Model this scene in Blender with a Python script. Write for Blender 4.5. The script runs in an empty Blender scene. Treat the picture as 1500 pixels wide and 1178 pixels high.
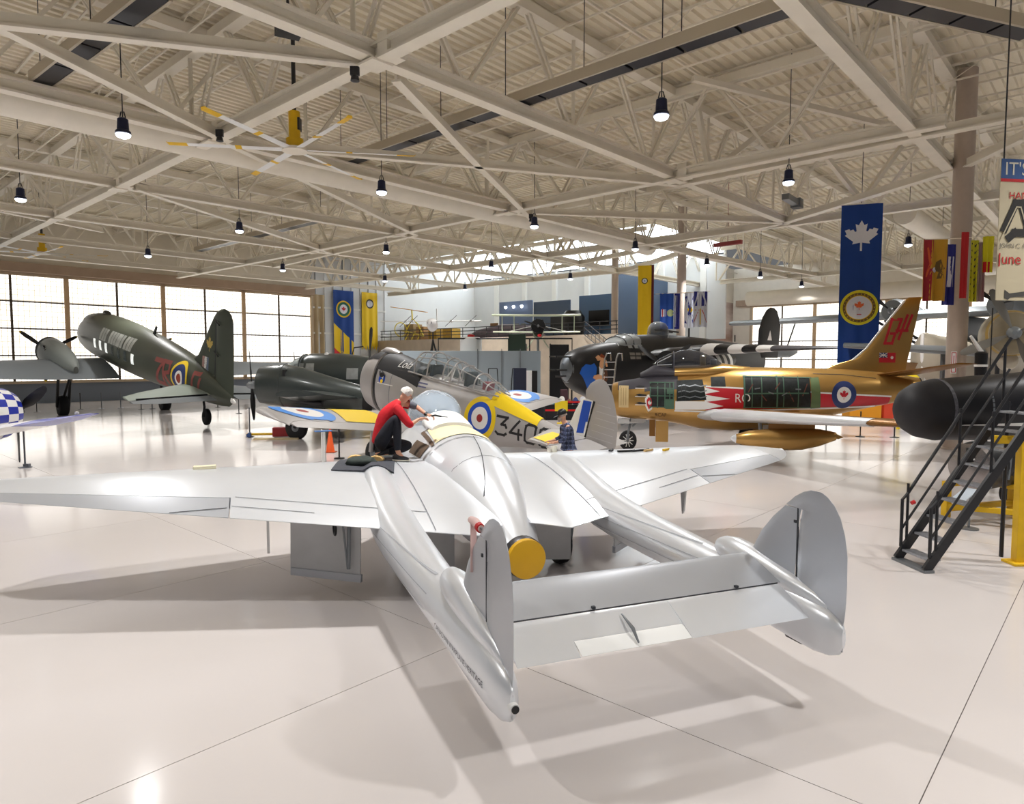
import bpy, bmesh, math, random
from math import sin, cos, pi, radians as R, sqrt, atan2, hypot
from mathutils import Vector, Matrix
from mathutils.bvhtree import BVHTree
random.seed(7)
SC = bpy.context.scene
COL = SC.collection

# ------------------------------------------------------------------ camera, world, exposure
F_PX, TILT, EYE = 990.0, R(3.6), 3.1
cd = bpy.data.cameras.new('camera'); cam = bpy.data.objects.new('camera', cd); COL.objects.link(cam)
cd.sensor_width = 36.0; cd.sensor_fit = 'HORIZONTAL'; cd.lens = 36.0 * F_PX / 1500.0
cd.clip_start = 0.05; cd.clip_end = 400
cam.location = (0, 0, EYE); cam.rotation_euler = (R(90) - TILT, 0, 0)
SC.camera = cam
SC.view_settings.view_transform = 'Standard'; SC.view_settings.look = 'None'
SC.view_settings.gamma = 1.0; SC.view_settings.use_curve_mapping = False
SC.view_settings.exposure = 0.0
world = bpy.data.worlds.new('world'); SC.world = world; world.use_nodes = True
bg = world.node_tree.nodes['Background']
bg.inputs[0].default_value = (0.93, 0.96, 1.0, 1); bg.inputs[1].default_value = 0.15
LAMP_W = 150.0      # each pendant lamp
PANE_E = 1.7         # daylight through the translucent hangar doors

# ------------------------------------------------------------------ pixel -> place on a level plane
def ray(u, v):
    c = (u - 750) / F_PX; s = (589 - v) / F_PX
    return Vector((c, cos(TILT) + s * sin(TILT), -sin(TILT) + s * cos(TILT)))
def at_z(u, v, z):
    d = ray(u, v); return Vector((0, 0, EYE)) + d * ((z - EYE) / d.z)
def at_y(u, v, y):
    d = ray(u, v); return Vector((0, 0, EYE)) + d * (y / d.y)
# hall axes: B runs away to the right, A runs away to the left; the hall grid is (p along A, q along B)
AX = Vector((-0.7396, 0.6730, 0)); BX = Vector((0.6730, 0.7396, 0))
def hall(p, q, z=0.0): return AX * p + BX * q + Vector((0, 0, z))
HALL_YAW = atan2(BX.y, BX.x)          # rotation that lays local x along B and local y along A

# ------------------------------------------------------------------ materials
def lin(c):
    return tuple((x / 12.92 if x <= 0.04045 else ((x + 0.055) / 1.055) ** 2.4) for x in (v / 255.0 for v in c)) + (1.0,)
MATS = {}
def mat(name, rgb, rough=0.5, metal=0.0, emit=0.0, noise=0.0, nscale=6.0, bump=0.0, bscale=40.0, spec=0.5, alpha=1.0, coat=0.0):
    if name in MATS: return MATS[name]
    m = bpy.data.materials.new(name); m.use_nodes = True; nt = m.node_tree; b = nt.nodes['Principled BSDF']
    c = lin(rgb)
    b.inputs['Base Color'].default_value = c; b.inputs['Roughness'].default_value = rough
    b.inputs['Metallic'].default_value = metal; b.inputs['Specular IOR Level'].default_value = spec
    b.inputs['Coat Weight'].default_value = coat; b.inputs['Coat Roughness'].default_value = 0.1
    if emit: b.inputs['Emission Color'].default_value = c; b.inputs['Emission Strength'].default_value = emit
    if alpha < 1: b.inputs['Alpha'].default_value = alpha
    tc = nt.nodes.new('ShaderNodeTexCoord')
    if noise:
        n = nt.nodes.new('ShaderNodeTexNoise'); n.inputs['Scale'].default_value = nscale; n.inputs['Detail'].default_value = 5
        nt.links.new(tc.outputs['Object'], n.inputs['Vector'])
        rp = nt.nodes.new('ShaderNodeValToRGB'); e = rp.color_ramp.elements
        e[0].position = 0.3; e[1].position = 0.7
        e[0].color = tuple(max(0, x * (1 - noise)) for x in c[:3]) + (1,)
        e[1].color = tuple(min(1, x * (1 + noise)) for x in c[:3]) + (1,)
        nt.links.new(n.outputs['Fac'], rp.inputs['Fac']); nt.links.new(rp.outputs['Color'], b.inputs['Base Color'])
    if bump:
        n2 = nt.nodes.new('ShaderNodeTexNoise'); n2.inputs['Scale'].default_value = bscale; n2.inputs['Detail'].default_value = 3
        nt.links.new(tc.outputs['Object'], n2.inputs['Vector'])
        bp = nt.nodes.new('ShaderNodeBump'); bp.inputs['Strength'].default_value = bump; bp.inputs['Distance'].default_value = 0.02
        nt.links.new(n2.outputs['Fac'], bp.inputs['Height']); nt.links.new(bp.outputs['Normal'], b.inputs['Normal'])
    MATS[name] = m; return m
def glass_mat(name, rgb, alpha=0.25, rough=0.03):
    return mat(name, rgb, rough=rough, alpha=alpha, spec=0.8)

# ------------------------------------------------------------------ mesh collector
class MB:
    def __init__(s): s.v = []; s.f = []
    def add(s, vs, fs):
        o = len(s.v); s.v += [Vector(v) for v in vs]; s.f += [[i + o for i in f] for f in fs]; return s
    def box(s, c, d, rz=0.0, M=None):
        c = Vector(c); x, y, z = (k / 2 for k in d)
        vs = [Vector((a * x, b * y, e * z)) for e in (-1, 1) for b in (-1, 1) for a in (-1, 1)]
        if rz: m = Matrix.Rotation(rz, 3, 'Z'); vs = [m @ v for v in vs]
        if M: vs = [M @ v for v in vs]
        return s.add([v + c for v in vs], [(0, 2, 3, 1), (4, 5, 7, 6), (0, 1, 5, 4), (2, 6, 7, 3), (0, 4, 6, 2), (1, 3, 7, 5)])
    def bar(s, a, b, w, h=None, up=(0, 0, 1)):
        a = Vector(a); b = Vector(b); h = h or w; d = (b - a).normalized(); u = Vector(up)
        if abs(d.dot(u)) > 0.98: u = Vector((1, 0, 0))
        sx = d.cross(u).normalized() * w / 2; sz = sx.cross(d).normalized() * h / 2
        vs = [p + i * sx + j * sz for p in (a, b) for (i, j) in ((-1, -1), (1, -1), (1, 1), (-1, 1))]
        return s.add(vs, [(3, 2, 1, 0), (4, 5, 6, 7), (0, 1, 5, 4), (1, 2, 6, 5), (2, 3, 7, 6), (3, 0, 4, 7)])
    def tube(s, pts, r, n=10, cap=True, r2=None):
        pts = [Vector(p) for p in pts]; k = len(pts); rs = r if isinstance(r, (list, tuple)) else [r] * k
        o = len(s.v); pu = None
        for i, p in enumerate(pts):
            d = (pts[min(i + 1, k - 1)] - pts[max(i - 1, 0)]).normalized()
            if pu is None:
                pu = d.orthogonal().normalized()
            else:
                pu = (pu - d * pu.dot(d)).normalized()
            w = d.cross(pu)
            for j in range(n):
                t = 2 * pi * j / n; s.v.append(p + (pu * cos(t) + w * sin(t)) * rs[i])
        for i in range(k - 1):
            for j in range(n):
                a = o + i * n + j; b = o + i * n + (j + 1) % n; s.f.append([a, b, b + n, a + n])
        if cap:
            s.f.append([o + j for j in range(n)][::-1]); s.f.append([o + (k - 1) * n + j for j in range(n)])
        return s
    def lathe(s, prof, n=20, M=None, ctr=(0, 0, 0)):      # prof: (radius, height) about z
        o = len(s.v); c = Vector(ctr)
        for (r, z) in prof:
            for j in range(n):
                t = 2 * pi * j / n; v = Vector((r * cos(t), r * sin(t), z))
                s.v.append((M @ v if M else v) + c)
        for i in range(len(prof) - 1):
            for j in range(n):
                a = o + i * n + j; b = o + i * n + (j + 1) % n; s.f.append([a, b, b + n, a + n])
        s.f.append([o + j for j in range(n)][::-1]); s.f.append([o + (len(prof) - 1) * n + j for j in range(n)])
        return s
    def loft(s, secs, n=24, cap0=True, cap1=True, t0=0.0, t1=None):
        """secs: (x, half width, z bottom, z top[, exponent[, z of widest[, y]]]); ring around x."""
        o = len(s.v); full = t1 is None; m = n if full else n + 1
        for sc in secs:
            x, w, zb, zt = sc[:4]; e = sc[4] if len(sc) > 4 and sc[4] else 2.0
            zm = sc[5] if len(sc) > 5 and sc[5] is not None else (zb + zt) / 2; yc = sc[6] if len(sc) > 6 else 0
            for j in range(m):
                t = 2 * pi * j / n if full else t0 + (t1 - t0) * j / n
                c, q = cos(t), sin(t)
                y = w * math.copysign(abs(c) ** (2 / e), c); k = math.copysign(abs(q) ** (2 / e), q)
                z = zm + (k * (zt - zm) if k > 0 else k * (zm - zb))
                s.v.append(Vector((x, yc + y, z)))
        for i in range(len(secs) - 1):
            for j in range(n if full else n):
                a = o + i * m + j; b = o + i * m + ((j + 1) % m if full else j + 1); s.f.append([a, b, b + m, a + m])
        if full and cap0: s.f.append([o + j for j in range(m)][::-1])
        if full and cap1: s.f.append([o + (len(secs) - 1) * m + j for j in range(m)])
        return s
    def foil(s, st, c0=0.0, c1=1.0, n=9, camber=0.02, axis='y', close=True):
        """st: (span, x of nose, x of tail, height, thickness); part of the chord c0..c1 (0 = nose)."""
        o = len(s.v)
        ts = [c0 + (c1 - c0) * (0.5 - 0.5 * cos(pi * i / n)) if c0 == 0 else c0 + (c1 - c0) * i / n for i in range(n + 1)]
        def yt(t): return 5 * (0.2969 * sqrt(max(t, 0)) - 0.1260 * t - 0.3516 * t * t + 0.2843 * t ** 3 - 0.1015 * t ** 4)
        for sp in st:
            y, xl, xt, z, th = sp[:5]; zt = sp[5] if len(sp) > 5 else z
            ch = abs(xl - xt); up = []; lo = []
            for t in ts:
                h = max(yt(t) * th, 0.0015 / max(ch, .05)) * ch; cm = camber * 4 * t * (1 - t) * ch
                x = xl + (xt - xl) * t; zz = z + (zt - z) * t
                if axis == 'y': up.append((x, y, zz + cm + h)); lo.append((x, y, zz + cm - h))
                else: up.append((x, zz + cm + h, y)); lo.append((x, zz + cm - h, y))
            s.v += [Vector(p) for p in up + lo[::-1]]
        m = 2 * (n + 1)
        for i in range(len(st) - 1):
            for j in range(m):
                a = o + i * m + j; b = o + i * m + (j + 1) % m; s.f.append([a, b, b + m, a + m])
        if close:
            for i in (0, len(st) - 1):
                for j in range(n): 
                    a = o + i * m + j; b = o + i * m + j + 1; c_ = o + i * m + m - 2 - j; d = o + i * m + m - 1 - j
                    s.f.append([a, b, c_, d] if i == 0 else [d, c_, b, a])
        return s
    def prism(s, poly, a, b, axis='y'):       # poly of (u, w) drawn across the given axis, extruded from a to b
        k = len(poly); o = len(s.v)
        for q in (a, b):
            for (u, w) in poly:
                s.v.append(Vector((u, q, w)) if axis == 'y' else Vector((q, u, w)) if axis == 'x' else Vector((u, w, q)))
        s.f.append([o + i for i in range(k)]); s.f.append([o + k + i for i in range(k)][::-1])
        for i in range(k): s.f.append([o + i, o + i + k, o + (i + 1) % k + k, o + (i + 1) % k])
        return s
    def move(s, M): s.v = [M @ v for v in s.v]; return s
    def mesh(s, name, smooth=True, ang=38):
        me = bpy.data.meshes.new(name); me.from_pydata([tuple(v) for v in s.v], [], s.f); me.update()
        bm = bmesh.new(); bm.from_mesh(me); bmesh.ops.recalc_face_normals(bm, faces=bm.faces); bm.to_mesh(me); bm.free()
        if smooth:
            me.polygons.foreach_set('use_smooth', [True] * len(me.polygons)); me.set_sharp_from_angle(angle=R(ang))
        return me
    def build(s, name, m, parent=None, smooth=True, ang=38, label=None, bevel=0.0):
        ob = bpy.data.objects.new(name, s.mesh(name, smooth, ang)); COL.objects.link(ob)
        if m: ob.data.materials.append(m)
        if parent: ob.parent = parent
        if label: ob['label'] = label
        if bevel:
            md = ob.modifiers.new('bevel', 'BEVEL'); md.width = bevel; md.segments = 2; md.limit_method = 'ANGLE'
        return ob
def empty(name, loc=(0, 0, 0), rz=0.0, label=None, cat=None, group=None, kind=None):
    o = bpy.data.objects.new(name, None); COL.objects.link(o); o.location = loc; o.rotation_euler = (0, 0, rz); o.empty_display_size = 0.2
    return tag(o, label, cat, group, kind)
def tag(o, label=None, cat=None, group=None, kind=None):
    if label: o['label'] = label
    if cat: o['category'] = cat
    if group: o['group'] = group
    if kind: o['kind'] = kind
    return o
def thing(mb, name, m, label, cat, group=None, loc=None, rz=0, **k):
    o = mb.build(name, m, **k); 
    if loc is not None: o.location = loc; o.rotation_euler = (0, 0, rz)
    return tag(o, label, cat, group)
def kids(o): return [c for c in bpy.data.objects if c.parent is o]
def copy_tree(o, parent=None, ch=None):
    if ch is None:
        ch = {}
        for c in bpy.data.objects:
            if c.parent: ch.setdefault(c.parent.name, []).append(c)
    c = o.copy(); COL.objects.link(c)
    if parent: c.parent = parent
    for k in ch.get(o.name, []): copy_tree(k, c, ch)
    return c

# ------------------------------------------------------------------ markings laid on a surface
def bvh_of(obs):
    vs = []; fs = []
    for o in obs:
        k = len(vs); vs += [v.co.copy() for v in o.data.vertices]; fs += [[i + k for i in p.vertices] for p in o.data.polygons]
    return BVHTree.FromPolygons(vs, fs)
def disc2(r0, r1, n=40, rings=3, cx=0, cy=0):
    vs = []; fs = []
    for i in range(rings + 1):
        r = max(r0 + (r1 - r0) * i / rings, 0.001)
        for j in range(n): t = 2 * pi * j / n; vs.append((cx + r * cos(t), cy + r * sin(t)))
    for i in range(rings):
        for j in range(n): a = i * n + j; b = i * n + (j + 1) % n; fs.append([a, b, b + n, a + n])
    if r0 == 0: fs.append(list(range(n)))
    return vs, fs
def quad2(p, nx=12, ny=6):
    a, b, c, d = [Vector(q) for q in p]; vs = []; fs = []
    for j in range(ny + 1):
        for i in range(nx + 1):
            s = i / nx; t = j / ny; vs.append(tuple((a * (1 - s) + b * s) * (1 - t) + (d * (1 - s) + c * s) * t))
    for j in range(ny):
        for i in range(nx): k = j * (nx + 1) + i; fs.append([k, k + 1, k + nx + 2, k + nx + 1])
    return vs, fs
def poly2(pts, cuts=3):
    bm = bmesh.new(); f = bm.faces.new([bm.verts.new((x, y, 0)) for x, y in pts])
    bmesh.ops.triangulate(bm, faces=[f])
    if cuts: bmesh.ops.subdivide_edges(bm, edges=bm.edges[:], cuts=cuts, use_grid_fill=True); bmesh.ops.triangulate(bm, faces=bm.faces[:])
    bm.verts.index_update(); r = ([(v.co.x, v.co.y) for v in bm.verts], [[v.index for v in g.verts] for g in bm.faces]); bm.free(); return r
def strokes2(paths, w, step=0.15):
    vs = []; fs = []
    for pts in paths:
        for (a, b) in zip(pts[:-1], pts[1:]):
            a = Vector(a); b = Vector(b); d = (b - a); L = d.length; d /= max(L, 1e-6); nrm = Vector((-d.y, d.x)) * w / 2
            a2 = a - d * w * .48; b2 = b + d * w * .48; k = max(1, int(L / step)); o = len(vs)
            for i in range(k + 1): p = a2 + (b2 - a2) * i / k; vs += [tuple(p + nrm), tuple(p - nrm)]
            for i in range(k): q = o + 2 * i; fs.append([q, q + 1, q + 3, q + 2])
    return vs, fs
def text2(txt, size, cuts=2, shear=0.0, align='CENTER'):
    cu = bpy.data.curves.new('lettering', 'FONT'); cu.body = txt; cu.size = size; cu.align_x = align; cu.align_y = 'CENTER'; cu.shear = shear; cu.resolution_u = 3
    o = bpy.data.objects.new('lettering_source', cu); COL.objects.link(o)
    dg = bpy.context.evaluated_depsgraph_get(); me = bpy.data.meshes.new_from_object(o.evaluated_get(dg))
    bm = bmesh.new(); bm.from_mesh(me); bmesh.ops.triangulate(bm, faces=bm.faces[:])
    if cuts: bmesh.ops.subdivide_edges(bm, edges=[e for e in bm.edges if e.calc_length() > size * .15], cuts=cuts); bmesh.ops.triangulate(bm, faces=bm.faces[:])
    bm.verts.index_update(); r = ([(v.co.x, v.co.y) for v in bm.verts], [[v.index for v in f.verts] for f in bm.faces]); bm.free()
    bpy.data.objects.remove(o); bpy.data.meshes.remove(me); bpy.data.curves.remove(cu); return r
def flat(shape, M, off=0.0):          # 2D shape -> MB lying in the local XY plane of M
    mb = MB(); mb.add([M @ Vector((x, y, off)) for x, y in shape[0]], shape[1]); return mb
def lay(shape, bvh, org, U, V, off=0.006, far=3.0):
    """project a 2D shape along -(U x V) onto the surface; keep faces that hit."""
    U = Vector(U).normalized(); V = Vector(V).normalized(); D = U.cross(V); org = Vector(org); hit = {}
    for i, (x, y) in enumerate(shape[0]):
        p = org + U * x + V * y + D * far; h = bvh.ray_cast(p, -D, far * 2)
        if h[0] is not None:
            nrm = h[1] if h[1].dot(D) > 0 else -h[1]
            hit[i] = h[0] + nrm * off
    mb = MB(); ix = {}
    for i, q in hit.items(): ix[i] = len(mb.v); mb.v.append(q)
    for f in shape[1]:
        if all(i in ix for i in f): mb.f.append([ix[i] for i in f])
    return mb
LEAF = [(0, 1.0), (.16, .70), (.34, .78), (.27, .33), (.36, .30), (.46, .46), (.62, .40), (.68, .50), (.94, .42), (.83, .18), (.93, .10), (.45, -.30), (.50, -.46), (.06, -.38), (.06, -.9),
        (-.06, -.9), (-.06, -.38), (-.50, -.46), (-.45, -.30), (-.93, .10), (-.83, .18), (-.94, .42), (-.68, .50), (-.62, .40), (-.46, .46), (-.36, .30), (-.27, .33), (-.34, .78), (-.16, .70)]
def leaf(s, cx=0, cy=0, cuts=1): return poly2([(cx + x * s, cy + y * s) for x, y in LEAF], cuts)
class Craft:
    """An aircraft: an Empty on the floor; parts are built in its own axes (x to the nose, y to port, z up)."""
    def __init__(s, name, label, loc, yaw, pitch=0.0, scale=1.0, kz=1.0):
        s.root = empty(name, loc, 0, label, 'aircraft'); s.root.rotation_euler = (0, -R(pitch), R(yaw + 90)); s.root.scale = (scale, scale, scale * kz)
    def part(s, name, mb, m, parent=None, **k): return mb.build(name, m, parent or s.root, **k)
    def mark(s, name, shape, on, org, U, V, m, parent=None, off=0.006, far=3.0):
        mb = lay(shape, bvh_of(on if isinstance(on, (list, tuple)) else [on]), org, U, V, off, far)
        if mb.f: return mb.build(name, m, parent or s.root, smooth=True, ang=80)
    def port(s, name, shape, on, x, z, m, **k): return s.mark(name, shape, on, (x, 0, z), (-1, 0, 0), (0, 0, 1), m, **k)
    def roundel(s, on, org, U, V, rads, mats, parent=None, off=0.006):
        prev = 0
        for i, (r, m) in enumerate(zip(rads, mats)):
            s.mark('roundel', disc2(prev, r), on, org, U, V, m, parent=parent, off=off); prev = r
def wheel(mb, c, r, w, axis='y', n=24):
    prof = [(r * .35, -w / 2), (r * .80, -w / 2), (r * .95, -w * .36), (r, -w * .12), (r, w * .12), (r * .95, w * .36), (r * .80, w / 2), (r * .35, w / 2)]
    M = Matrix.Rotation(pi / 2, 3, 'X') if axis == 'y' else Matrix.Rotation(pi / 2, 3, 'Y')
    return mb.lathe(prof, n, M, c)
def wheel_parts(cr, c, r, w, tyre, hub, parent=None, name='wheel'):
    t = cr.part(name, wheel(MB(), c, r, w), tyre, parent)
    if parent is None:
        mb = MB(); M = Matrix.Rotation(pi / 2, 3, 'X')
        mb.lathe([(r * .12, -w * .56), (r * .5, -w * .45), (r * .58, -w * .40), (r * .58, w * .40), (r * .5, w * .45), (r * .12, w * .56)], 20, M, c)
        cr.part('hub', mb, hub, t)
    return t
def blade_prop(cr, c, n, L, a0, m_blade, m_hub, tip=None, chord=.18, hub_r=.14, hub_len=.35, name='propeller'):
    """a propeller facing +x at c, n blades of length L"""
    hub = MB(); Mx = Matrix.Rotation(pi / 2, 3, 'Y')
    hub.lathe([(hub_r, -hub_len * .4), (hub_r, 0), (hub_r * .8, hub_len * .35), (hub_r * .35, hub_len * .6)], 16, Mx, c)
    pr = cr.part(name, hub, m_hub)
    for k in range(n):
        t = a0 + 2 * pi * k / n; d = Vector((0, cos(t), sin(t))); e = Vector((0, -sin(t), cos(t))); mb = MB(); st = [(0.05, .35), (.2, .55), (.4, 1.0), (.6, 1.0), (.8, .85), (.95, .6), (1.0, .25)]
        def ring(f, wd):
            tw = R(55) * (1 - f) + R(15); ax = e * cos(tw) + Vector((1, 0, 0)) * sin(tw); nx = d.cross(ax); q = Vector(c) + d * (L * f)
            w = chord * wd / 2; h = w * .18 + .008 * L * (1 - f)
            return [q + ax * w, q + nx * h, q - ax * w, q - nx * h]
        def seg(ss):
            m = MB()
            for f, wd in ss: m.v += ring(f, wd)
            for i in range(len(ss) - 1):
                for j in range(4): a = i * 4 + j; b = i * 4 + (j + 1) % 4; m.f.append([a, b, b + 4, a + 4])
            m.f.append([3, 2, 1, 0]); o = 4 * (len(ss) - 1); m.f.append([o, o + 1, o + 2, o + 3]); return m
        b = cr.part('blade', seg(st if not tip else st[:-1]), m_blade, pr)
        if tip: cr.part('blade_tip', seg(st[-2:]), tip, pr)
    return pr
# ------------------------------------------------------------------ the hall
M_BEIGE = mat('painted_steel', (234, 226, 210), .5, noise=.03, nscale=2)
M_DECK = mat('roof_deck', (232, 222, 200), .55, noise=.05, nscale=1.2)
M_WALLW = mat('wall_panel_white', (222, 224, 226), .6, noise=.03, nscale=.5)
M_CONC = mat('concrete', (196, 182, 164), .75, noise=.08, nscale=1.5)
M_TAN = mat('header_tan', (176, 152, 130), .6, noise=.08, nscale=1)
M_DARK = mat('dark_metal', (38, 38, 42), .45)
M_BLACK = mat('black_paint', (20, 20, 22), .4)
M_WHITE = mat('white_paint', (236, 236, 234), .5)
M_CHROME = mat('bright_metal', (200, 202, 205), .2, 1.0)
M_GREYST = mat('grey_steel', (128, 132, 136), .4, .6)
M_RUBBER = mat('tyre_rubber', (28, 28, 30), .75, bump=.2, bscale=30)
M_YEL = mat('safety_yellow', (232, 186, 20), .45, noise=.05, nscale=5)

def floor_material():
    m = bpy.data.materials.new('polished_floor'); m.use_nodes = True; nt = m.node_tree; b = nt.nodes['Principled BSDF']
    tc = nt.nodes.new('ShaderNodeTexCoord'); n = nt.nodes.new('ShaderNodeTexNoise'); n.inputs['Scale'].default_value = .35; n.inputs['Detail'].default_value = 6
    nt.links.new(tc.outputs['Object'], n.inputs['Vector'])
    rp = nt.nodes.new('ShaderNodeValToRGB'); e = rp.color_ramp.elements
    e[0].position = .3; e[1].position = .72; e[0].color = lin((206, 199, 196)); e[1].color = lin((211, 204, 201))
    nt.links.new(n.outputs['Fac'], rp.inputs['Fac']); nt.links.new(rp.outputs['Color'], b.inputs['Base Color'])
    n2 = nt.nodes.new('ShaderNodeTexNoise'); n2.inputs['Scale'].default_value = .8; n2.inputs['Detail'].default_value = 4
    nt.links.new(tc.outputs['Object'], n2.inputs['Vector'])
    r2 = nt.nodes.new('ShaderNodeMapRange'); r2.inputs[1].default_value = .3; r2.inputs[2].default_value = .7; r2.inputs[3].default_value = .13; r2.inputs[4].default_value = .15
    nt.links.new(n2.outputs['Fac'], r2.inputs[0]); nt.links.new(r2.outputs[0], b.inputs['Roughness'])
    n3 = nt.nodes.new('ShaderNodeTexNoise'); n3.inputs['Scale'].default_value = 2.2; n3.inputs['Detail'].default_value = 2
    nt.links.new(tc.outputs['Object'], n3.inputs['Vector'])
    bp = nt.nodes.new('ShaderNodeBump'); bp.inputs['Strength'].default_value = .05; bp.inputs['Distance'].default_value = .01
    nt.links.new(n3.outputs['Fac'], bp.inputs['Height']); nt.links.new(bp.outputs['Normal'], b.inputs['Normal'])
    b.inputs['Specular IOR Level'].default_value = .2
    return m
M_FLOOR = floor_material()
M_JOINT = mat('joint_filler', (92, 84, 80), .8)

HALL = dict(p0=-12.1, p1=56.7, q0=-12.4, q1=72.0, top=12.9, low=9.6)
def hall_empty(name, kind='structure'):
    o = empty(name, kind=kind); o.rotation_euler = (0, 0, HALL_YAW); return o     # local x = q, y = p
def hq(mb): return mb
# floor: slabs with recessed joints over a dark bed
fl = MB().box((29.8, 22.3, -.06), (84.6, 69.4, .1)).build('floor', M_JOINT, smooth=False); fl.rotation_euler = (0, 0, HALL_YAW); tag(fl, kind='structure')
ps = [-12.1] + [.95 + 4.35 * k for k in range(-2, 13)] + [57.0]; qs = [-12.4] + [5 + 8.7 * k for k in range(-1, 8)] + [72.1]
meshes = {}
for i in range(len(ps) - 1):
    for j in range(len(qs) - 1):
        w, d = round(qs[j + 1] - qs[j], 3), round(ps[i + 1] - ps[i], 3)
        if (w, d) not in meshes:
            g = .008; meshes[(w, d)] = MB().box((w / 2, d / 2, -.01), (w - g, d - g, .02)).mesh('slab', False); meshes[(w, d)].materials.append(M_FLOOR)
        o = bpy.data.objects.new('slab', meshes[(w, d)]); COL.objects.link(o); o.parent = fl; o.location = (qs[j], ps[i], 0)
# ceiling deck: folded metal sheet, ribs along B; opening over the light well at the far side
ce = MB()
def deck(pa, pb, qa, qb, z):
    n = int((pb - pa) / .34); o = len(ce.v); prof = []
    for k in range(n):
        b = pa + (pb - pa) * k / n; s_ = (pb - pa) / n
        prof += [(b, z), (b + s_ * .4, z), (b + s_ * .5, z + .09), (b + s_ * .9, z + .09)]
    prof.append((pb, z))
    for (y, zz) in prof: ce.v += [Vector((qa, y, zz)), Vector((qb, y, zz))]
    for k in range(len(prof) - 1): a = o + 2 * k; ce.f.append([a, a + 1, a + 3, a + 2])
deck(-12, 57, -12.4, 43.5, 12.9); deck(-12, 26, 43.5, 72.2, 12.9); deck(26, 57, 43.5, 56, 17.2)
cei = ce.build('ceiling', M_DECK, smooth=False); cei.rotation_euler = (0, 0, HALL_YAW); tag(cei, kind='structure')
# light joists under the deck, along A, too fine to pick apart
jo = MB()
for k in range(0, 24):
    q = -10 + k * 2.3; pe = 56 if q < 43 else 25
    jo.box((q, (pe - 12) / 2, 12.8), (.07, pe + 12, .07)); jo.box((q, (pe - 12) / 2, 12.3), (.05, pe + 12, .05))
    if k % 2 == 0 and -2 < q < 34:
        for i in range(int((pe - 2) / .9)):
            p = 2 + i * .9; jo.bar((q, p, 12.32 if i % 2 else 12.8), (q, p + .9, 12.8 if i % 2 else 12.32), .022)
j = jo.build('joist', M_BEIGE, cei, smooth=False); j['kind'] = 'stuff'
for k in range(5): MB().box((30, 8.3 + k * 10.6 + 2.6, 12.5), (84, .07, .07)).build('sprinkler_pipe', M_BEIGE, cei, smooth=False)

# main trusses: bottom chord, top chord, web members
TR = [0]
def truss(a, b, near=True, size=.34, step=2.15, zl=9.6, zt=12.55, phase=0.0):
    TR[0] += 1; t = empty('trim_%d' % TR[0], kind='structure'); t['kind'] = 'structure'
    a = Vector(a); b = Vector(b); d = (b - a); L = d.length; d /= L; L_ = lambda s, z: a + d * s + Vector((0, 0, z - a.z))
    lo = MB().bar(L_(0, zl), L_(L, zl), size, .06); lo.bar(L_(0, zl + .3), L_(L, zl + .3), size, .06); lo.bar(L_(0, zl + .15), L_(L, zl + .15), .1, .3)
    lo.build('bottom_chord', M_BEIGE, t, smooth=False)
    MB().bar(L_(0, zt), L_(L, zt), size, .28).build('top_chord', M_BEIGE, t, smooth=False)
    n = int(L / step); grp = MB()
    for i in range(n):
        s0 = phase + i * step; s1 = s0 + step; za, zb = (zl + .3, zt) if i % 2 == 0 else (zt, zl + .3)
        mb = MB(); side = d.cross(Vector((0, 0, 1))) * .07
        for sg in (-1, 1): mb.bar(L_(s0, za) + side * sg, L_(s1 - .25, zb) + side * sg, .055, .09)
        if near: mb.build('web_member', M_BEIGE, t, smooth=False)
        else: grp.v, grp.f = (grp.add(mb.v, mb.f).v, grp.f)
        if i % 4 == 3: 
            m2 = MB().bar(L_(s1, zl + .3), L_(s1, zt), .1)
            if near: m2.build('web_post', M_BEIGE, t, smooth=False)
            else: grp.add(m2.v, m2.f)
    if not near: grp.build('web_members', M_BEIGE, t, smooth=False)['kind'] = 'stuff'
    return t
for p, q0, q1 in ((4.85, 12, 70), (12.4, -2, 70), (20.4, -6, 70), (28.5, 0, 60), (36.6, 4, 43), (44.7, 6, 43), (52.0, 8, 43)):
    truss(hall(p, q0, 9.6), hall(p, q1, 9.6), near=p < 30, phase=1.1)
for q, p0, p1 in ((9.2, 4, 56), (22.2, 4, 56), (33.5, 4, 56), (42.8, 26, 56), (55, 0, 26)):
    truss(hall(p0, q, 9.6), hall(p1, q, 9.6), near=q < 30, zl=9.55, zt=12.5, phase=.6)
# level bracing in the plane of the bottom chords
for k, (u0, v0, u1, v1) in enumerate(((0, 38, 530, 97), (-30, 28, 325, 205), (580, 118, 702, 245), (702, 245, 782, 325), (440, 222, 702, 245), (702, 245, 992, 272), (1412, 246, 1150, 327),
        (1412, 246, 1500, 204), (780, 313, 1150, 327), (810, 395, 1150, 327), (325, 207, 610, 345), (200, 278, 490, 373), (1000, 372, 1200, 405), (400, 392, 610, 345), (905, 400, 780, 372), (905, 402, 1000, 372), (150, 340, 0, 310), (1000, 272, 1500, 172))):
    a = at_z(u0, v0, 9.55); b = at_z(u1, v1, 9.55); TR[0] += 1
    w = .34 if k in (6, 17) else .24
    mb = MB().bar(a, b, w, .05); mb.bar(a + Vector((0, 0, .14)), b + Vector((0, 0, .14)), .07, .25)
    tag(mb.build('trim_%d' % TR[0], M_BEIGE, smooth=False), kind='structure')
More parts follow.
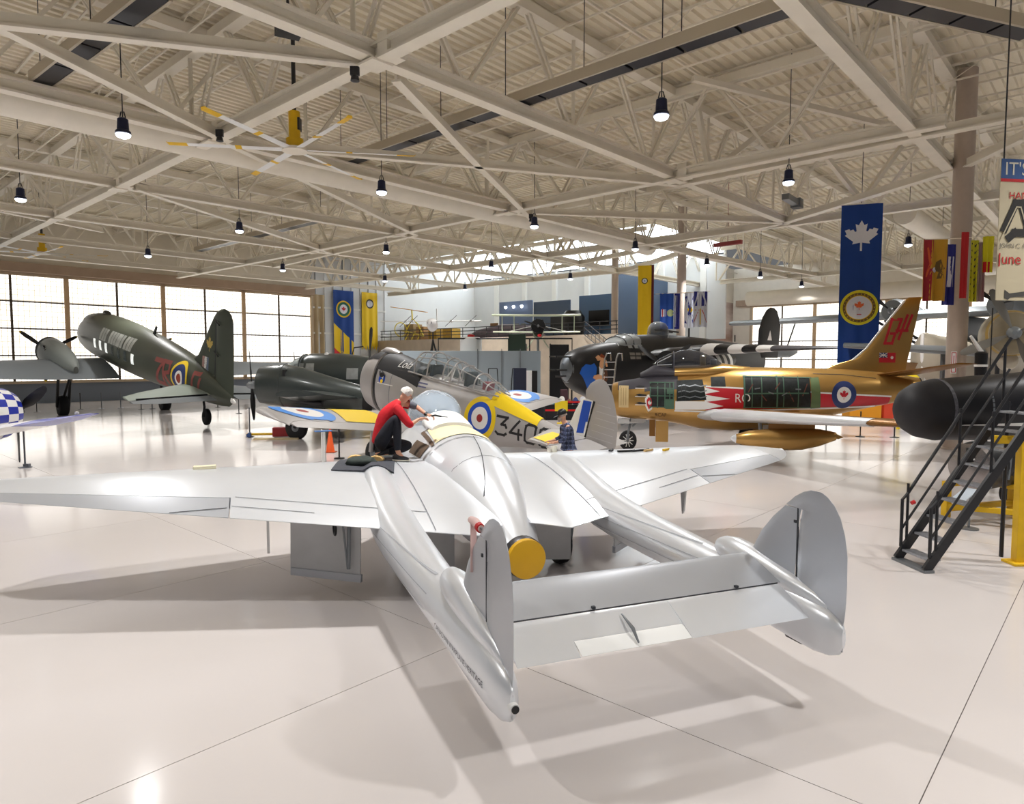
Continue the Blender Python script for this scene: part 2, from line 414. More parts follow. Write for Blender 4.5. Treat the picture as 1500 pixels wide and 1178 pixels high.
for (u0, v0, u1, v1) in ((1015, 115, 1345, 195), (1165, 155, 1025, 265), (1020, 150, 1042, 262), (1170, 180, 1260, 292), (1320, 215, 1262, 295)):     # struts between the trusses
    a = at_z(u0, v0, 12.2); b = at_z(u1, v1, 9.7 if v1 > 240 else 11.6); TR[0] += 1
    tag(MB().bar(a, b, .18).build('trim_%d' % TR[0], M_BEIGE, smooth=False), kind='structure')
# gusset boxes where trusses meet
for (p, q) in ((12.4, 9.2), (20.4, 9.2), (28.5, 9.2), (36.6, 9.2), (20.4, 22.2), (28.5, 22.2), (36.6, 22.2), (12.4, 22.2)):
    TR[0] += 1; g = MB().box((0, 0, 0), (.55, .55, .05)); g.box((.1, -.45, .28), (.5, .34, .5))
    o = g.build('trim_%d' % TR[0], M_BEIGE, smooth=False); o.location = hall(p, q, 9.5); o.rotation_euler = (0, 0, HALL_YAW); tag(o, kind='structure')
# columns
def column(pt, r, top=12.8):
    TR[0] += 1; mb = MB().lathe([(r * 1.25, 0), (r * 1.25, .05), (r, .06), (r, top)], 24)
    o = mb.build('trim_%d' % TR[0], M_COL); o.location = (pt.x, pt.y, 0); return tag(o, kind='structure')
M_COL = mat('column_paint', (186, 170, 156), .5, noise=.03)
col_r = column(at_z(1412, 245, 9.6), .31); column(at_z(999, 372, 9.6), .27); column(at_z(901, 400, 9.6), .26); column(hall(4, 52), .3)
sg = MB().box((0, 0, 0), (.02, .17, .75)).build('equipment_sign', M_WHITE, col_r); sg.location = (-.25, -.27, 3.0); sg.rotation_euler = (0, 0, R(48))
sr = flat(strokes2([[(-.06, -.33), (-.06, .33)], [(.06, -.33), (.06, .33)], [(-.06, .33), (.06, .33)], [(-.06, -.33), (.06, -.33)], [(0, -.2), (0, .22)]], .022), Matrix(((0, 0, -1, 0), (-1, 0, 0, 0), (0, 1, 0, 0), (0, 0, 0, 1))), .013)
sr.build('sign_lettering', mat('sign_red', (190, 40, 44), .5), sg)

# round ventilation ducts under the trusses
def duct(a, b, r, label):
    d = MB().tube([a, (Vector(a) + Vector(b)) / 2, b], r, 20)
    thing(d, 'ventilation_duct', M_BEIGE, label, 'duct')
duct(hall(21.6, -4, 9.9), hall(21.6, 36, 9.9), .55, 'long beige round duct crossing under the trusses behind the six-bladed fan')
duct(hall(8.0, 36, 9.9), hall(8.0, 70, 9.9), .5, 'beige round duct high along the far trusses behind the provincial flags')
duct(hall(24, 56, 8.2), hall(0, 56, 8.2), .6, 'pale round duct above the far window wall behind the gold jet')

# ------------------------------------------------------------------ walls
def wall_box(name, p0, p1, q0, q1, z0, z1, m):
    mb = MB().box(((q0 + q1) / 2, (p0 + p1) / 2, (z0 + z1) / 2), (abs(q1 - q0), abs(p1 - p0), z1 - z0))
    o = mb.build(name, m, smooth=False); o.rotation_euler = (0, 0, HALL_YAW); return tag(o, kind='structure')
def pane_material():
    m = bpy.data.materials.new('translucent_panel'); m.use_nodes = True; nt = m.node_tree; b = nt.nodes['Principled BSDF']
    b.inputs['Base Color'].default_value = lin((240, 238, 230)); b.inputs['Roughness'].default_value = .5
    tc = nt.nodes.new('ShaderNodeTexCoord'); br = nt.nodes.new('ShaderNodeTexBrick'); br.offset = 0; br.inputs['Scale'].default_value = 1.0
    br.inputs['Brick Width'].default_value = .33; br.inputs['Row Height'].default_value = .36; br.inputs['Mortar Size'].default_value = .03; br.inputs['Mortar Smooth'].default_value = .3
    br.inputs['Color1'].default_value = (1, .985, .95, 1); br.inputs['Color2'].default_value = (1, .985, .95, 1); br.inputs['Mortar'].default_value = (.42, .36, .26, 1)
    sp = nt.nodes.new('ShaderNodeSeparateXYZ'); cb = nt.nodes.new('ShaderNodeCombineXYZ'); ad = nt.nodes.new('ShaderNodeMath')
    nt.links.new(tc.outputs['Object'], sp.inputs[0]); nt.links.new(sp.outputs[0], ad.inputs[0]); nt.links.new(sp.outputs[1], ad.inputs[1])
    nt.links.new(ad.outputs[0], cb.inputs[0]); nt.links.new(sp.outputs[2], cb.inputs[1]); nt.links.new(cb.outputs[0], br.inputs['Vector'])
    nt.links.new(br.outputs['Color'], b.inputs['Emission Color']); b.inputs['Emission Strength'].default_value = PANE_E; return m
M_PANE = pane_material()
M_MULL = mat('mullion', (92, 78, 62), .6); M_POST = mat('door_post', (196, 176, 150), .6)
WIN = [0]
def door_bay(s0, s1, fixed, along, rows):
    """one leaf of a hangar door: panes in rows, posts and rails. along 'q' (fixed p) or 'p' (fixed q)"""
    WIN[0] += 1; w = hall_empty('window_%d' % WIN[0])
    P = (lambda s, z, o=0: (s, fixed + o, z)) if along == 'q' else (lambda s, z, o=0: (fixed + o, s, z))
    D = (lambda ds, dz, t: (ds, t, dz)) if along == 'q' else (lambda ds, dz, t: (t, ds, dz))
    mid = (s0 + s1) / 2
    for i in range(len(rows) - 1):
        for (a, b) in ((s0, mid), (mid, s1)):
            z0, z1 = rows[i], rows[i + 1]; MB().box(P((a + b) / 2, (z0 + z1) / 2, .06), D(b - a - .1, z1 - z0 - .08, .03)).build('pane', M_PANE, w, smooth=False)
    for s_ in (s0, s1): MB().box(P(s_, (rows[0] + rows[-1]) / 2), D(.30, rows[-1] - rows[0] + .2, .24)).build('post', M_POST, w, smooth=False)
    MB().box(P(mid, (rows[0] + rows[-1]) / 2), D(.14, rows[-1] - rows[0], .1)).build('mullion', M_MULL, w, smooth=False)
    for z in rows[1:-1]: MB().box(P(mid, z), D(s1 - s0 - .36, .1, .1)).build('rail', M_MULL, w, smooth=False)
    for z in (rows[0], rows[-1]): MB().box(P(mid, z), D(s1 - s0, .2, .2)).build('rail', M_POST, w, smooth=False)
ROWS = [1.5, 3.37, 5.24, 7.11, 8.98]
for k in range(4): door_bay(8.1 + 6.6 * k, 14.7 + 6.6 * k, 56.8, 'q', ROWS)
for k in range(5): door_bay(30.4 - 6.6 * k, 23.8 - 6.6 * k, 72.0, 'p', [1.2, 3.1, 5.0, 6.9, 8.8])
wall_box('wall_left', 56.9, 57.1, -2, 34.5, 9.1, 13, M_BEIGE)
wall_box('wall_left_lower', 56.9, 57.1, -2, 34.5, 0, 1.4, mat('dark_skirt', (122, 130, 142), .6))
wall_box('trim_header_left', 56.3, 57.0, -2, 34.6, 9.1, 9.75, M_TAN)
wall_box('wall_far_upper', -12, 32.6, 72.1, 72.3, 8.9, 13, M_BEIGE); wall_box('wall_far_lower', -12, 32.6, 72.1, 72.3, 0, 1.1, M_CONC)
wall_box('wall_far_pier', 30.5, 32.7, 72.0, 72.3, 0, 9.2, M_BEIGE)
wall_box('trim_header_far', -12, 32, 71.5, 72.1, 8.9, 9.5, M_TAN)
# panelled wall with the hanging banners, left of the mezzanine
wl = wall_box('wall_panel', 56.8, 57.0, 34.6, 43, 0, 13, M_WALLW)
for k in range(9): MB().box((34.9 + k, 56.75, 6.5), (.06, .1, 13)).build('panel_rib', M_GREYST if k % 3 == 0 else M_WALLW, wl, smooth=False)
for z in (3.2, 5.6, 8.0): MB().box((38.8, 56.72, z), (8.4, .08, .16)).build('girt', M_WHITE, wl, smooth=False)
# ------------------------------------------------------------------ mezzanine on the far side and the light well above it
M_BLUEW = mat('blue_panel', (112, 132, 168), .35, noise=.05, nscale=.6); M_DBLUE = mat('dark_blue_panel', (66, 84, 108), .35)
M_PGREY = mat('partition_grey', (158, 170, 178), .5, noise=.03, nscale=.4)
wall_box('wall_mezzanine_front', 27.7, 56.7, 42, 42.3, 0, 5.0, M_CONC); wall_box('floor_mezzanine', 27.7, 56.7, 42.3, 56, 4.7, 4.95, M_CONC)
bk = wall_box('wall_light_well', 26, 56.9, 56, 56.2, 4.9, 12.2, M_WALLW)
for k in range(7): MB().box((55.9, 28 + k * 4.2, 8.5), (.3, .55, 7.4)).build('pilaster', M_WHITE, bk, smooth=False)
wall_box('wall_light_well_side', 56.9, 57.1, 43, 56, 0, 17.2, M_WALLW)
WIN[0] += 1; cw = hall_empty('window_%d' % WIN[0]); M_SKYW = mat('skylight_pane', (236, 246, 255), .3, emit=7.0)
for k in range(10): MB().box((56.0, 27.6 + k * 3.1, 14.6), (.05, 2.9, 4.5)).build('pane', M_SKYW, cw, smooth=False)
for k in range(11): MB().box((55.9, 26.05 + k * 3.1, 14.6), (.16, .2, 4.9)).build('mullion', M_WHITE, cw, smooth=False)
WIN[0] += 1; cw = hall_empty('window_%d' % WIN[0])
for k in range(4): MB().box((45.1 + k * 2.9, 26.0, 14.9), (2.7, .05, 4.0)).build('pane', M_SKYW, cw, smooth=False)
for k in range(5): MB().box((43.65 + k * 2.9, 26.0, 14.9), (.2, .16, 4.4)).build('mullion', M_WHITE, cw, smooth=False)
wall_box('wall_well_rim', 26, 56.9, 43.3, 43.5, 12.9, 17.2, M_WALLW)
# side wall: blue rooms, then a painted sky towards the far doors
wall_box('wall_side_blue', 31.6, 31.8, 47.5, 56, 4.9, 10.5, M_DBLUE)
def mural():
    m = mat('painted_sky', (176, 150, 138), .7); nt = m.node_tree; b = nt.nodes['Principled BSDF']; tc = nt.nodes.new('ShaderNodeTexCoord'); n = nt.nodes.new('ShaderNodeTexNoise')
    mp = nt.nodes.new('ShaderNodeMapping'); mp.inputs['Scale'].default_value = (.12, .12, .5); n.inputs['Scale'].default_value = 1.4; n.inputs['Detail'].default_value = 6
    nt.links.new(tc.outputs['Object'], mp.inputs[0]); nt.links.new(mp.outputs[0], n.inputs['Vector']); rp = nt.nodes.new('ShaderNodeValToRGB'); e = rp.color_ramp.elements
    e[0].position = .35; e[1].position = .65; e[0].color = lin((150, 118, 104)); e[1].color = lin((214, 200, 192)); nt.links.new(n.outputs['Fac'], rp.inputs[0]); nt.links.new(rp.outputs[0], b.inputs['Base Color']); return m
wall_box('wall_mural', 32.5, 32.7, 56, 72, 0, 9.3, mural()); wall_box('wall_side_upper', 32.5, 32.7, 56, 72, 9.3, 13, M_BEIGE)
# display panels on the mezzanine
def panel(p0, p1, q, z0, z1, m, label, name='exhibit_board', th=.12):
    mb = MB().box((0, 0, 0), (th, abs(p1 - p0), z1 - z0)); o = thing(mb, name, m, label, 'panel', loc=hall((p0 + p1) / 2, q, (z0 + z1) / 2), rz=HALL_YAW, smooth=False, bevel=.02); return o
def mez(u, q=47):       # p on the plane q seen at picture column u
    c = (u - 750) / F_PX; Y = q / (.673 * c + .7396); return Y * (.673 - .7396 * c)
a = panel(mez(732), mez(780), 47, 4.95, 8.5, M_BLUEW, 'tall pale blue display panel lit by three spots on the mezzanine')
for k in range(3): MB().box((-.09, -1.0 + k * .8, -.6), (.03, .6, .6)).build('photo_frame', M_GREYST, a, smooth=False)
for k in range(3): MB().lathe([(.14, 0), (.16, .05), (.05, .25)], 12, Matrix.Rotation(-R(70), 3, 'Y'), (-.35, -1.1 + k * 1.0, 1.2)).build('spot_lamp', mat('spot_glow', (255, 255, 255), emit=3), a)
b_ = panel(mez(780), mez(833), 47.2, 4.95, 8.3, M_DBLUE, 'dark blue display wall with a black screen beside the pale blue panel')
MB().box((-.09, -.6, -.4), (.06, 1.3, 1.3)).build('screen', M_BLACK, b_, smooth=False)
c_ = panel(mez(848, 46), mez(896, 46), 46, 4.95, 8.4, mat('mid_blue', (78, 108, 144), .35), 'blue exhibit wall with wide black screen behind the column')
MB().box((-.09, -.4, -.2), (.06, 2.0, 1.3)).build('screen', M_BLACK, c_, smooth=False)
# railing along the mezzanine edge
rl = empty('guard_rail', label='long black guard rail along the mezzanine edge above the concrete front', cat='railing'); rl.rotation_euler = (0, 0, HALL_YAW)
for z in (5.35, 5.65, 5.95): MB().tube([(42.2, 27.9, z), (42.2, 40, z), (42.2, 56.5, z)], .035, 6).build('rail', M_DARK, rl)
for k in range(20): MB().tube([(42.2, 28 + k * 1.49, 4.95), (42.2, 28 + k * 1.49, 5.95)], .035, 6).build('post', M_DARK, rl)
st = empty('stair_rail', label='black sloping stair railing dropping from the mezzanine beside the column', cat='railing'); st.rotation_euler = (0, 0, HALL_YAW)
for z in (0, .5, 1.0): MB().tube([(41.6, 30.5, 5 + z), (41.6, 26.5, 2.2 + z)], .035, 6).build('rail', M_DARK, st)
for k in range(12): MB().tube([(41.6, 30.5 - k * .36, 5 - k * .254), (41.6, 30.5 - k * .36, 6 - k * .254)], .02, 6).build('baluster', M_DARK, st)
# low grey partition below, with the merchandise corner
pt = at_y(560, 560, 44); 
def upright(name, u0, u1, v0, v1, y, th, m, label, cat, bevel=.01, **k):
    a = at_y(u0, v1, y); b = at_y(u1, v0, y); mb = MB().box((0, 0, b.z / 2), (b.x - a.x, th, b.z))
    return thing(mb, name, m, label, cat, loc=((a.x + b.x) / 2, y, 0), smooth=False, bevel=bevel, **k)
pw = upright('partition_wall', 575, 792, 514, 607, 38.5, .2, M_PGREY, 'long pale blue-grey partition wall below the mezzanine', 'partition')
for u in (640, 700, 735, 762):
    x = at_y(u, 560, 38.5).x - pw.location.x; MB().box((x, -.12, 1.9), (.04, .04, 3.6)).build('joint_strip', M_GREYST, pw, smooth=False)
upright('storage_cabinet', 752, 771, 539, 602, 37.5, .6, mat('navy_cabinet', (34, 40, 62), .4), 'dark navy upright cabinet in front of the partition wall', 'cabinet')
upright('storage_cabinet', 771, 779, 543, 600, 37.4, .5, M_WHITE, 'narrow white upright panel standing beside the navy cabinet', 'cabinet')
upright('storage_cabinet', 779, 787, 543, 600, 37.4, .5, M_BLACK, 'narrow black upright cabinet beside the white panel', 'cabinet')
# ------------------------------------------------------------------ pendant lamps on the hall grid
M_LAMPB = mat('lamp_blue_black', (30, 36, 66), .4, .3); M_LENS = mat('lamp_lens', (245, 250, 255), .3, emit=9.0)
def lamp_proto():
    t = empty('pendant_lamp'); MB().lathe([(.10, .5), (.17, .45), (.19, .12), (.24, .08), (.25, 0), (.22, 0)], 18).build('lamp_body', M_LAMPB, t)
    MB().lathe([(.235, -.02), (.20, -.09), (.10, -.13)], 18).build('lens', M_LENS, t)
    MB().tube([(0, 0, .5), (0, 0, 5.2)], .018, 6).build('cord', M_DARK, t); MB().tube([(-.1, 0, .5), (-.05, 0, .68), (.05, 0, .68), (.1, 0, .5)], .02, 6).build('hook', M_DARK, t); return t
lamps = []; LAMP_LABEL = {(1, 1): 'nearest pendant lamp, alone in front of the longest strip heater', (1, 2): 'pendant lamp beside the grey tube burner, before the far truss', (1, 4): 'pendant lamp just past the edge of the tall blue banner', (2, 0): 'pendant lamp under the beige brace near the short strip heater', (2, 1): 'pendant lamp just past the large ceiling fan, below its blades', (2, 2): 'pendant lamp at the truss node over the mezzanine, by the duct end', (2, 3): 'pendant lamp above the long yellow banner', (2, 4): 'pendant lamp above the black bomber wing, beyond the round column', (2, 5): 'small far pendant lamp above the pale far duct, left of the blue banner', (2, 6): 'smallest pendant lamp, beside the tall blue banner', (3, 0): 'pendant lamp nearest the left end of the hangar doors', (3, 1): 'pendant lamp above the green transport rudder', (3, 2): 'pendant lamp above the yellow panelled-wall banner', (3, 3): 'pendant lamp in front of the bright light well windows', (3, 4): 'pendant lamp above the dark blue display wall', (4, 1): 'pendant lamp above the green transport fuselage', (4, 2): 'pendant lamp above the tan curtain', (4, 3): 'pendant lamp low over the far end of the panelled wall', (1, 3): 'pendant lamp hidden close behind the tall blue banner'}
L0 = lamp_proto(); lamp_first = True
ld = bpy.data.lights.new('pendant_light', 'AREA'); ld.shape = 'DISK'; ld.size = .6; ld.energy = LAMP_W; ld.color = (1.0, .99, .975); ld.spread = R(125)
for i, p in enumerate((-2.3, 8.3, 19.0, 29.3, 40.0)):
    for k in range(-1, 7):
        q = 6.3 + 8 * k
        if i == 4 and q > 42: continue
        if p > 25 and q > 44: continue
        o = L0 if lamp_first else copy_tree(L0); lamp_first = False; o.scale = (.74, .74, .8)
        o.location = hall(p, q, 8.78); lamps.append(o); tag(o, LAMP_LABEL.get((i, k), 'blue-black pendant lamp hanging beyond the edge of the view'), 'lamp', 'pendant lamps under the roof')
        l = bpy.data.objects.new('pendant_light', ld); COL.objects.link(l); l.parent = o; l.location = (0, 0, -.16)
# ------------------------------------------------------------------ strip heaters
M_HEAT = mat('heater_panel', (44, 44, 50), .35, .3); M_REFL = mat('heater_reflector', (200, 190, 172), .35, .5)
def heater(a, b, label, n):
    t = empty('strip_heater', a, 0, label, 'heater'); d = Vector(b) - Vector(a); L = d.length; d /= L; side = d.cross(Vector((0, 0, 1)))
    for sg in (-1, 1): MB().bar(side * sg * .24 + Vector((0, 0, .1)), d * L + side * sg * .24 + Vector((0, 0, .1)), .06, .26).build('reflector', M_REFL, t, smooth=False)
    MB().bar(Vector((0, 0, .22)), d * L + Vector((0, 0, .22)), .48, .03).build('reflector_top', M_REFL, t, smooth=False)
    for k in range(n):
        s0 = L * k / n; MB().bar(d * (s0 + .04), d * (s0 + L / n - .04), .40, .05).build('panel', M_HEAT, t, smooth=False)
    for k in range(0, n + 1, 2): MB().tube([d * (L * k / n) + Vector((0, 0, .2)), d * (L * k / n) + Vector((0, 0, 12.8 - a[2]))], .012, 5).build('hanger', M_DARK, t)
heater(at_z(500, 243, 10), at_z(1180, 8, 10), 'longest strip heater of dark panels running past the pendant lamp', 12)
heater(at_z(60, 123, 10), at_z(232, -8, 10), 'short strip heater of three dark panels above the beige brace', 4)
heater(at_z(1215, -14, 10), at_z(1510, 52, 10), 'strip heater of dark panels over the round column', 5)
heater(at_z(290, 368, 10), at_z(470, 323, 10), 'slim far strip heater above the green transport aircraft', 4)
# ------------------------------------------------------------------ big ceiling fans
def fan(c, r, a0, label):
    t = empty('ceiling_fan', c, 0, label, 'fan'); c = Vector(c)
    MB().lathe([(.16, 1.1), (.16, .35), (.24, .34), (.24, .12), (.12, .1)], 16).build('motor', M_YEL, t)
    MB().lathe([(.12, .1), (.34, .08), (.36, 0), (.1, -.04)], 20).build('hub', M_BEIGE, t)
    MB().box((.05, 0, .75), (.25, .22, .34)).build('gearbox', M_DARK, t, smooth=False); MB().tube([(0, 0, 1.05), (0, 0, 12.6 - c.z)], .06, 8).build('down_rod', M_DARK, t)
    for k in range(6):
        a = a0 + k * pi / 3; M = Matrix.Rotation(a, 4, 'Z') @ Matrix.Translation((0, 0, .04)) @ Matrix.Rotation(R(9), 4, 'X')
        b = MB().foil([(.3, .11, -.11, 0, .14), (r * .84, .08, -.09, 0, .12)], n=5).move(Matrix.Rotation(-pi / 2, 4, 'Z')).move(M).build('blade', M_WHITE, t)
        MB().foil([(r * .84, .09, -.10, 0, .14), (r * .985, .09, -.10, .0, .14), (r, .06, -.07, .04, .14)], n=5).move(Matrix.Rotation(-pi / 2, 4, 'Z')).move(M).build('blade_tip', M_YEL, b)
        MB().foil([(r * .42, .115, -.12, 0, .17), (r * .47, .115, -.12, 0, .17)], n=5).move(Matrix.Rotation(-pi / 2, 4, 'Z')).move(M).build('blade_band', M_YEL, b)
fan(at_z(432, 222, 9.0), 3.4, R(10), 'large six-bladed ceiling fan with yellow blade tips near the longest strip heater')
fan(at_z(62, 372, 9.0), 3.2, R(20), 'large ceiling fan seen far off above the hangar doors')
# small things fixed up in the roof
thing(MB().box((0, 0, 0), (.5, .35, .55)).tube([(0, 0, .2), (0, 0, .8)], .03, 6), 'loudspeaker', M_DARK, 'small dark loudspeaker hanging under the roof truss beside the short heater', 'speaker', loc=at_z(422, 32, 10.2), rz=.5, smooth=False)
e_ = thing(MB().box((0, 0, .1), (1.5, .3, .25)).box((.95, 0, .1), (.5, .42, .4)), 'unit_heater', M_GREYST, 'grey box-ended tube burner hanging near the far pendant lamp', 'heater', loc=at_z(1158, 296, 10.0), rz=.9, smooth=False)
thing(MB().box((0, 0, 0), (1.6, .22, .2)).tube([(0, 0, .1), (0, 0, 3.4)], .015, 5), 'exit_lamp', mat('dark_red', (150, 60, 58), .5), 'small dull red box hanging under the truss by the far lamps', 'box', loc=at_z(1066, 357, 9.3), rz=HALL_YAW + 1.5, smooth=False)
for (u, v, q) in ((520, 120, 'truss crossing above the fan'), (322, 208, 'truss node beside the duct'), (778, 325, 'truss node over the mezzanine')):
    thing(MB().lathe([(.03, .16), (.08, .12), (.10, .02), (.02, 0)], 14).box((0, 0, .24), (.2, .08, .2)), 'roof_camera', M_DARK, 'small dark dome camera fixed under the ' + q, 'camera', loc=at_z(u, v, 9.2))
# ------------------------------------------------------------------ the silver twin-boom jet being worked on
M_SILV = mat('silver_paint', (228, 231, 236), .30, .48, noise=.025, nscale=1.5, coat=.15)
M_SILV2 = mat('silver_fabric', (184, 187, 193), .36, .5, noise=.03, nscale=2)  # darker silver for the fins: shading contrast with the wings put into colour
M_SILVD = mat('silver_underside', (196, 196, 196), .5, .15, noise=.06, nscale=3)
M_GAP = mat('panel_gap', (52, 54, 60), .7); M_LINE = mat('panel_line', (120, 123, 130), .6)
M_PERSPEX = glass_mat('perspex', (205, 222, 238), .42)
SJ = Craft('jet_aircraft', 'silver twin-boom jet with raised grey fins and yellow exhaust cover, being serviced', (1.336, 5.289, 0), 20.9)
# pod
pod_s = [(3.38, .25, .36, .86), (3.6, .315, .36, 1.02), (4.0, .425, .38, 1.27), (4.5, .55, .42, 1.51), (5.1, .67, .47, 1.73), (5.8, .77, .50, 1.88), (6.6, .80, .53, 1.98), (7.3, .78, .6, 2.0), (8.0, .70, .70, 1.96), (8.6, .54, .85, 1.86), (9.1, .40, 1.0, 1.66), (9.4, .25, 1.13, 1.5), (9.55, .1, 1.24, 1.37)]
def smooth(secs, k=4):
    out = []
    for i in range(len(secs) - 1):
        P = [secs[max(i - 1, 0)], secs[i], secs[i + 1], secs[min(i + 2, len(secs) - 1)]]
        for j in range(k):
            t = j / k; out.append(tuple(.5 * (2 * b + (c - a) * t + (2 * a - 5 * b + 4 * c - d) * t * t + (3 * b - a - 3 * c + d) * t ** 3) for a, b, c, d in zip(*P)))
    return out + [secs[-1]]
pod_s = smooth(pod_s)
pod = SJ.part('fuselage_pod', MB().loft(pod_s, 40), M_SILV)
def wing_st(side, ys):
    out = []
    for y in ys:
        t = y / 5.8; xl = 6.95 - .85 * t; xt = 2.98 + .34 * y; zl = 1.27 + (.042 if side > 0 else .026) * y; zt = .92 + (.086 if side > 0 else .076) * y; th = .145 - .03 * t
        if y < .6: xt += (.6 - y) * 1.3; zt += (.6 - y) * .10
        if y > 5.3 + (.8 if side > 0 else 0): k = (y - 5.3 - (.8 if side > 0 else 0)) / .8; xl -= .55 * k ** 2.2; xt += .36 * k ** 2.2; th *= (1 - .4 * k)
        out.append((side * y, xl, xt, zl, th, zt))
    return out
wings = []
for sd in (1, -1):
    ex = .8 if sd > 0 else 0
    w = SJ.part('wing', MB().foil(wing_st(sd, [.2, .35, .5, .6, 1.0, 1.5, 2.3, 3.0, 3.44]), 0, 1, n=12), M_SILV)
    ot = SJ.part('outer_wing', MB().foil(wing_st(sd, [3.44, 4.2, 5.0, 5.48 + ex]), 0, .775, n=12), M_SILV, w)
    SJ.part('wing_tip', MB().foil(wing_st(sd, [y_ + ex for y_ in (5.485, 5.7, 5.88, 6.02, 6.1)]), 0, 1, n=10), M_SILV, w)
    ai = SJ.part('aileron', MB().foil(wing_st(sd, [3.456, 4.2, 5.0, 5.472 + ex]), .781, 1, n=5), M_SILV2, w)
    SJ.mark('trim_tab', quad2([(-.42, -.36), (.42, -.36), (.42, -.345), (-.42, -.345)], 8, 1), ai, (4.74, sd * 3.9, 2), (0, -1, 0), (1, 0, 0), M_GAP, parent=ai)
    SJ.mark('hinge_gap', strokes2([[(-.97, 0), (.97, 0)]], .022), [ot, ai], (5.03, sd * 4.41, 2), (-.25 * sd, -1 * sd, 0) if 0 else (0.01, -1, 0), (1, 0.01, 0), M_GAP, parent=w) if 0 else None
    # panel joints on the wing skin
    SJ.mark('panel_joint', strokes2([[(-2.2, 0), (2.6, .0)]], .012), [w], (4.6, sd * 3.2, 2.5), (.37, sd, 0), Vector((0, 0, 1)).cross(Vector((.37, sd, 0)).normalized()), M_LINE, parent=w)
    SJ.mark('root_joint', strokes2([[(-1.6, 0), (1.5, .0)]], .014), [w], (5.0, sd * 1.12, 2.5), (1, 0, 0), (0, 1, 0), M_LINE, parent=w)
    SJ.mark('flap_gap', strokes2([[(-.5, 0), (.5, 0)]], .012), [w], (4.25, sd * 2.95, 2.5), (.37, sd, 0), Vector((0, 0, 1)).cross(Vector((.37, sd, 0)).normalized()), M_LINE, parent=w)
    wings.append(w)
    # boom
    y = 1.51 * sd
    bs = [(5.80, .03, 1.40, 1.47), (5.72, .11, 1.30, 1.53), (5.5, .19, 1.15, 1.58), (5.1, .25, .98, 1.56), (4.6, .285, .80, 1.44), (4.0, .29, .69, 1.29), (3.4, .28, .645, 1.20), (2.7, .26, .63, 1.14), (2.0, .235, .62, 1.10), (1.5, .215, .60, 1.07), (1.0, .19, .57, 1.05), (.6, .165, .535, 1.03), (.3, .145, .51, 1.0), (.08, .122, .50, .96), (-.08, .095, .52, .92), (-.18, .06, .565, .87), (-.225, .02, .65, .81)]
    bm_ = MB().loft([b + (2, None, y) for b in bs], 28)
    boom = SJ.part('tail_boom', bm_, M_SILV)
    SJ.part('acorn_fairing', MB().loft([(x, w, a, b, 2, None, y) for x, w, a, b in ((1.47, .014, 1.09, 1.13), (1.43, .065, 1.03, 1.19), (1.33, .11, .98, 1.235), (1.15, .135, .95, 1.26), (.95, .135, .93, 1.245), (.7, .12, .91, 1.195), (.4, .095, .9, 1.12), (.1, .05, .88, 1.04), (-.05, .014, .88, .96))], 22), M_SILV, boom)
    fin = SJ.part('fin', MB().foil([(.98, 1.0, .36, y, .10), (1.2, .93, .345, y, .11), (1.43, .79, .335, y, .12), (1.6, .64, .315, y, .13), (1.735, .485, .29, y, .14)], 0, 1, n=8, camber=0, axis='z'), M_SILV2)
    rud = SJ.part('rudder', MB().foil([(.79, -.10, -.205, y, .05), (.90, .10, -.225, y, .07), (1.03, .315, -.235, y, .075), (1.2, .325, -.238, y, .08), (1.43, .315, -.235, y, .085), (1.6, .298, -.205, y, .085), (1.735, .272, -.155, y, .085), (1.75, .475, -.148, y, .08), (1.84, .37, -.085, y, .08), (1.9, .27, -.01, y, .08), (1.93, .18, .06, y, .07)], 0, 1, n=8, camber=0, axis='z'), M_SILV2)
    SJ.part('lower_fin', MB().foil([(.60, .2, -.215, y, .10), (.78, .1, -.226, y, .12)], 0, 1, n=6, camber=0, axis='z'), M_SILV2, rud)
    SJ.part('rudder_gap', MB().box((.326, y, 1.39), (.014, .016, .7)), M_GAP, rud)
    for dy in (-1, 1): SJ.part('hinge_bracket', MB().box((.32, y + dy * .04, 1.62), (.025, .012, .025)), M_GAP, rud)
    SJ.part('tail_bumper', MB().box((.35, y + sd * .02, .53), (.22, .05, .10)), M_BLACK, boom, bevel=.02)
    if sd > 0:
        SJ.part('tail_light', MB().tube([(-.1, y, .70), (-.27, y, .70)], .035, 14), M_WHITE, boom); SJ.part('tail_light_lens', MB().tube([(-.272, y, .70), (-.28, y, .70)], .028, 14), M_BLACK, boom)
        SJ.part('pitot_tube', MB().tube([(.40, y, 1.79), (.62, y, 1.785)], .014, 8), M_GREYST, fin)
        SJ.mark('boom_lettering', text2('CANADIAN WARPLANE HERITAGE', .07, 1), boom, (.62, y, .76), (-1, 0, -.05), (-.05, 0, 1), mat('lettering_grey', (70, 74, 84), .5), parent=boom, off=.004)
    for dz in (.16, .04, -.1): SJ.mark('boom_joint', strokes2([[(-1.5, 0), (1.5, -.02)]], .008), boom, (3.0, y, .93 + dz), (-1, 0, 0), (0, 0, 1), mat('pale_joint', (168, 171, 177), .5), parent=boom)
    # main wheel and gear doors
    wheel_parts(SJ, (4.75, sd * 1.15, .33), .33, .2, M_RUBBER, M_GREYST, name='main_wheel')
    SJ.part('gear_leg', MB().tube([(4.75, sd * 1.32, .33), (4.85, sd * 1.5, 1.15)], .045, 12).tube([(4.75, sd * 1.05, .33), (4.75, sd * 1.36, .33)], .04, 10).tube([(4.75, sd * 1.4, .7), (4.6, sd * 1.9, 1.05)], .03, 8), M_GREYST)
    od = SJ.part('outer_gear_door', MB().bar((4.96, sd * 2.72, .66), (4.36, sd * 1.88, .64), .03, .92), M_SILVD, bevel=.008)
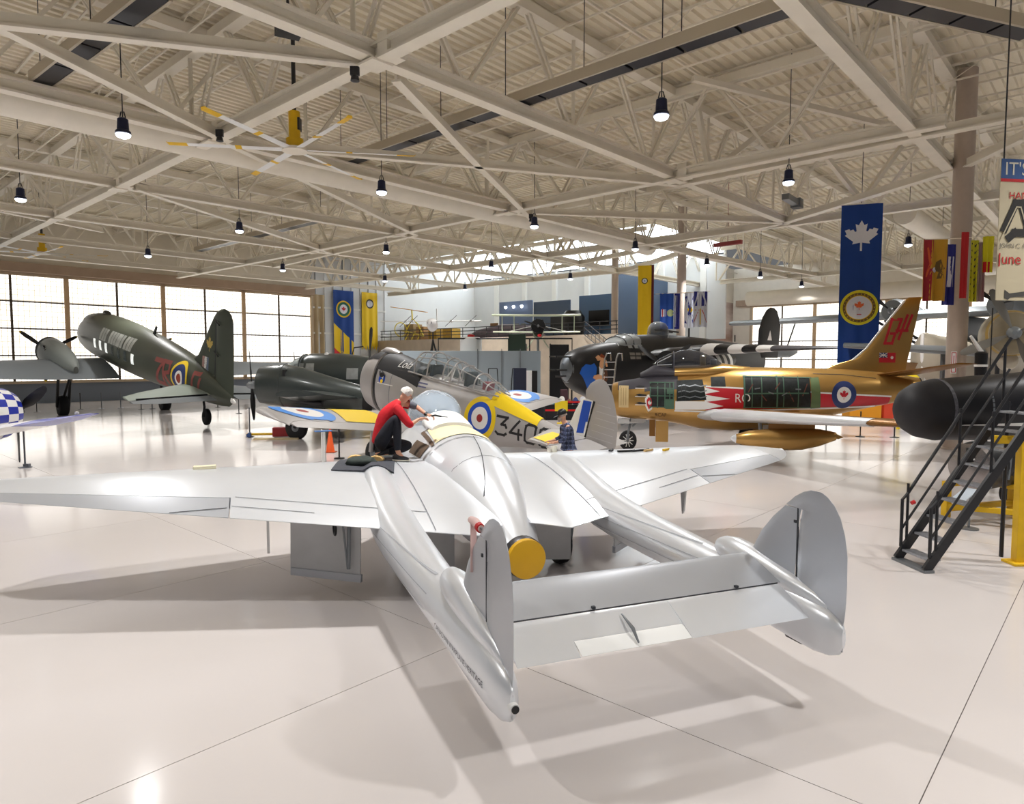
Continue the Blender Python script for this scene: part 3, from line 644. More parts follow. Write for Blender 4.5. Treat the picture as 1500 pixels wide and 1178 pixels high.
    SJ.part('door_lip', MB().bar((4.95, sd * 2.715, .26), (4.35, sd * 1.875, .24), .05, .10), M_SILV2, od)
    SJ.part('brake_hose', MB().tube([(4.43 + .13 * cos(t), sd * 2.2, .93 + .10 * sin(t)) for t in [k * pi / 6 for k in range(13)]], .016, 8), M_BLACK, od)
    SJ.part('door_strut', MB().tube([(4.38, sd * 2.02, 1.0), (4.36, sd * 2.04, .38)], .025, 8).tube([(4.37, sd * 2.1, .95), (4.36, sd * 2.05, .38)], .015, 6), M_GREYST, od)
    SJ.part('inner_gear_door', MB().bar((4.56, sd * .56, .60), (4.36, sd * 1.16, .60), .03, .86), M_SILVD, bevel=.008)
    SJ.part('aileron_balance', MB().prism([(4.3, 1.15), (4.16, 1.15), (4.2, .78), (4.24, .72)], sd * 3.0, sd * 3.03), M_SILVD)
    SJ.part('tie_down', MB().tube([(2.6, y + sd * .1, .74), (2.6, y + sd * .1, .58)], .012, 6), M_WHITE)
nw = wheel_parts(SJ, (8.3, 0, .27), .27, .16, M_RUBBER, M_GREYST, name='nose_wheel')
SJ.part('nose_leg', MB().tube([(8.3, .14, .27), (8.25, .1, .55), (8.2, 0, .95)], .04, 10), M_GREYST)
# tailplane and elevator
def tp(ys, c0, c1): return
tpl = SJ.part('tailplane', MB().foil([(yy, .93, .425, 1.165, .13, 1.025) for yy in (-1.46, -.7, 0, .7, 1.46)], 0, 1, n=10, camber=0), M_SILV2)
ev = MB(); 
def el(y0, y1, c1): return MB().foil([(y0, .405, .405 + (.02 - .405) * c1, 1.02, .09, 1.02 - .18 * c1), (y1, .405, .405 + (.02 - .405) * c1, 1.02, .09, 1.02 - .18 * c1)], 0, 1, n=7, camber=0)
elv = SJ.part('elevator', el(-1.36, -.15, 1.0), M_SILV, tpl)
SJ.part('elevator_inner', el(-.15, .86, .62), M_SILV, elv); SJ.part('elevator_left', el(.86, 1.38, 1.0), M_SILV, elv)
for (a, b) in ((-.142, .35), (.352, .852)): SJ.part('trim_tab', MB().foil([(a, .162, .02, .906, .10, .845), (b, .162, .02, .906, .10, .845)], 0, 1, n=5, camber=0), M_WHITE, elv)
SJ.part('tab_rod', MB().tube([(.30, .35, 1.01), (.12, .35, .955), (.03, .35, .875)], [.006, .016, .008], 8), M_GREYST, elv)
SJ.part('hinge_gap', MB().box((.416, 0, 1.026), (.007, 2.74, .010)), M_GAP, tpl)
for yy in (-.9, .55): SJ.part('hinge_bracket', MB().box((.415, yy, 1.05), (.03, .03, .02)), M_GAP, tpl)
# cockpit: bubble canopy with frame and the stripped spine behind it
can = [(7.0, .10, 1.9, 2.02), (7.15, .28, 1.9, 2.24), (7.4, .40, 1.9, 2.42), (7.75, .46, 1.88, 2.52), (8.1, .45, 1.85, 2.48), (8.4, .38, 1.8, 2.32), (8.65, .26, 1.75, 2.08), (8.8, .1, 1.72, 1.85)]
cn = SJ.part('canopy', MB().loft(can, 30), M_PERSPEX)
SJ.part('canopy_fairing', MB().loft([(6.55, .36, 1.80, 2.04), (6.9, .40, 1.8, 2.12), (7.12, .38, 1.8, 2.2), (7.3, .36, 1.8, 2.16)], 24), M_WHITE, cn)
SJ.part('canopy_frame', MB().tube([(7.95 , .47 * cos(t), 1.87 + .65 * sin(t)) for t in [k * pi / 12 for k in range(13)]], .018, 8), M_SILV, cn)
SJ.part('seat_back', MB().box((7.5, 0, 1.95), (.14, .4, .5)), M_BLACK, cn, bevel=.05)
M_CREAM = mat('masking_paper', (232, 220, 178), .7, noise=.06, nscale=7); M_BROWN = mat('open_bay', (92, 74, 58), .7, noise=.2, nscale=8)
SJ.mark('open_panel', quad2([(-.46, -.42), (.46, -.42), (.40, .36), (-.40, .36)], 16, 12), pod, (6.35, 0, 3), (0, -1, 0), (1, 0, 0), M_CREAM, off=.012)
SJ.mark('bay_edge', strokes2([[(-.50, -.42), (-.47, .40), (.46, .40), (.49, -.1)]], .05), pod, (6.35, 0, 3), (0, -1, 0), (1, 0, 0), M_BROWN, off=.02)
SJ.mark('bay_opening', quad2([(-.34, -.30), (.30, -.30), (.30, -.06), (-.34, -.06)], 10, 6), pod, (6.3, .42, 1.72), (-1, 0, 0), (0, -.55, 1), M_BROWN, off=.014)
for x, m in ((5.75, M_LINE), (4.95, M_LINE), (5.78, M_LINE)): SJ.mark('frame_joint', strokes2([[(-.6, 0), (.6, 0)]], .012), pod, (x, 0, 3), (0, -1, 0), (1, 0, 0), m)
SJ.mark('spine_joint', strokes2([[(-1.7, .06), (1.2, -.10)]], .012), pod, (4.6, -.34, 2.6), (1, 0, 0), (0, 1, .45), M_GAP)
SJ.mark('side_joint', strokes2([[(-1.0, 0), (.6, -.06)]], .01), pod, (4.3, .3, 2.4), (1, 0, 0), (0, .8, .6), M_LINE)
SJ.part('jet_pipe', MB().lathe([(.235, -.10), (.262, -.06), (.262, .1), (.22, .12)], 30, Matrix.Rotation(pi / 2, 3, 'Y'), (3.36, 0, .61)), mat('pipe_dark', (70, 68, 70), .4, .6))
cover = thing(MB().lathe([(.01, -.05), (.235, -.05), (.25, -.04), (.25, .06), (.01, .06)], 32, Matrix.Rotation(pi / 2, 3, 'Y')), 'exhaust_cover', mat('cover_yellow', (214, 164, 10), .5, noise=.03, nscale=4), 'round yellow cover plugged into the tail pipe of the silver jet', 'cover')
cover.matrix_world = Matrix.Translation((1.336, 5.289, 0)) @ Matrix.Rotation(R(110.9), 4, 'Z') @ Matrix.Translation((3.25, 0, .61))
JET_M = Matrix.Translation((1.336, 5.289, 0)) @ Matrix.Rotation(R(110.9), 4, 'Z')
def on_jet(x, y, z): return JET_M @ Vector((x, y, z))
M_PINK = mat('faded_pink', (224, 192, 188), .7); M_RED = mat('signal_red', (196, 24, 28), .5)
pc = thing(MB().tube([(.46, 0, 0), (.60, 0, .02), (.72, 0, .015)], [.026, .036, .03], 10), 'pitot_cover', M_PINK, 'faded pink sleeve with red band over the probe of the near fin', 'cover')
pc.matrix_world = JET_M @ Matrix.Translation((0, 1.51, 1.785))
b = MB().tube([(.47, 0, 0), (.52, 0, .005)], .038, 10).build('band', M_RED, pc); MB().bar((.66, 0, 0), (.60, .02, -.38), .05, .008).build('strap', M_PINK, pc)
# ------------------------------------------------------------------ silver trainer with yellow bands (3400)
M_TRN = mat('trainer_silver', (176, 172, 170), .42, .25, noise=.03, nscale=2)
M_TYEL = mat('trainer_yellow', (244, 208, 10), .45); M_RBLUE = mat('roundel_blue', (22, 78, 190), .45); M_RWHITE = mat('roundel_white', (238, 236, 232), .45); M_RRED = mat('roundel_red', (160, 34, 34), .45); M_SKY = mat('wing_roundel_blue', (60, 140, 226), .45)
M_OLIVE_BLK = mat('matt_black', (26, 25, 27), .6)
TA = Craft('training_aircraft', 'silver trainer with yellow bands, long glazed canopy and 3400 on its side', (2.31, 17.32, 1.24), 55.3, 8.8, 1.0, 1.15)
cowl = TA.part('engine_cowl', MB().loft([(8.42, .50, -.58, .52), (8.40, .58, -.68, .60), (8.25, .66, -.80, .70), (8.0, .70, -.86, .79), (7.75, .71, -.90, .81), (7.72, .66, -.84, .76)], 40), M_TRN)
TA.part('cowl_opening', MB().lathe([(.5, 0), (.5, .02)], 30, Matrix.Rotation(pi / 2, 3, 'Y'), (8.42, 0, -.03)), M_BLACK, cowl)
TA.part('cowl_gap', MB().loft([(7.72, .675, -.855, .77), (7.60, .675, -.855, .77)], 40), M_BLACK, cowl)
fus_s = [(7.60, .69, -.90, .80), (7.2, .68, -1.0, .80), (6.5, .62, -1.12, .70), (6.0, .57, -1.18, .50, 2.2), (5.0, .53, -1.2, .45, 2.3), (4.0, .49, -1.12, .40, 2.3), (3.3, .45, -1.0, .36, 2.2), (2.4, .36, -.86, .12), (1.8, .29, -.76, -.04), (1.2, .21, -.68, -.15), (.7, .13, -.6, -.22), (.35, .05, -.52, -.3)]
fus = TA.part('fuselage', MB().loft(fus_s, 44), M_TRN)
def shell(secs, t0, t1, off, n=20): return MB().loft([(s[0], s[1] + off, s[2] - off, s[3] + off) + tuple(s[4:]) for s in secs], n, t0=t0, t1=t1)
TA.part('antiglare_panel', shell(fus_s[:4], R(28), R(152), .008), M_OLIVE_BLK, fus)
TA.part('cowl_antiglare', shell([(8.25, .66, -.80, .70), (8.0, .70, -.86, .79), (7.75, .71, -.90, .81)], R(48), R(132), .008), M_OLIVE_BLK, cowl)
TA.part('spine_band', shell([(3.36, .455, -1.0, .375), (2.9, .41, -.94, .25), (2.4, .36, -.86, .12), (1.8, .29, -.76, -.04)], R(35), R(145), .022), M_TYEL, fus)
TA.roundel(fus, (3.59, 0, -.30), (-1, 0, 0), (0, 0, 1), (.10, .28, .40, .53), (M_RRED, M_RWHITE, M_RBLUE, M_TYEL), parent=fus)
TA.mark('roundel_yellow', disc2(.40, .53), fus, (3.59, 0, -.30), (-1, 0, 0), (0, 0, 1), M_TYEL, parent=fus, off=.009)
dig = {'3': [[(-.16, .3), (.16, .3), (.0, .05), (.12, .05), (.16, -.02), (.16, -.24), (.10, -.3), (-.10, -.3), (-.16, -.24)]], '4': [[(.06, .3), (-.17, -.12), (.19, -.12)], [(.09, .02), (.09, -.3)]], '0': [[(-.15, -.24), (-.15, .24), (-.09, .3), (.09, .3), (.15, .24), (.15, -.24), (.09, -.3), (-.09, -.3), (-.15, -.24)]]}
for ch, x, z in (('3', 2.86, -.36), ('4', 2.40, -.385), ('0', 1.96, -.41), ('0', 1.52, -.435)):
    TA.port('number', strokes2([[(a, b * .72) for a, b in p] for p in dig[ch]], .062, .08), fus, x, z, M_OLIVE_BLK, parent=fus)
TA.port('name_script', text2('Lola', .27, 2, shear=.35), fus, 6.72, .58, M_RWHITE, parent=fus, off=.018)
for dz, w in ((.0, .34), (-.09, .3)): TA.port('stencil', strokes2([[(-w / 2, dz), (-.02, dz)], [(.02, dz), (w / 2, dz)]], .035), fus, 5.85, .22, mat('stencil_blue', (96, 98, 140), .5), parent=fus)
TA.port('crest', disc2(0, .13, 24, 2), fus, 7.35, .12, M_RBLUE, parent=fus); TA.port('crest_bird', poly2([(-.07, .03), (-.02, .1), (.06, .07), (.05, -.02), (0, .02)], 1), fus, 7.35, .13, M_RWHITE, parent=fus, off=.01); TA.port('crest_shield', disc2(0, .055, 16, 2), fus, 7.34, .06, M_TYEL, parent=fus, off=.012)
TA.port('panel_joint', strokes2([[(0, .62), (0, -.7)]], .018), fus, 7.0, .0, M_LINE, parent=fus); TA.port('panel_joint', strokes2([[(-.3, 0), (.3, 0)]], .025), fus, 7.2, .0, M_RWHITE, parent=fus); TA.port('panel_joint', strokes2([[(-.15, 0), (.2, 0)]], .018), fus, 8.1, .12, M_RWHITE, parent=cowl)
TA.part('exhaust_stub', MB().tube([(7.45, .62, .28), (7.3, .74, .24)], .07, 12), M_DARK, fus)
TA.part('intake', MB().loft([(8.1, .1, .70, .82), (7.9, .16, .72, .92), (7.6, .17, .74, .93), (7.3, .1, .76, .86)], 16), M_TRN, fus)
# glazed canopy with its hoops
base = {6.45: (.50, .45, .72), 6.2: (.5, .45, 1.0), 5.7: (.49, .42, 1.05), 5.1: (.47, .40, .98), 4.5: (.46, .38, .87), 3.95: (.44, .36, .74), 3.55: (.40, .34, .58), 3.15: (.28, .30, .40)}
xs = sorted(base, reverse=True)
def hoop(x, k=13):
    w, z0, z1 = base[x]; return [(x, w * math.copysign(abs(cos(t)) ** .8, cos(t)), z0 + (z1 - z0) * abs(sin(t)) ** .8) for t in [pi * i / (k - 1) for i in range(k)]]
gl = MB(); 
for x in xs: gl.v += [Vector(p) for p in hoop(x)]
for i in range(len(xs) - 1):
    for j in range(12): a = i * 13 + j; gl.f.append([a, a + 1, a + 14, a + 13])
cnp = TA.part('canopy', gl, glass_mat('canopy_glass', (170, 190, 200), .16))
for x in (6.2, 5.7, 5.1, 4.8, 4.5, 3.95, 3.55):
    if x not in base: base[x] = tuple((a + b) / 2 for a, b in zip(base[5.1], base[4.5]))
    TA.part('canopy_hoop', MB().tube(hoop(x), .022, 6), M_TRN, cnp)
for j in (0, 3, 6, 9, 12): TA.part('canopy_rail', MB().tube([hoop(x)[j] for x in xs], .020 if j in (0, 12) else .015, 6), M_TRN, cnp)
TA.part('roll_frame', MB().tube([(4.95, .3, .3), (5.0, 0, .86), (4.95, -.3, .3)], .02, 6).tube([(5.25, .28, .3), (5.0, .0, .86)], .018, 6), M_RWHITE, cnp)
for x in (5.75, 4.4): TA.part('seat', MB().box((x, 0, .42), (.16, .5, .62)).box((x + .2, 0, .2), (.4, .5, .2)), M_OLIVE_BLK, cnp, bevel=.05)
TA.part('instrument_hood', MB().loft([(6.15, .42, .3, .66), (5.95, .40, .3, .64)], 20), M_OLIVE_BLK, cnp); TA.part('headrest', MB().box((3.75, 0, .42), (.25, .3, .3)), mat('dull_red', (150, 60, 66), .6), cnp, bevel=.04)
# wings
def tw(ys, side=1): 
    out = []
    for y in ys:
        t = (y - .5) / 5.5; xl = 7.25 - .62 * t; xt = 4.75 - .12 * t; z = -.88 + .60 * t; th = .14 - .05 * t
        if y > 5.5: k = (y - 5.5) / .5; xl -= 1.55 * k ** 2; xt -= .0 * k; th *= 1 - .4 * k
        out.append((side * y, xl, xt, z, th, z - .03))
    return out
for sd in (1, -1):
    w = TA.part('wing', MB().foil(tw([.3, 1.2, 2.4, 3.6, 4.8, 5.5, 5.7, 5.85, 5.96, 6.0], sd), 0, .80, n=11), M_TRN)
    ail = TA.part('aileron', MB().foil(tw([1.0, 2.4, 3.6, 4.8, 5.5, 5.7, 5.85], sd), .81, 1, n=4), M_TRN, w)
    bv = [w, ail]
    TA.mark('wing_band', quad2([(-.98, .25), (1.6, -.35), (1.6, .95), (-.98, 2.0)] if sd > 0 else [(-.98, -.25), (1.6, .35), (1.6, -.95), (-.98, -2.0)], 20, 14), w, (5.75, sd * 2.1, 1), (1, 0, 0), (0, 1, 0), M_TYEL, parent=w, off=.012)
    TA.mark('wing_roundel', disc2(.52, .82), w, (5.88, sd * 4.75, 1), (1, 0, 0), (0, 1, 0), M_SKY, parent=w, off=.012)
    TA.mark('wing_roundel', disc2(.16, .52), w, (5.88, sd * 4.75, 1), (1, 0, 0), (0, 1, 0), M_RWHITE, parent=w, off=.012)
    TA.mark('wing_roundel', disc2(0, .16), w, (5.88, sd * 4.75, 1), (1, 0, 0), (0, 1, 0), M_RRED, parent=w, off=.012)
    wheel_parts(TA, (6.75, sd * 1.25, -1.75), .36, .2, M_RUBBER, M_GREYST, name='main_wheel')
    TA.part('gear_leg', MB().tube([(6.75, sd * 1.42, -1.7), (6.75, sd * 1.4, -.8)], .07, 12), M_TRN)
# tail
TA.part('tailplane', MB().foil([(y, 1.55 - .28 * abs(y), .40, -.22, .10) for y in (-1.1, -.6, 0, 1, 1.9)], n=8, camber=0), M_TRN)
tp = [c for c in kids(TA.root) if c.name.startswith('tailplane')][0]
TA.part('elevator', MB().foil([(y, .385, -.28 + .12 * max(0, abs(y) - 1.2), -.23, .08, -.30) for y in (.12, 1, 1.7, 2.05)], n=6, camber=0), M_TRN, tp); TA.part('elevator', MB().foil([(y, .385, -.28 + .12 * max(0, abs(y) - 1.2), -.23, .08, -.30) for y in (-.12, -.6, -.9, -1.1)], n=6, camber=0), M_TRN, tp)
TA.mark('tail_band', quad2([(-.32, -.55), (.30, -.55), (.18, .55), (-.32, .62)], 8, 8), tp, (.80, 1.15, 1), (1, 0, 0), (0, 1, 0), M_TYEL, parent=tp, off=.012)
fn = TA.part('fin', MB().foil([(-.2, 1.05, .48, 0, .10), (.1, .93, .44, 0, .11), (.37, .84, .39, 0, .12), (.60, .72, .35, 0, .13), (.66, .66, .34, 0, .13)], 0, .98, n=7, camber=0, axis='z'), M_RWHITE)
TA.mark('fin_flash', quad2([(-.10, -.38), (.20, -.34), (.265, .46), (-.02, .46)], 6, 12), fn, (.62, 0, .16), (-1, 0, 0), (0, 0, 1), M_RBLUE, parent=fn, off=.006)
rd = TA.part('rudder', MB().foil([(-.50, .455, -.38, 0, .06), (-.25, .445, -.45, 0, .075), (.1, .41, -.43, 0, .08), (.4, .36, -.36, 0, .09), (.64, .315, -.26, 0, .09), (.67, .60, -.25, 0, .08), (.85, .62, -.16, 0, .08), (1.02, .52, -.02, 0, .08), (1.12, .38, .08, 0, .08), (1.16, .28, .18, 0, .07)], n=8, camber=0, axis='z'), M_TRN)
for k in range(7): TA.port('fabric_rib', strokes2([[(-.38, 0), (.36, -.05)]], .010), rd, .02, -.3 + k * .15, M_SILVD, parent=rd)
TA.part('rudder_gap', MB().bar((.475, 0, -.5), (.33, 0, .64), .022, .07), M_BLACK, rd)
TA.part('tail_wheel', wheel(MB(), (.9, 0, -.92), .16, .1), M_RUBBER); TA.part('tail_strut', MB().tube([(.9, .06, -.92), (1.0, 0, -.6)], .035, 8), M_GREYST)
blade_prop(TA, (8.62, 0, -.02), 2, 1.42, R(86), M_OLIVE_BLK, M_GREYST, chord=.34)
# ------------------------------------------------------------------ gold jet with the open engine bay
M_GOLD = mat('gold_paint', (182, 142, 78), .28, .6, noise=.04, nscale=1.5, coat=.2); M_GOLDD = mat('gold_under', (136, 94, 44), .4, .5)  # second gold: shade on wings and tailplane put into a darker colour
M_SRED = mat('stripe_red', (196, 28, 44), .4); M_BAY = mat('bay_green_black', (24, 30, 30), .5, .2, noise=.5, nscale=9); M_ZINC = mat('zinc_green', (98, 118, 76), .55); M_BAYRIB = mat('bay_rib', (70, 104, 84), .5)
M_AG = mat('antiglare_grey', (70, 68, 76), .55); M_SMOKE = glass_mat('smoked_glass', (56, 58, 64), .68)
GJ = Craft('jet_aircraft', 'gold swept-wing jet with red dart stripes and its side panels taken off', (13.3, 21.1, 0), 79.2, 0, .967, 1.15)
gs = [(10.42, .34, 1.17, 2.0), (10.38, .44, 1.10, 2.07), (10.1, .55, 1.04, 2.13), (9.6, .63, .98, 2.2), (9.0, .69, .95, 2.32), (8.3, .74, .88, 2.42), (7.4, .78, .72, 2.5), (6.4, .80, .68, 2.55), (5.4, .80, .75, 2.56), (4.4, .78, .92, 2.55), (3.4, .72, 1.12, 2.53), (2.6, .64, 1.30, 2.50), (1.8, .52, 1.46, 2.44), (1.0, .40, 1.62, 2.34), (.6, .34, 1.7, 2.28)]
gf = GJ.part('fuselage', MB().loft(gs, 48), M_GOLD)
GJ.part('air_intake', MB().loft([(10.43, .33, 1.19, 1.98), (10.0, .3, 1.22, 1.95)], 30), M_DARK, gf); GJ.part('tail_pipe', MB().lathe([(.28, 0), (.28, .1)], 24, Matrix.Rotation(pi / 2, 3, 'Y'), (.54, 0, 1.99)), M_DARK, gf)
def sh(t0, t1, x0, x1, off=.008, n=20):
    def at(x):
        for a, b in zip(gs[:-1], gs[1:]):
            if a[0] >= x >= b[0]: k = (a[0] - x) / (a[0] - b[0]); return (x,) + tuple(p + (q - p) * k for p, q in zip(a[1:4], b[1:4]))
    return MB().loft([(s[0], s[1] + off, s[2] - off, s[3] + off) for s in [at(x0 + (x1 - x0) * i / 14) for i in range(15)]], n, t0=R(t0), t1=R(t1))
GJ.part('antiglare_panel', sh(32, 148, 10.2, 8.95), M_AG, gf); GJ.part('antiglare_panel', sh(20, 160, 9.3, 8.2, .010), M_AG, gf)
GJ.part('windscreen_fairing', MB().loft([(9.45, .1, 2.2, 2.38), (9.2, .3, 2.2, 2.5), (8.95, .40, 2.2, 2.64), (8.6, .46, 2.2, 2.62), (8.15, .48, 2.2, 2.56)], 24), M_AG, gf)
# canopy
cg = GJ.part('canopy', MB().loft([(8.32, .40, 2.3, 2.99), (8.1, .43, 2.3, 3.06), (7.8, .44, 2.3, 3.09), (7.4, .43, 2.3, 3.02), (7.0, .36, 2.3, 2.86), (6.75, .26, 2.3, 2.70)], 30), M_SMOKE)
GJ.part('windscreen', MB().loft([(9.02, .12, 2.4, 2.66), (8.75, .32, 2.4, 2.84), (8.36, .40, 2.4, 3.0)], 24), M_SMOKE, cg)
GJ.part('canopy_sill', MB().loft([(8.3, .50, 2.2, 2.60), (7.8, .52, 2.2, 2.62), (7.2, .50, 2.2, 2.63), (6.7, .42, 2.2, 2.68), (6.3, .3, 2.2, 2.62), (5.8, .15, 2.2, 2.57)], 28), M_GOLD, cg)
GJ.part('windscreen_arch', MB().tube([(8.33 + .0 * sin(t), .42 * cos(t), 2.5 + .52 * sin(t)) for t in [pi * i / 12 for i in range(13)]], .022, 8), M_AG, cg); GJ.part('windscreen_frame', MB().tube([(8.4, .43, 2.64), (8.88, .30, 2.62), (8.86, .26, 2.70), (8.42, .40, 2.9)], .012, 6), M_SILV, cg)
GJ.part('seat', MB().box((7.35, 0, 2.68), (.18, .36, .5)), mat('seat_buff', (190, 170, 110), .6), cg, bevel=.04); GJ.part('seat_back', MB().box((7.0, 0, 2.6), (.2, .36, .4)), M_GREYST, cg, bevel=.04)
# side stripes and open bays (port side)
P = GJ.port
P('stripe_red', quad2([(-2.3, -.28), (2.72, -.46), (2.72, .30), (-2.3, .30)] if 0 else [(-.02, -.40), (5.75, -.20), (5.75, .02), (-.02, .27)], 60, 8), gf, 7.28, 1.72, M_SRED, parent=gf)
P('stripe_edge', strokes2([[(-1.0, -.43), (0.0, -.44), (5.75, -.23)], [(0, .29), (5.75, .04)], [(5.76, -.23), (5.76, .05)]], .045, .2), gf, 7.28, 1.72, M_RWHITE, parent=gf, off=.009)
for pts in ([(-.05, .26), (.42, .15), (-.05, .07)], [(-.05, .05), (.75, -.06), (-.05, -.16)], [(-1.0, -.14), (-.05, -.14), (.55, -.27), (-.05, -.38), (-1.0, -.40)]): P('dart', poly2(pts, 3), gf, 7.28, 1.72, M_RWHITE, parent=gf, off=.011)
P('lettering', text2('RO', .36, 2), gf, 6.13, 1.67, M_RWHITE, parent=gf, off=.012)
gb = P('gun_bay', quad2([(-.40, -.36), (.40, -.36), (.40, .36), (-.40, .36)], 14, 12), gf, 8.72, 1.74, M_BAY, parent=gf, off=.012)
for x in (-.38, -.14, .1, .26, .38): P('bay_frame', strokes2([[(x, -.36), (x, .36)]], .035), gf, 8.72, 1.74, M_BAYRIB, parent=gf, off=.02)
for z in (-.34, -.02, .2, .36): P('bay_frame', strokes2([[(-.4, z), (.4, z)]], .025), gf, 8.72, 1.74, M_BAYRIB, parent=gf, off=.02)
P('bay_box', quad2([(-.14, -.15), (.14, -.15), (.14, .13), (-.14, .13)], 6, 6), gf, 8.46, 1.5, M_BAYRIB, parent=gf, off=.024)
P('bay_box', quad2([(-.1, -.08), (.1, -.08), (.1, .06), (-.1, .06)], 6, 6), gf, 8.46, 1.86, M_BAYRIB, parent=gf, off=.024)
P('ammunition_bay', quad2([(-.46, -.27), (.50, -.22), (.38, .36), (-.46, .33)], 14, 10), gf, 7.78, 1.84, M_BAY, parent=gf, off=.012)
for z in (.18, .02, -.14): P('feed_chute', strokes2([[(-.4 + k * .18, z + (.02 if k % 2 else -.02)) for k in range(6)]], .03), gf, 7.78, 1.84, M_GREYST, parent=gf, off=.022)
for x in (-.3, -.16): P('feed_chute', strokes2([[(x, -.2), (x, .2)]], .02), gf, 7.78, 1.84, M_DARK, parent=gf, off=.026)
P('open_hatch', quad2([(-.23, -.14), (.24, -.14), (.22, .15), (-.23, .13)], 8, 6), gf, 6.9, 2.14, M_BAY, parent=gf, off=.012)
eb = P('engine_bay', quad2([(-1.15, -.46), (.95, -.43), (.90, .42), (-1.15, .46)], 30, 14), gf, 4.95, 1.86, M_BAY, parent=gf, off=.012)
for x in (-1.12, -.88, -.58, -.1, .1, .55): P('bay_frame', strokes2([[(x, -.43), (x, .43)]], .05 if x in (-1.12, -.1) else .03), gf, 4.95, 1.86, M_BAYRIB, parent=gf, off=.02)
P('bay_frame', strokes2([[(-1.1, -.05), (.85, -.02)]], .035), gf, 4.95, 1.86, M_BAYRIB, parent=gf, off=.022); P('bay_frame', strokes2([[(-1.15, .44), (.95, .40)], [(-1.15, -.44), (.95, -.42)]], .03), gf, 4.95, 1.86, M_BAYRIB, parent=gf, off=.022)
P('zinc_panel', quad2([(-.14, -.45), (.16, -.43), (.10, .42), (-.16, .40)], 6, 12), gf, 3.86, 1.86, M_ZINC, parent=gf, off=.016)
for k in range(9): P('engine_pipe', strokes2([[(-1.0 + .21 * k, .1 * sin(k * 2.1)), (-.86 + .21 * k, .25 * sin(k * 1.7 + 1))]], .03), gf, 4.95, 1.86, M_GREYST if k % 2 else mat('pipe_rust', (104, 58, 46), .5), parent=gf, off=.024)
for z in (1.98, 1.74, 1.5): P('gun_port', poly2([(-.18, 0), (-.05, .035), (.18, .01), (.18, -.02), (-.05, -.035)], 1), gf, 9.42, z, M_DARK, parent=gf, off=.01); P('gun_port_lip', strokes2([[(-.18, -.05), (.18, -.05)]], .02), gf, 9.42, z, M_RWHITE, parent=gf, off=.01)
P('paper_notice', quad2([(-.16, -.32), (.17, -.32), (.17, .32), (-.16, .32)], 4, 8), gf, 10.0, 1.68, mat('notice_paper', (214, 190, 140), .7), parent=gf, off=.012)
for k in range(3): P('notice_text', strokes2([[(-.08 + k * .08, -.24), (-.08 + k * .08, .24)]], .02, .05), gf, 10.0, 1.68, mat('notice_ink', (180, 150, 100), .7), parent=gf, off=.016)
P('crest', poly2([(x * .17 + 0, z * .26) for x, z in ((-.9, .5), (-.3, 1), (.6, .8), (.9, .1), (.5, -.7), (-.2, -1), (-.8, -.3))], 1), gf, 9.13, 1.5, M_RWHITE, parent=gf, off=.01); P('crest_mark', poly2([(x * .10, z * .18) for x, z in ((-.9, .5), (-.3, 1), (.6, .8), (.9, .1), (.5, -.7), (-.2, -1), (-.8, -.3))], 1), gf, 9.13, 1.5, M_SRED, parent=gf, off=.014); P('crest_mark', disc2(0, .06, 12, 1), gf, 9.12, 1.52, M_RWHITE, parent=gf, off=.018)
P('lettering', text2('RCAF', .16, 1), gf, 8.75, 1.15, mat('dark_gold', (84, 58, 30), .5), parent=gf, off=.01)
M_NAVY = mat('roundel_navy', (34, 52, 108), .45)
P('roundel', disc2(.22, .38), gf, 3.0, 1.80, M_NAVY, parent=gf, off=.014); P('roundel', disc2(0, .22), gf, 3.0, 1.80, M_RWHITE, parent=gf, off=.014); P('roundel', leaf(.14), gf, 3.0, 1.80, M_SRED, parent=gf, off=.018)
P('panel_joint', strokes2([[(0, .0), (.9, -.02), (1.9, -.12)]], .014), gf, 3.9, 2.38, M_DARK, parent=gf)
# fin, tailplane
ff = GJ.part('fin', MB().foil([(2.3, 3.9, 1.0, 0, .05), (2.62, 3.2, .95, 0, .07), (2.8, 2.55, .92, 0, .08), (3.1, 2.18, .85, 0, .08), (3.8, 1.62, .72, 0, .08), (4.44, 1.08, .60, 0, .08), (4.53, .95, .60, 0, .07)], n=9, camber=0, axis='z'), M_GOLD)
GJ.part('fin_leading_edge', MB().foil([(2.78, 2.62, 2.44, 0, .32), (3.1, 2.215, 2.08, 0, .35), (3.8, 1.655, 1.52, 0, .36), (4.44, 1.115, 1.0, 0, .36)], n=5, camber=0, axis='z'), M_RWHITE, ff)
mono = [[(-.12, -.32), (-.12, .32), (.16, .32), (.14, -.02)], [(-.12, -.32), (.1, -.32), (.1, -.06), (-.02, -.06)], [(.30, .42), (.26, -.2)], [(.12, .02), (.44, .02)], [(.44, .42), (.40, .02)]]
P('monogram', strokes2([[(a + b * .32, b * 1.05) for a, b in p] for p in mono], .075), ff, 1.42, 3.58, M_SRED, parent=ff, off=.012)
P('ensign', quad2([(-.25, -.14), (.25, -.14), (.25, .14), (-.25, .14)], 6, 4), ff, 1.55, 2.84, M_SRED, parent=ff, off=.01); P('ensign_canton', quad2([(-.25, 0), (0, 0), (0, .14), (-.25, .14)], 4, 2), ff, 1.55, 2.84, M_NAVY, parent=ff, off=.014)
P('ensign_cross', strokes2([[(-.24, .01), (-.01, .13)], [(-.24, .13), (-.01, .01)], [(-.125, .01), (-.125, .13)], [(-.24, .07), (-.01, .07)]], .018), ff, 1.55, 2.84, M_RWHITE, parent=ff, off=.018); P('ensign_badge', disc2(0, .045, 12, 1), ff, 1.41, 2.84, M_RWHITE, parent=ff, off=.016)
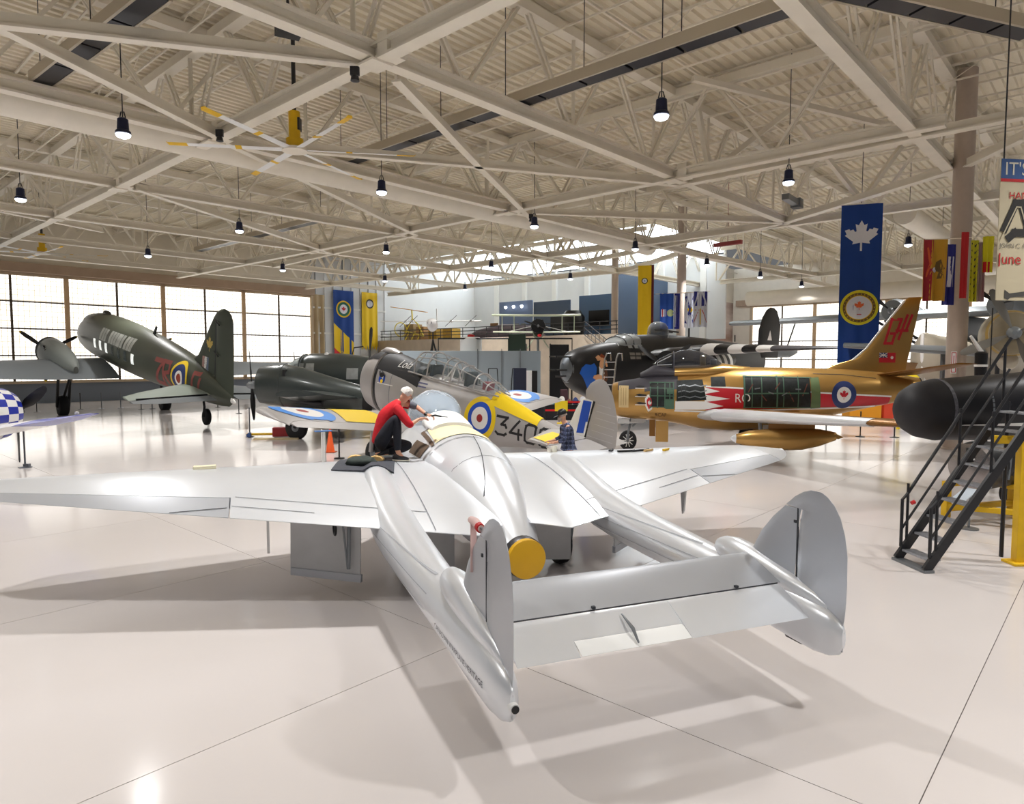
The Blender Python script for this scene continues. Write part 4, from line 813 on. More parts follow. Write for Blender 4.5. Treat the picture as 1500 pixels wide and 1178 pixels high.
for sd in (1, -1):
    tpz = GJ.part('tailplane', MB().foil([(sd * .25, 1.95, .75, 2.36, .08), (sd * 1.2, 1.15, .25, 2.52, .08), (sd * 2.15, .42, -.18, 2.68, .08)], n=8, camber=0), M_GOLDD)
    # swept wing: silver leading-edge slat ahead of a gold wing
    wst = [(sd * .6, 7.6, 4.3, 1.16, .10), (sd * 2.0, 6.55, 3.75, 1.22, .10), (sd * 4.0, 5.05, 2.95, 1.31, .10), (sd * 6.3, 3.3, 1.95, 1.42, .10)]
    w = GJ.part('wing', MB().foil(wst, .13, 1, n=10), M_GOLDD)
    GJ.part('wing_slat', MB().foil([wst[0][:4] + (.12,), (sd * 1.15, 7.19, 4.08, 1.182, .12)], 0, .14, n=5), M_SILVD, w)
    GJ.part('wing_slat', MB().foil([(sd * 1.16, 7.18, 4.07, 1.182, .14), wst[1][:4] + (.14,), wst[2][:4] + (.14,), (sd * 5.6, 3.83, 2.26, 1.388, .14)], 0, .14, n=5), M_SILV, w)
    GJ.part('wing_slat', MB().foil([(sd * 5.62, 3.82, 2.25, 1.39, .12), wst[3][:4] + (.12,)], 0, .14, n=5), M_GOLDD, w)
    wheel_parts(GJ, (5.6, sd * 1.25, .38), .38, .2, M_RUBBER, M_GREYST, name='main_wheel'); GJ.part('gear_leg', MB().tube([(5.6, sd * 1.4, .38), (5.7, sd * 1.5, 1.1)], .06, 10), M_GREYST)
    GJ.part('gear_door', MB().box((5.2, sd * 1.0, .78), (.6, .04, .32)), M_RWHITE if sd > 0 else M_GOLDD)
    tk = GJ.part('drop_tank', MB().loft([(6.72, .02, .69, .74, 2, None, sd * 2.75), (6.6, .1, .6, .82, 2, None, sd * 2.75), (6.2, .21, .49, .93, 2, None, sd * 2.75), (5.4, .28, .42, 1.0, 2, None, sd * 2.75), (4.7, .27, .45, 1.02, 2, None, sd * 2.75), (4.2, .18, .56, 1.0, 2, None, sd * 2.75), (3.75, .05, .72, .92, 2, None, sd * 2.75)], 26), M_GOLD)
    GJ.part('tank_nose', MB().loft([(6.74, .01, .70, .73, 2, None, sd * 2.75), (6.66, .075, .635, .795, 2, None, sd * 2.75), (6.58, .115, .59, .83, 2, None, sd * 2.75)], 20), M_SILV, tk)
    GJ.part('tank_fin', MB().prism([(4.1, .85), (3.7, .75), (3.55, .80), (3.9, .95)], sd * 2.72, sd * 2.78), M_GOLD, tk); GJ.part('tank_pylon', MB().box((5.0, sd * 2.75, 1.08), (1.3, .1, .22)), M_GOLDD, tk)
nwg = wheel_parts(GJ, (9.85, 0, .32), .31, .16, M_RUBBER, M_GREYST, name='nose_wheel')
for k in range(10): GJ.part('spoke', MB().bar((9.85 + .05 * cos(k * pi / 5), .088, .32 + .05 * sin(k * pi / 5)), (9.85 + .2 * cos(k * pi / 5), .088, .32 + .2 * sin(k * pi / 5)), .035, .02), M_RWHITE, nwg)
GJ.part('nose_leg', MB().tube([(9.85, .13, .32), (9.84, .13, .55), (9.8, 0, .72), (9.7, 0, 1.1)], .045, 10).tube([(9.7, 0, .75), (9.4, 0, 1.0)], .03, 8).tube([(10.1, .1, .8), (9.7, .1, .95)], .03, 8), M_GREYST)
GJ.part('nose_gear_parts', MB().box((10.0, .1, .92), (.4, .2, .14)).box((9.5, .05, .95), (.5, .25, .1)).tube([(10.15, .12, .86), (9.3, .15, .9)], .03, 8), M_SILVD)
GJ.part('nose_door', MB().box((8.7, .55, .66), (.42, .04, .62)), M_GOLD); GJ.part('nose_door', MB().box((9.02, .3, .74), (.2, .04, .5)), M_GOLDD)
# ------------------------------------------------------------------ dark green twin-engined transport on its tail wheel
M_GRN = mat('camouflage_green', (70, 74, 62), .42, .1, noise=.16, nscale=.22); M_GRND = mat('camouflage_under', (84, 88, 90), .5); M_GRNF = mat('fin_green', (66, 72, 60), .5, noise=.1, nscale=.4)
M_DULLRED = mat('code_red', (142, 72, 66), .6); M_RYEL = mat('roundel_yellow', (236, 200, 40), .5); M_LGREY = mat('light_marking', (176, 178, 170), .6, noise=.2, nscale=3)
TP = Craft('transport_aircraft', 'dark green twin-engined transport with red code letters, tail towards us before the bright doors', (-12.91, 29.91, 0), 46.8, 9.0, .943, 1.15)
ts = [(20.1, .12, 1.62, 1.85), (19.95, .5, 1.30, 2.2), (19.6, .86, .98, 2.5), (19.1, 1.08, .78, 2.76), (18.3, 1.18, .68, 3.0), (17.2, 1.22, .62, 3.10), (15, 1.24, .60, 3.13), (12.5, 1.24, .60, 3.09), (10, 1.22, .62, 2.97), (7.4, 1.14, .68, 2.82), (5.4, 1.0, .74, 2.68), (4.0, .84, .80, 2.56), (2.6, .64, .82, 2.40), (1.2, .42, .88, 2.1), (0, .24, .98, 1.8), (-.7, .12, 1.08, 1.62), (-1.02, .04, 1.25, 1.5)]
tf = TP.part('fuselage', MB().loft(ts, 44), M_GRN)
TP.part('dorsal_fairing', MB().loft([(17.6, .05, 2.9, 3.12), (17.2, .18, 2.9, 3.26), (16.7, .18, 2.9, 3.26), (16.2, .05, 2.9, 3.14)], 14), M_DARK, tf)
TP.part('cockpit_glazing', MB().loft([(19.5, .60, 2.1, 2.62), (19.1, .78, 2.1, 2.82), (18.6, .86, 2.1, 2.96)], 20), glass_mat('cockpit_glass', (120, 130, 130), .7), tf)
for k in range(7): TP.port('window', quad2([(-.2, -.24), (.2, -.24), (.2, .24), (-.2, .24)], 4, 4), tf, 14.9 - k * 1.05, 1.72 - .0 * k, mat('lit_cabin_window', (232, 236, 232), .2, emit=.7) if k < 3 or k == 6 else mat('dark_cabin_window', (52, 60, 58), .15), parent=tf, off=.012)  # bright panes glow by emission; there is no lamp in the cabin
for (x0, n) in ((13.9, 3), (12.3, 4), (10.85, 2), (9.9, 3)):      # weathered lettering, too worn to read
    for k in range(n): TP.port('worn_lettering', quad2([(-.17, -.3), (.17, -.3), (.17, .3), (-.17, .3)], 3, 4), tf, x0 - k * .40, 2.32, M_LGREY, parent=tf, off=.012)
for s_ in ([[(-.42, .5), (.4, .5), (-.42, -.5), (.44, -.5)]],): TP.port('code_letter', strokes2(s_, .2, .12), tf, 5.35, 1.62, M_DULLRED, parent=tf, off=.012)
TP.port('code_letter', strokes2([[(-.3, -.55), (-.3, .5), (.25, .5), (.3, .1), (-.2, 0), (.35, -.5)]], .17, .12), tf, 4.55, 1.65, M_DULLRED, parent=tf, off=.012)
TP.port('code_letter', strokes2([[(-.28, .4), (-.28, -.4), (.15, -.4), (.28, -.2), (.28, .2), (.15, .4), (-.28, .4)]], .16, .12), tf, 1.9, 1.62, M_DULLRED, parent=tf, off=.012)
for r0, r1, m in ((.60, .74, M_RYEL), (.33, .60, M_NAVY), (.20, .33, M_RWHITE), (0, .20, mat('roundel_brown', (156, 60, 34), .5))): TP.port('roundel', disc2(r0, r1), tf, 3.35, 1.62, m, parent=tf, off=.014)
tfin = TP.part('fin', MB().foil([(2.1, 4.2, .9, 0, .06), (2.5, 3.35, .92, 0, .08), (2.75, 2.85, .93, 0, .08), (3.1, 2.55, .94, 0, .09), (4.0, 1.75, .97, 0, .10), (4.45, 1.33, .985, 0, .11)], 0, .99, n=8, camber=0, axis='z'), M_GRNF)
trud = TP.part('rudder', MB().foil([(1.3, .80, -1.1, 0, .07), (2.0, .86, -1.06, 0, .08), (3.4, .92, -.90, 0, .08), (4.4, .965, -.75, 0, .09), (4.47, 1.30, -.72, 0, .09), (4.7, 1.0, -.55, 0, .09), (4.85, .62, -.25, 0, .08), (4.9, .3, .05, 0, .07)], n=8, camber=0, axis='z'), M_GRNF)
TP.part('rudder_gap', MB().bar((.82, 0, 1.9), (.975, 0, 4.45), .06, .2), M_BLACK, trud)
for z in (4.35, 3.1): TP.part('hinge_arm', MB().tube([(.95, .1, z), (.35, .16, z - .12)], .03, 6), M_BLACK, trud)
TP.port('leaf_badge', leaf(.34), tfin, 1.55, 3.32, mat('faded_gold', (206, 178, 96), .6), parent=tfin, off=.012)
for x, m in ((2.08, mat('flash_red', (176, 140, 132), .6)), (1.86, M_RWHITE), (1.70, mat('flash_blue', (110, 122, 142), .6))): TP.port('fin_flash', quad2([(-.14, -.42), (.13, -.42), (.13, .38), (-.14, .38)], 3, 5), tfin, x, 2.38, m, parent=tfin, off=.012)
for sd in (1, -1):
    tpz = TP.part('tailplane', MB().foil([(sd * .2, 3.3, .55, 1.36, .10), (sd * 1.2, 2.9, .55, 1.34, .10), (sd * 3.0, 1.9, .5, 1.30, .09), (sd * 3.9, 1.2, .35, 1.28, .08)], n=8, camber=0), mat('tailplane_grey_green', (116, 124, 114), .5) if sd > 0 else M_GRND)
    TP.part('elevator', MB().foil([(sd * .5, .52, -.55, 1.33, .08), (sd * 3.0, .46, -.5, 1.28, .08), (sd * 3.9, .3, -.2, 1.26, .08)], n=6, camber=0), M_GRND, tpz)
    TP.part('elevator_gap', MB().bar((.535, sd * .5, 1.35), (.42, sd * 3.6, 1.28), .06, .12), M_BLACK, tpz)
    w = TP.part('wing', MB().foil([(sd * .8, 16.3, 11.6, .50, .15, .35), (sd * 3.8, 16.3, 11.65, .46, .14, .32), (sd * 9, 15.0, 11.9, .55, .12, .45), (sd * 13.6, 13.8, 12.2, .75, .10, .7), (sd * 14.2, 13.2, 12.5, .8, .08, .78)], n=10), M_GRND)
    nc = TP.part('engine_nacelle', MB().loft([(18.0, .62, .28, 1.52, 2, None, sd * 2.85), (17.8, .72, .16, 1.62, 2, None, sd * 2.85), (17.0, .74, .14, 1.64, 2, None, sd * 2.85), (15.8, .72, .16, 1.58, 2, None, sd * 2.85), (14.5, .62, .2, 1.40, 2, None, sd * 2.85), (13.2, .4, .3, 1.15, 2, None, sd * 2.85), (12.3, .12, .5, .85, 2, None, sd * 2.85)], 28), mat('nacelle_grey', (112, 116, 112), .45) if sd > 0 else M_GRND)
    TP.part('cowl_ring', MB().loft([(17.95, .745, .14, 1.64, 2, None, sd * 2.85), (17.75, .755, .125, 1.655, 2, None, sd * 2.85)], 28), M_DARK, nc)
    for k in range(3): TP.part('exhaust_slot', MB().box((16.4 - k * .2, sd * 2.85 + .62, 1.32 - k * .06), (.16, .12, .1)), M_BLACK, nc)
    blade_prop(TP, (18.25, sd * 2.85, .9), 3, 1.75, R(34), M_BLACK, M_GREYST, M_RYEL, chord=.28, hub_r=.2)
    wheel_parts(TP, (14.9, sd * 2.85, -1.58), .56, .5, M_RUBBER, M_DARK, name='main_wheel')
    TP.part('gear_leg', MB().tube([(14.9, sd * 2.55, -1.6), (14.6, sd * 2.55, .3)], .08, 8).tube([(14.9, sd * 3.15, -1.6), (14.6, sd * 3.15, .3)], .08, 8).tube([(14.9, sd * 2.5, -1.6), (14.9, sd * 3.2, -1.6)], .06, 8).tube([(14.85, sd * 2.85, -1.2), (13.3, sd * 2.85, .3)], .07, 8), M_BLACK)
TP.part('tail_wheel', wheel(MB(), (1.7, 0, .2), .36, .24), M_RUBBER); TP.part('tail_strut', MB().tube([(1.7, .16, .2), (1.85, .06, .6), (2.2, 0, 1.0)], .06, 8), M_DARK)
TP.part('antenna_mast', MB().prism([(9.0, 2.9), (8.7, 2.9), (8.45, 3.3), (8.6, 3.32)], -.03, .03), M_BLACK, tf)
TP.part('tail_cone', MB().loft([(-.95, .08, 1.25, 1.5), (-1.35, .02, 1.3, 1.38)], 12), M_RWHITE, tf)
# ------------------------------------------------------------------ black bomber with striped wing
M_BMB = mat('bomber_black', (27, 26, 27), .45, .1, noise=.12, nscale=.6); M_BMB2 = mat('bomber_dark', (32, 31, 30), .55, noise=.1, nscale=.8)
BB = Craft('bomber_aircraft', 'black twin-finned bomber with painted figure on its nose and black and white striped wing', (12.2, 38.97, .51), 135.6, 0, .864, 1.15)
bs = [(16.5, .2, 1.9, 2.5), (16.35, .42, 1.65, 2.75), (15.9, .66, 1.35, 2.98), (15.2, .82, 1.1, 3.14), (14.3, .92, .85, 3.30), (13.3, .96, .7, 3.38), (12.6, .98, .62, 3.42), (12.0, .98, .6, 3.62), (11.2, .98, .6, 3.76), (9, .98, .6, 3.84), (6, .96, .7, 3.86), (3, .9, .9, 3.78), (0, .8, 1.2, 3.64), (-3, .66, 1.5, 3.5), (-5.5, .4, 1.9, 3.3)]
bf = BB.part('fuselage', MB().loft([(s[0], s[1], s[2], s[3], 2.4) for s in bs], 40), M_BMB)
BB.part('nose_cap', MB().loft([(16.62, .14, 1.95, 2.45), (16.5, .3, 1.8, 2.6), (16.3, .46, 1.6, 2.8)], 24), mat('nose_plate', (110, 116, 122), .4, .4), bf)
for (y, z) in ((.22, 2.72), (-.22, 2.72), (.2, 2.16), (-.2, 2.16), (.12, 1.9)): BB.part('gun_barrel', MB().tube([(16.2, y, z), (17.35, y, z)], .035, 8), M_BLACK, bf)
BB.part('cockpit_glazing', MB().loft([(12.75, .5, 3.1, 3.42), (12.3, .72, 3.0, 3.66), (11.7, .80, 3.0, 3.80), (11.0, .82, 3.0, 3.82)], 22), glass_mat('cockpit_pale_glass', (190, 196, 198), .75), bf)
for x, w, z in ((12.3, .73, 3.67), (11.7, .81, 3.81), (11.0, .83, 3.83)): BB.part('glazing_frame', MB().tube([(x, w * cos(t), 3.3 + (z - 3.3) * sin(t)) for t in [pi * i / 10 for i in range(11)]], .03, 6), M_BMB, bf)
for x in (12.0, 11.5, 11.1): BB.port('side_window', quad2([(-.16, -.16), (.16, -.16), (.16, .2), (-.16, .2)], 3, 3), bf, x, 3.28, mat('pale_window', (190, 196, 200), .2), parent=bf, off=.02)
BB.port('windscreen_edge', strokes2([[(-.5, -.2), (-.15, .16), (.9, .2)]], .04), bf, 12.3, 3.42, M_RWHITE, parent=bf, off=.03)
for r, n in ((2.86, 3), (2.68, 2)): 
    for k in range(n): BB.port('mission_marks', quad2([(-.22, -.06), (.22, -.06), (.22, .06), (-.22, .06)], 3, 2), bf, 12.0 - k * .52, r, mat('worn_white', (150, 144, 136), .6), parent=bf, off=.02)
# simple painted figure on the nose
M_SKINP = mat('art_skin', (226, 170, 124), .6); M_ARTB = mat('art_blue', (16, 92, 190), .5); M_ARTR = mat('art_hair', (150, 66, 28), .6)
A = lambda n, pts, m, o: BB.port(n, poly2([(x * .98, z * .78) for x, z in pts], 2), bf, 15.1, 1.98, m, parent=bf, off=o)
A('nose_art', [(-.85, .35), (-.6, .55), (-.3, .5), (-.05, .6), (.12, .35), (.05, -.2), (.0, -.55), (-.2, -.9), (-.45, -.6), (-.75, -.2), (-.95, .05)], M_ARTB, .012)
A('nose_art', [(.42, 1.0), (.6, 1.12), (.8, 1.0), (.82, .75), (.6, .62), (.42, .75)], M_ARTR, .016)
A('nose_art', [(.1, .92), (.35, 1.05), (.5, .9), (.62, .9), (.86, .75), (.92, .4), (.78, .38), (.72, .62), (.6, .55), (.55, .3), (.28, .32), (.32, .6), (.42, .75), (.2, .72)], M_SKINP, .02)
A('nose_art', [(.25, .42), (.45, .28), (.62, .34), (.66, .0), (.5, -.2), (.3, -.15)], M_RWHITE, .024)
A('nose_art', [(.5, -.1), (.7, -.12), (.66, -.45), (.35, -.7), (.1, -.72), (.08, -.88), (-.02, -.6), (.2, -.4), (-.15, -.22), (-.1, -.08), (.2, -.02)], M_SKINP, .028)
A('nose_art', [(.62, .3), (.85, .3), (.95, -.3), (.8, -.6), (.68, -.3)], mat('art_brown', (96, 58, 34), .6), .018)
BB.part('turret', MB().lathe([(.62, 3.7), (.62, 3.95), (.58, 4.2), (.42, 4.42), (.15, 4.5)], 20, None, (8.1, 0, 0)), glass_mat('turret_glass', (120, 124, 128), .6)); BB.part('turret_guns', MB().tube([(8.1, .2, 4.1), (6.2, .2, 4.02)], .045, 8).tube([(8.1, -.2, 4.1), (6.2, -.2, 4.02)], .045, 8), M_BLACK)
BB.part('aerial', MB().box((4.6, 0, 4.0), (.12, .06, .55)).box((-1.5, 0, 3.85), (.08, .05, .4)), M_BMB, bf)
for sd in (1, -1):
    if sd < 0: BB.part('wing', MB().foil([(-.7, 10.6, 6.7, 2.72, .15), (-2.0, 10.5, 6.8, 2.85, .15)], n=10), M_BMB); continue
    st = [(sd * .7, 10.6, 6.7, 2.72, .15), (sd * 3.2, 10.4, 6.9, 2.95, .15), (sd * 4.0, 10.47, 6.94, 3.0, .15)]
    w = BB.part('wing', MB().foil(st, n=10), M_BMB)
    ys = [4.0, 4.65, 5.3, 5.95, 6.6, 7.25]; f = lambda y: (sd * y, 10.2 - (y - 4.9) * .30, 7.05 + (y - 4.9) * .12, 3.02 + (y - 4.9) * .012, .15 - (y - 4.9) * .008)
    for k in range(5): BB.part('wing_stripe', MB().foil([f(ys[k]), f(ys[k + 1])], n=10), M_RWHITE if k % 2 == 0 else M_BLACK, w)
    BB.part('outer_wing', MB().foil([f(7.25), f(9.0), f(10.6), (sd * 11.2, 7.9, 7.55, 3.1, .1), (sd * 11.4, 7.75, 7.6, 3.1, .08)], n=10), mat('outer_wing_grey', (74, 72, 74), .5), w)
    nc = BB.part('engine_nacelle', MB().loft([(12.4, .62, 1.75, 3.0, 2, None, sd * 3.2), (12.1, .74, 1.62, 3.12, 2, None, sd * 3.2), (10.5, .76, 1.55, 3.15, 2, None, sd * 3.2), (8.5, .7, 1.6, 3.0, 2, None, sd * 3.2), (6.5, .45, 1.9, 2.9, 2, None, sd * 3.2), (5.0, .1, 2.4, 2.75, 2, None, sd * 3.2)], 24), M_BMB)
    for k in range(5): BB.part('nacelle_stripe', MB().loft([(8.2 - k * .42, .715 - k * .05, 1.61 + k * .03, 3.01 - k * .01, 2, None, sd * 3.2), (7.8 - k * .42, .68 - k * .05, 1.64 + k * .04, 2.99 - k * .01, 2, None, sd * 3.2)], 24), M_RWHITE if k % 2 == 0 else M_BLACK, nc) if sd > 0 else None
    blade_prop(BB, (12.65, sd * 3.2, 2.36), 3, 1.75, R(-90), M_BLACK, M_GREYST, chord=.24, hub_r=.2)
    for wz in (0,): wheel_parts(BB, (8.4, sd * 3.2, .0), .56, .36, M_RUBBER, M_DARK, name='main_wheel')
    BB.part('gear_leg', MB().tube([(8.4, sd * 3.45, 0), (8.6, sd * 3.2, 1.9)], .1, 10), M_DARK)
    if sd < 0: continue
    fb = BB.part('fin', MB().foil([(2.7, 1.2, -1.2, sd * 3.1, .08), (3.4, 1.75, -1.35, sd * 3.1, .08), (4.2, 1.65, -1.4, sd * 3.1, .08), (4.9, 1.15, -1.3, sd * 3.1, .08), (5.3, .6, -.95, sd * 3.1, .08), (5.45, .1, -.5, sd * 3.1, .07)], n=8, camber=0, axis='z'), M_BMB2)
    if sd > 0: BB.mark('fin_flash', poly2([(-.4, -.3), (.3, -.3), (.1, .1), (0, .25)], 1), fb, (.3, 3.1, 3.95), (-1, 0, 0), (0, 0, 1), M_RWHITE, parent=fb, off=.012)
    else: pass
BB.part('tailplane', MB().foil([(y, .9, -1.3, 3.35, .10) for y in (-3.1, 0, 3.1)], n=8, camber=0), M_BMB2)
BB.part('nose_wheel', wheel(MB(), (13.6, 0, -.05), .42, .26), M_RUBBER); BB.part('nose_leg', MB().tube([(13.6, .2, 0), (13.5, 0, 1.0)], .07, 8), M_DARK)
# ------------------------------------------------------------------ dark green-grey twin with round engines, half hidden by the trainer
M_EXP = mat('twin_dark_green', (56, 62, 60), .32, .15, noise=.12, nscale=1.0, coat=.3)
EX = Craft('light_transport_aircraft', 'glossy dark grey-green light twin with round engine, between the green transport and the trainer', (0.3, 27.45, 0), 84, 0, 1.0, 1.12)
es = [(11.4, .05, 1.6, 1.75), (11.2, .25, 1.42, 1.95), (10.7, .46, 1.22, 2.15), (10.1, .62, 1.1, 2.34), (9.7, .70, 1.05, 2.50), (9.1, .72, 1.03, 2.85), (8.7, .73, 1.02, 3.0), (7.4, .73, 1.02, 2.99), (6, .72, 1.03, 2.86), (4.5, .66, 1.08, 2.72), (3, .5, 1.2, 2.5), (2.2, .38, 1.3, 2.35), (1.6, .2, 1.45, 2.1)]
ef = EX.part('fuselage', MB().loft([(s[0], s[1], s[2], s[3], 2.3) for s in es], 36), M_EXP)
EX.part('windscreen', MB().loft([(9.85, .69, 2.28, 2.48), (9.6, .72, 2.28, 2.62), (9.3, .74, 2.28, 2.80), (9.02, .75, 2.28, 2.95)], 22), glass_mat('twin_glass', (196, 206, 206), .7), ef)
for x, w, z in ((9.6, .725, 2.63), (9.3, .745, 2.81), (9.0, .755, 2.96)): EX.part('windscreen_frame', MB().tube([(x, w * cos(t), 2.45 + (z - 2.45) * sin(t)) for t in [pi * i / 10 for i in range(11)]], .025, 6), M_EXP, ef)
for x, m in ((9.0, 'a'), (8.55, 'a'), (6.75, 'b'), (5.7, 'b')): EX.port('side_window', quad2([(-.19, -.20), (.19, -.2), (.17, .2), (-.17, .2)] if m == 'a' else [(-.24, -.2), (.24, -.2), (.24, .2), (-.24, .2)], 3, 3), ef, x, 2.42 if m == 'a' else 2.25, mat('cabin_glass', (150, 152, 150), .1, noise=.25, nscale=3), parent=ef, off=.015)
EX.part('landing_lamp', MB().lathe([(.1, 0), (.08, .08), (.02, .1)], 14, None, (8.0, .2, 2.93)), M_RWHITE, ef); EX.part('aerial_loop', MB().tube([(7.0, 0, 2.9), (6.9, 0, 3.2), (6.5, 0, 3.25)], .025, 6), M_BLACK, ef)
for sd in (1, -1):
    y = 2.05 * sd
    nc = EX.part('engine_nacelle', MB().loft([(10.0, .50, 1.34, 2.40, 2, None, y), (9.92, .62, 1.22, 2.52, 2, None, y), (9.5, .69, 1.16, 2.58, 2, None, y), (8.9, .69, 1.12, 2.60, 2, None, y), (8.2, .64, 1.02, 2.48, 2, None, y), (7.2, .54, .95, 2.2, 2, None, y), (6.0, .34, 1.0, 1.9, 2, None, y), (5.0, .08, 1.3, 1.6, 2, None, y)], 30), M_EXP)
    EX.part('cowl_band', MB().loft([(9.05, .705, 1.115, 2.615, 2, None, y), (8.95, .705, 1.11, 2.615, 2, None, y)], 30), mat('band_red', (150, 36, 40), .45) if sd < 0 else M_EXP, nc)
    EX.part('cowl_flap', MB().box((8.75, y + sd * .5, 2.32), (.1, .25, .2)), M_BLACK, nc); EX.part('exhaust', MB().tube([(8.4, y + sd * .62, 1.4), (7.6, y + sd * .68, 1.3), (7.2, y + sd * .72, 1.28)], .1, 12), M_DARK, nc)
    EX.part('engine_front', MB().lathe([(.45, 0), (.2, .12), (.12, .3)], 20, Matrix.Rotation(pi / 2, 3, 'Y'), (9.98, y, 1.87)), M_GREYST, nc)
    EX.part('wing', MB().foil([(sd * .5, 8.7, 5.9, 1.38, .15), (sd * 2.9, 8.5, 5.95, 1.5, .14), (sd * 5.2, 7.9, 6.1, 1.7, .12)], n=10), M_EXP)
    blade_prop(EX, (10.35, y, 1.87), 2, 1.25, R(84), M_BLACK, M_GREYST, chord=.2)
    wheel_parts(EX, (8.55, y, .40), .44, .3, M_RUBBER, M_GREYST, name='main_wheel'); EX.part('gear_leg', MB().tube([(8.55, y - .22, .4), (8.3, y - .2, 1.1)], .06, 8).tube([(8.55, y + .22, .4), (8.3, y + .2, 1.1)], .06, 8), M_DARK)
EX.part('wing_root', MB().loft([(9.0, .8, .95, 1.2), (7.5, 1.0, .85, 1.25), (6, .9, .9, 1.2), (5.2, .5, 1.0, 1.15)], 20), M_EXP, ef)
# ------------------------------------------------------------------ fighter with blue and white chequered nose at the edge of view
M_CBLUE = mat('cobalt', (24, 44, 160), .35, coat=.4); M_CWHITE = mat('gloss_white', (234, 232, 230), .3, coat=.4)
CH = Craft('fighter_aircraft', 'white fighter with blue and white chequered round nose and blue wing tip', (-14.75, 17.0, 0), -18, 0, .92, 1.08)
NS, RA = 22, [(2.15, .78), (1.95, .80), (1.62, .81), (1.28, .80), (.94, .76), (.60, .69), (.38, .58)]
cz = 1.62
for m_i, m in ((0, M_CBLUE), (1, M_CWHITE)):
    mb = MB()
    for i in range(len(RA) - 1):
        for j in range(NS):
            if (i + j) % 2 == m_i:
                (x0, r0), (x1, r1) = RA[i], RA[i + 1]; vs = []
                for k in range(4):
                    for (x, r) in ((x0, r0), (x1, r1)):
                        t = 2 * pi * (j + k / 3) / NS; vs.append((-x + 2.6, r * cos(t), cz + r * sin(t)))
                mb.add(vs, [(2 * k, 2 * k + 1, 2 * k + 3, 2 * k + 2) for k in range(3)])
    CH.part('chequer_blue' if m_i == 0 else 'chequer_white', mb, m)
CH.part('cowl_lining', MB().loft([(2.15, .55, cz - .55, cz + .55), (1.6, .72, cz - .72, cz + .72), (.5, .75, cz - .75, cz + .75)], 28), M_DARK)
CH.part('fuselage', MB().loft([(.5, .77, cz - .78, cz + .78), (-1.5, .7, .9, 2.4), (-4, .45, 1.1, 2.2), (-6.2, .1, 1.5, 1.9)], 28), M_CWHITE)
for sd in (1, -1):
    w = CH.part('wing', MB().foil([(sd * .5, .9, -1.4, 1.12, .15), (sd * 2.0, .7, -1.2, 1.28, .14), (sd * 4.4, .45, -.9, 1.62, .13)], n=10), M_CWHITE)
    CH.part('wing_tip', MB().foil([(sd * 4.42, .448, -.898, 1.622, .13), (sd * 5.3, .3, -.75, 1.74, .12), (sd * 6.0, .05, -.5, 1.86, .11), (sd * 6.3, -.1, -.3, 1.9, .09)], n=8), M_CBLUE, w)
    CH.part('wing_lamp', MB().lathe([(.05, 0), (.04, .05), (.01, .06)], 10, None, (-.2, sd * 5.7, 1.88)), M_RWHITE, w)
    CH.part('gear_wheel', wheel(MB(), (.9, sd * .7, .34), .34, .2), M_RUBBER); CH.part('gear_leg', MB().tube([(.9, sd * .85, .34), (.6, sd * .9, 1.1)], .06, 8), M_GREYST)
CH.part('fin', MB().foil([(1.7, -4.9, -6.3, 0, .1), (2.6, -5.4, -6.3, 0, .1), (2.9, -5.8, -6.2, 0, .1)], n=6, camber=0, axis='z'), M_CWHITE)
blade_prop(CH, (2.45, 0, cz), 3, 1.45, R(-90), M_BLACK, M_DARK, chord=.3)
# ------------------------------------------------------------------ black radar-nosed jet at the right, with the maintenance steps
M_RADOME = mat('radome_black', (28, 26, 31), .6); M_NOSEB = mat('nose_black', (22, 21, 25), .38, .1)
h95 = Vector((-sin(R(97)), cos(R(97)), 0)); nose = at_y(1317, 600, 13.9); nk = 13.9 / 15.6
RJ = Craft('jet_aircraft', 'black round-nosed jet entering the view behind the black maintenance steps', (nose.x - h95.x * 12 * nk, nose.y - h95.y * 12 * nk, EYE * (1 - nk)), 97, 0, nk, 1.0)
rs = [(11.1, .665, 1.23, 2.65), (10.2, .68, 1.2, 2.72), (9.2, .70, 1.22, 2.78), (8.0, .74, 1.2, 2.9), (6.5, .76, 1.2, 3.0), (4.5, .76, 1.2, 2.95)]
RJ.part('radome', MB().loft([(12.0, .03, 1.90, 1.98), (11.985, .16, 1.76, 2.10), (11.93, .32, 1.60, 2.28), (11.8, .47, 1.44, 2.44), (11.55, .60, 1.30, 2.57), (11.14, .67, 1.22, 2.65)], 36), M_RADOME)
rf = RJ.part('fuselage', MB().loft(rs, 36), M_NOSEB); RJ.part('seam_ring', MB().loft([(11.14, .676, 1.215, 2.658), (11.06, .676, 1.215, 2.66)], 36), mat('worn_ring', (96, 96, 104), .5, noise=.4, nscale=14), rf)
RJ.port('white_stripe', quad2([(-.1, .0), (4.2, -.07), (4.2, .10), (0, .02)], 20, 2), rf, 10.85, 1.62, M_RWHITE, parent=rf, off=.01)
for k in range(4): RJ.port('stencil', quad2([(-.02, -.04), (.03, -.04), (.03, .04), (-.02, .04)], 2, 2), rf, 10.2, 1.98 + .1 * k, M_GREYST, parent=rf, off=.008)
for sd in (1, -1):
    RJ.part('engine_nacelle', MB().loft([(6.8, .5, 1.0, 2.0, 2, None, sd * 1.3), (5.5, .58, .95, 2.1, 2, None, sd * 1.3), (2, .5, 1.0, 2.0, 2, None, sd * 1.3)], 24), M_NOSEB); RJ.part('wing', MB().foil([(sd * 1.5, 6.2, 3.0, 1.5, .1), (sd * 4.0, 5.4, 3.1, 1.5, .1)], n=8), M_NOSEB)
    RJ.part('main_wheel', wheel(MB(), (4.2, sd * 1.6, -.02), .36, .2), M_RUBBER); RJ.part('gear_leg', MB().tube([(4.2, sd * 1.45, -.02), (4.2, sd * 1.4, 1.2)], .06, 8), M_GREYST)
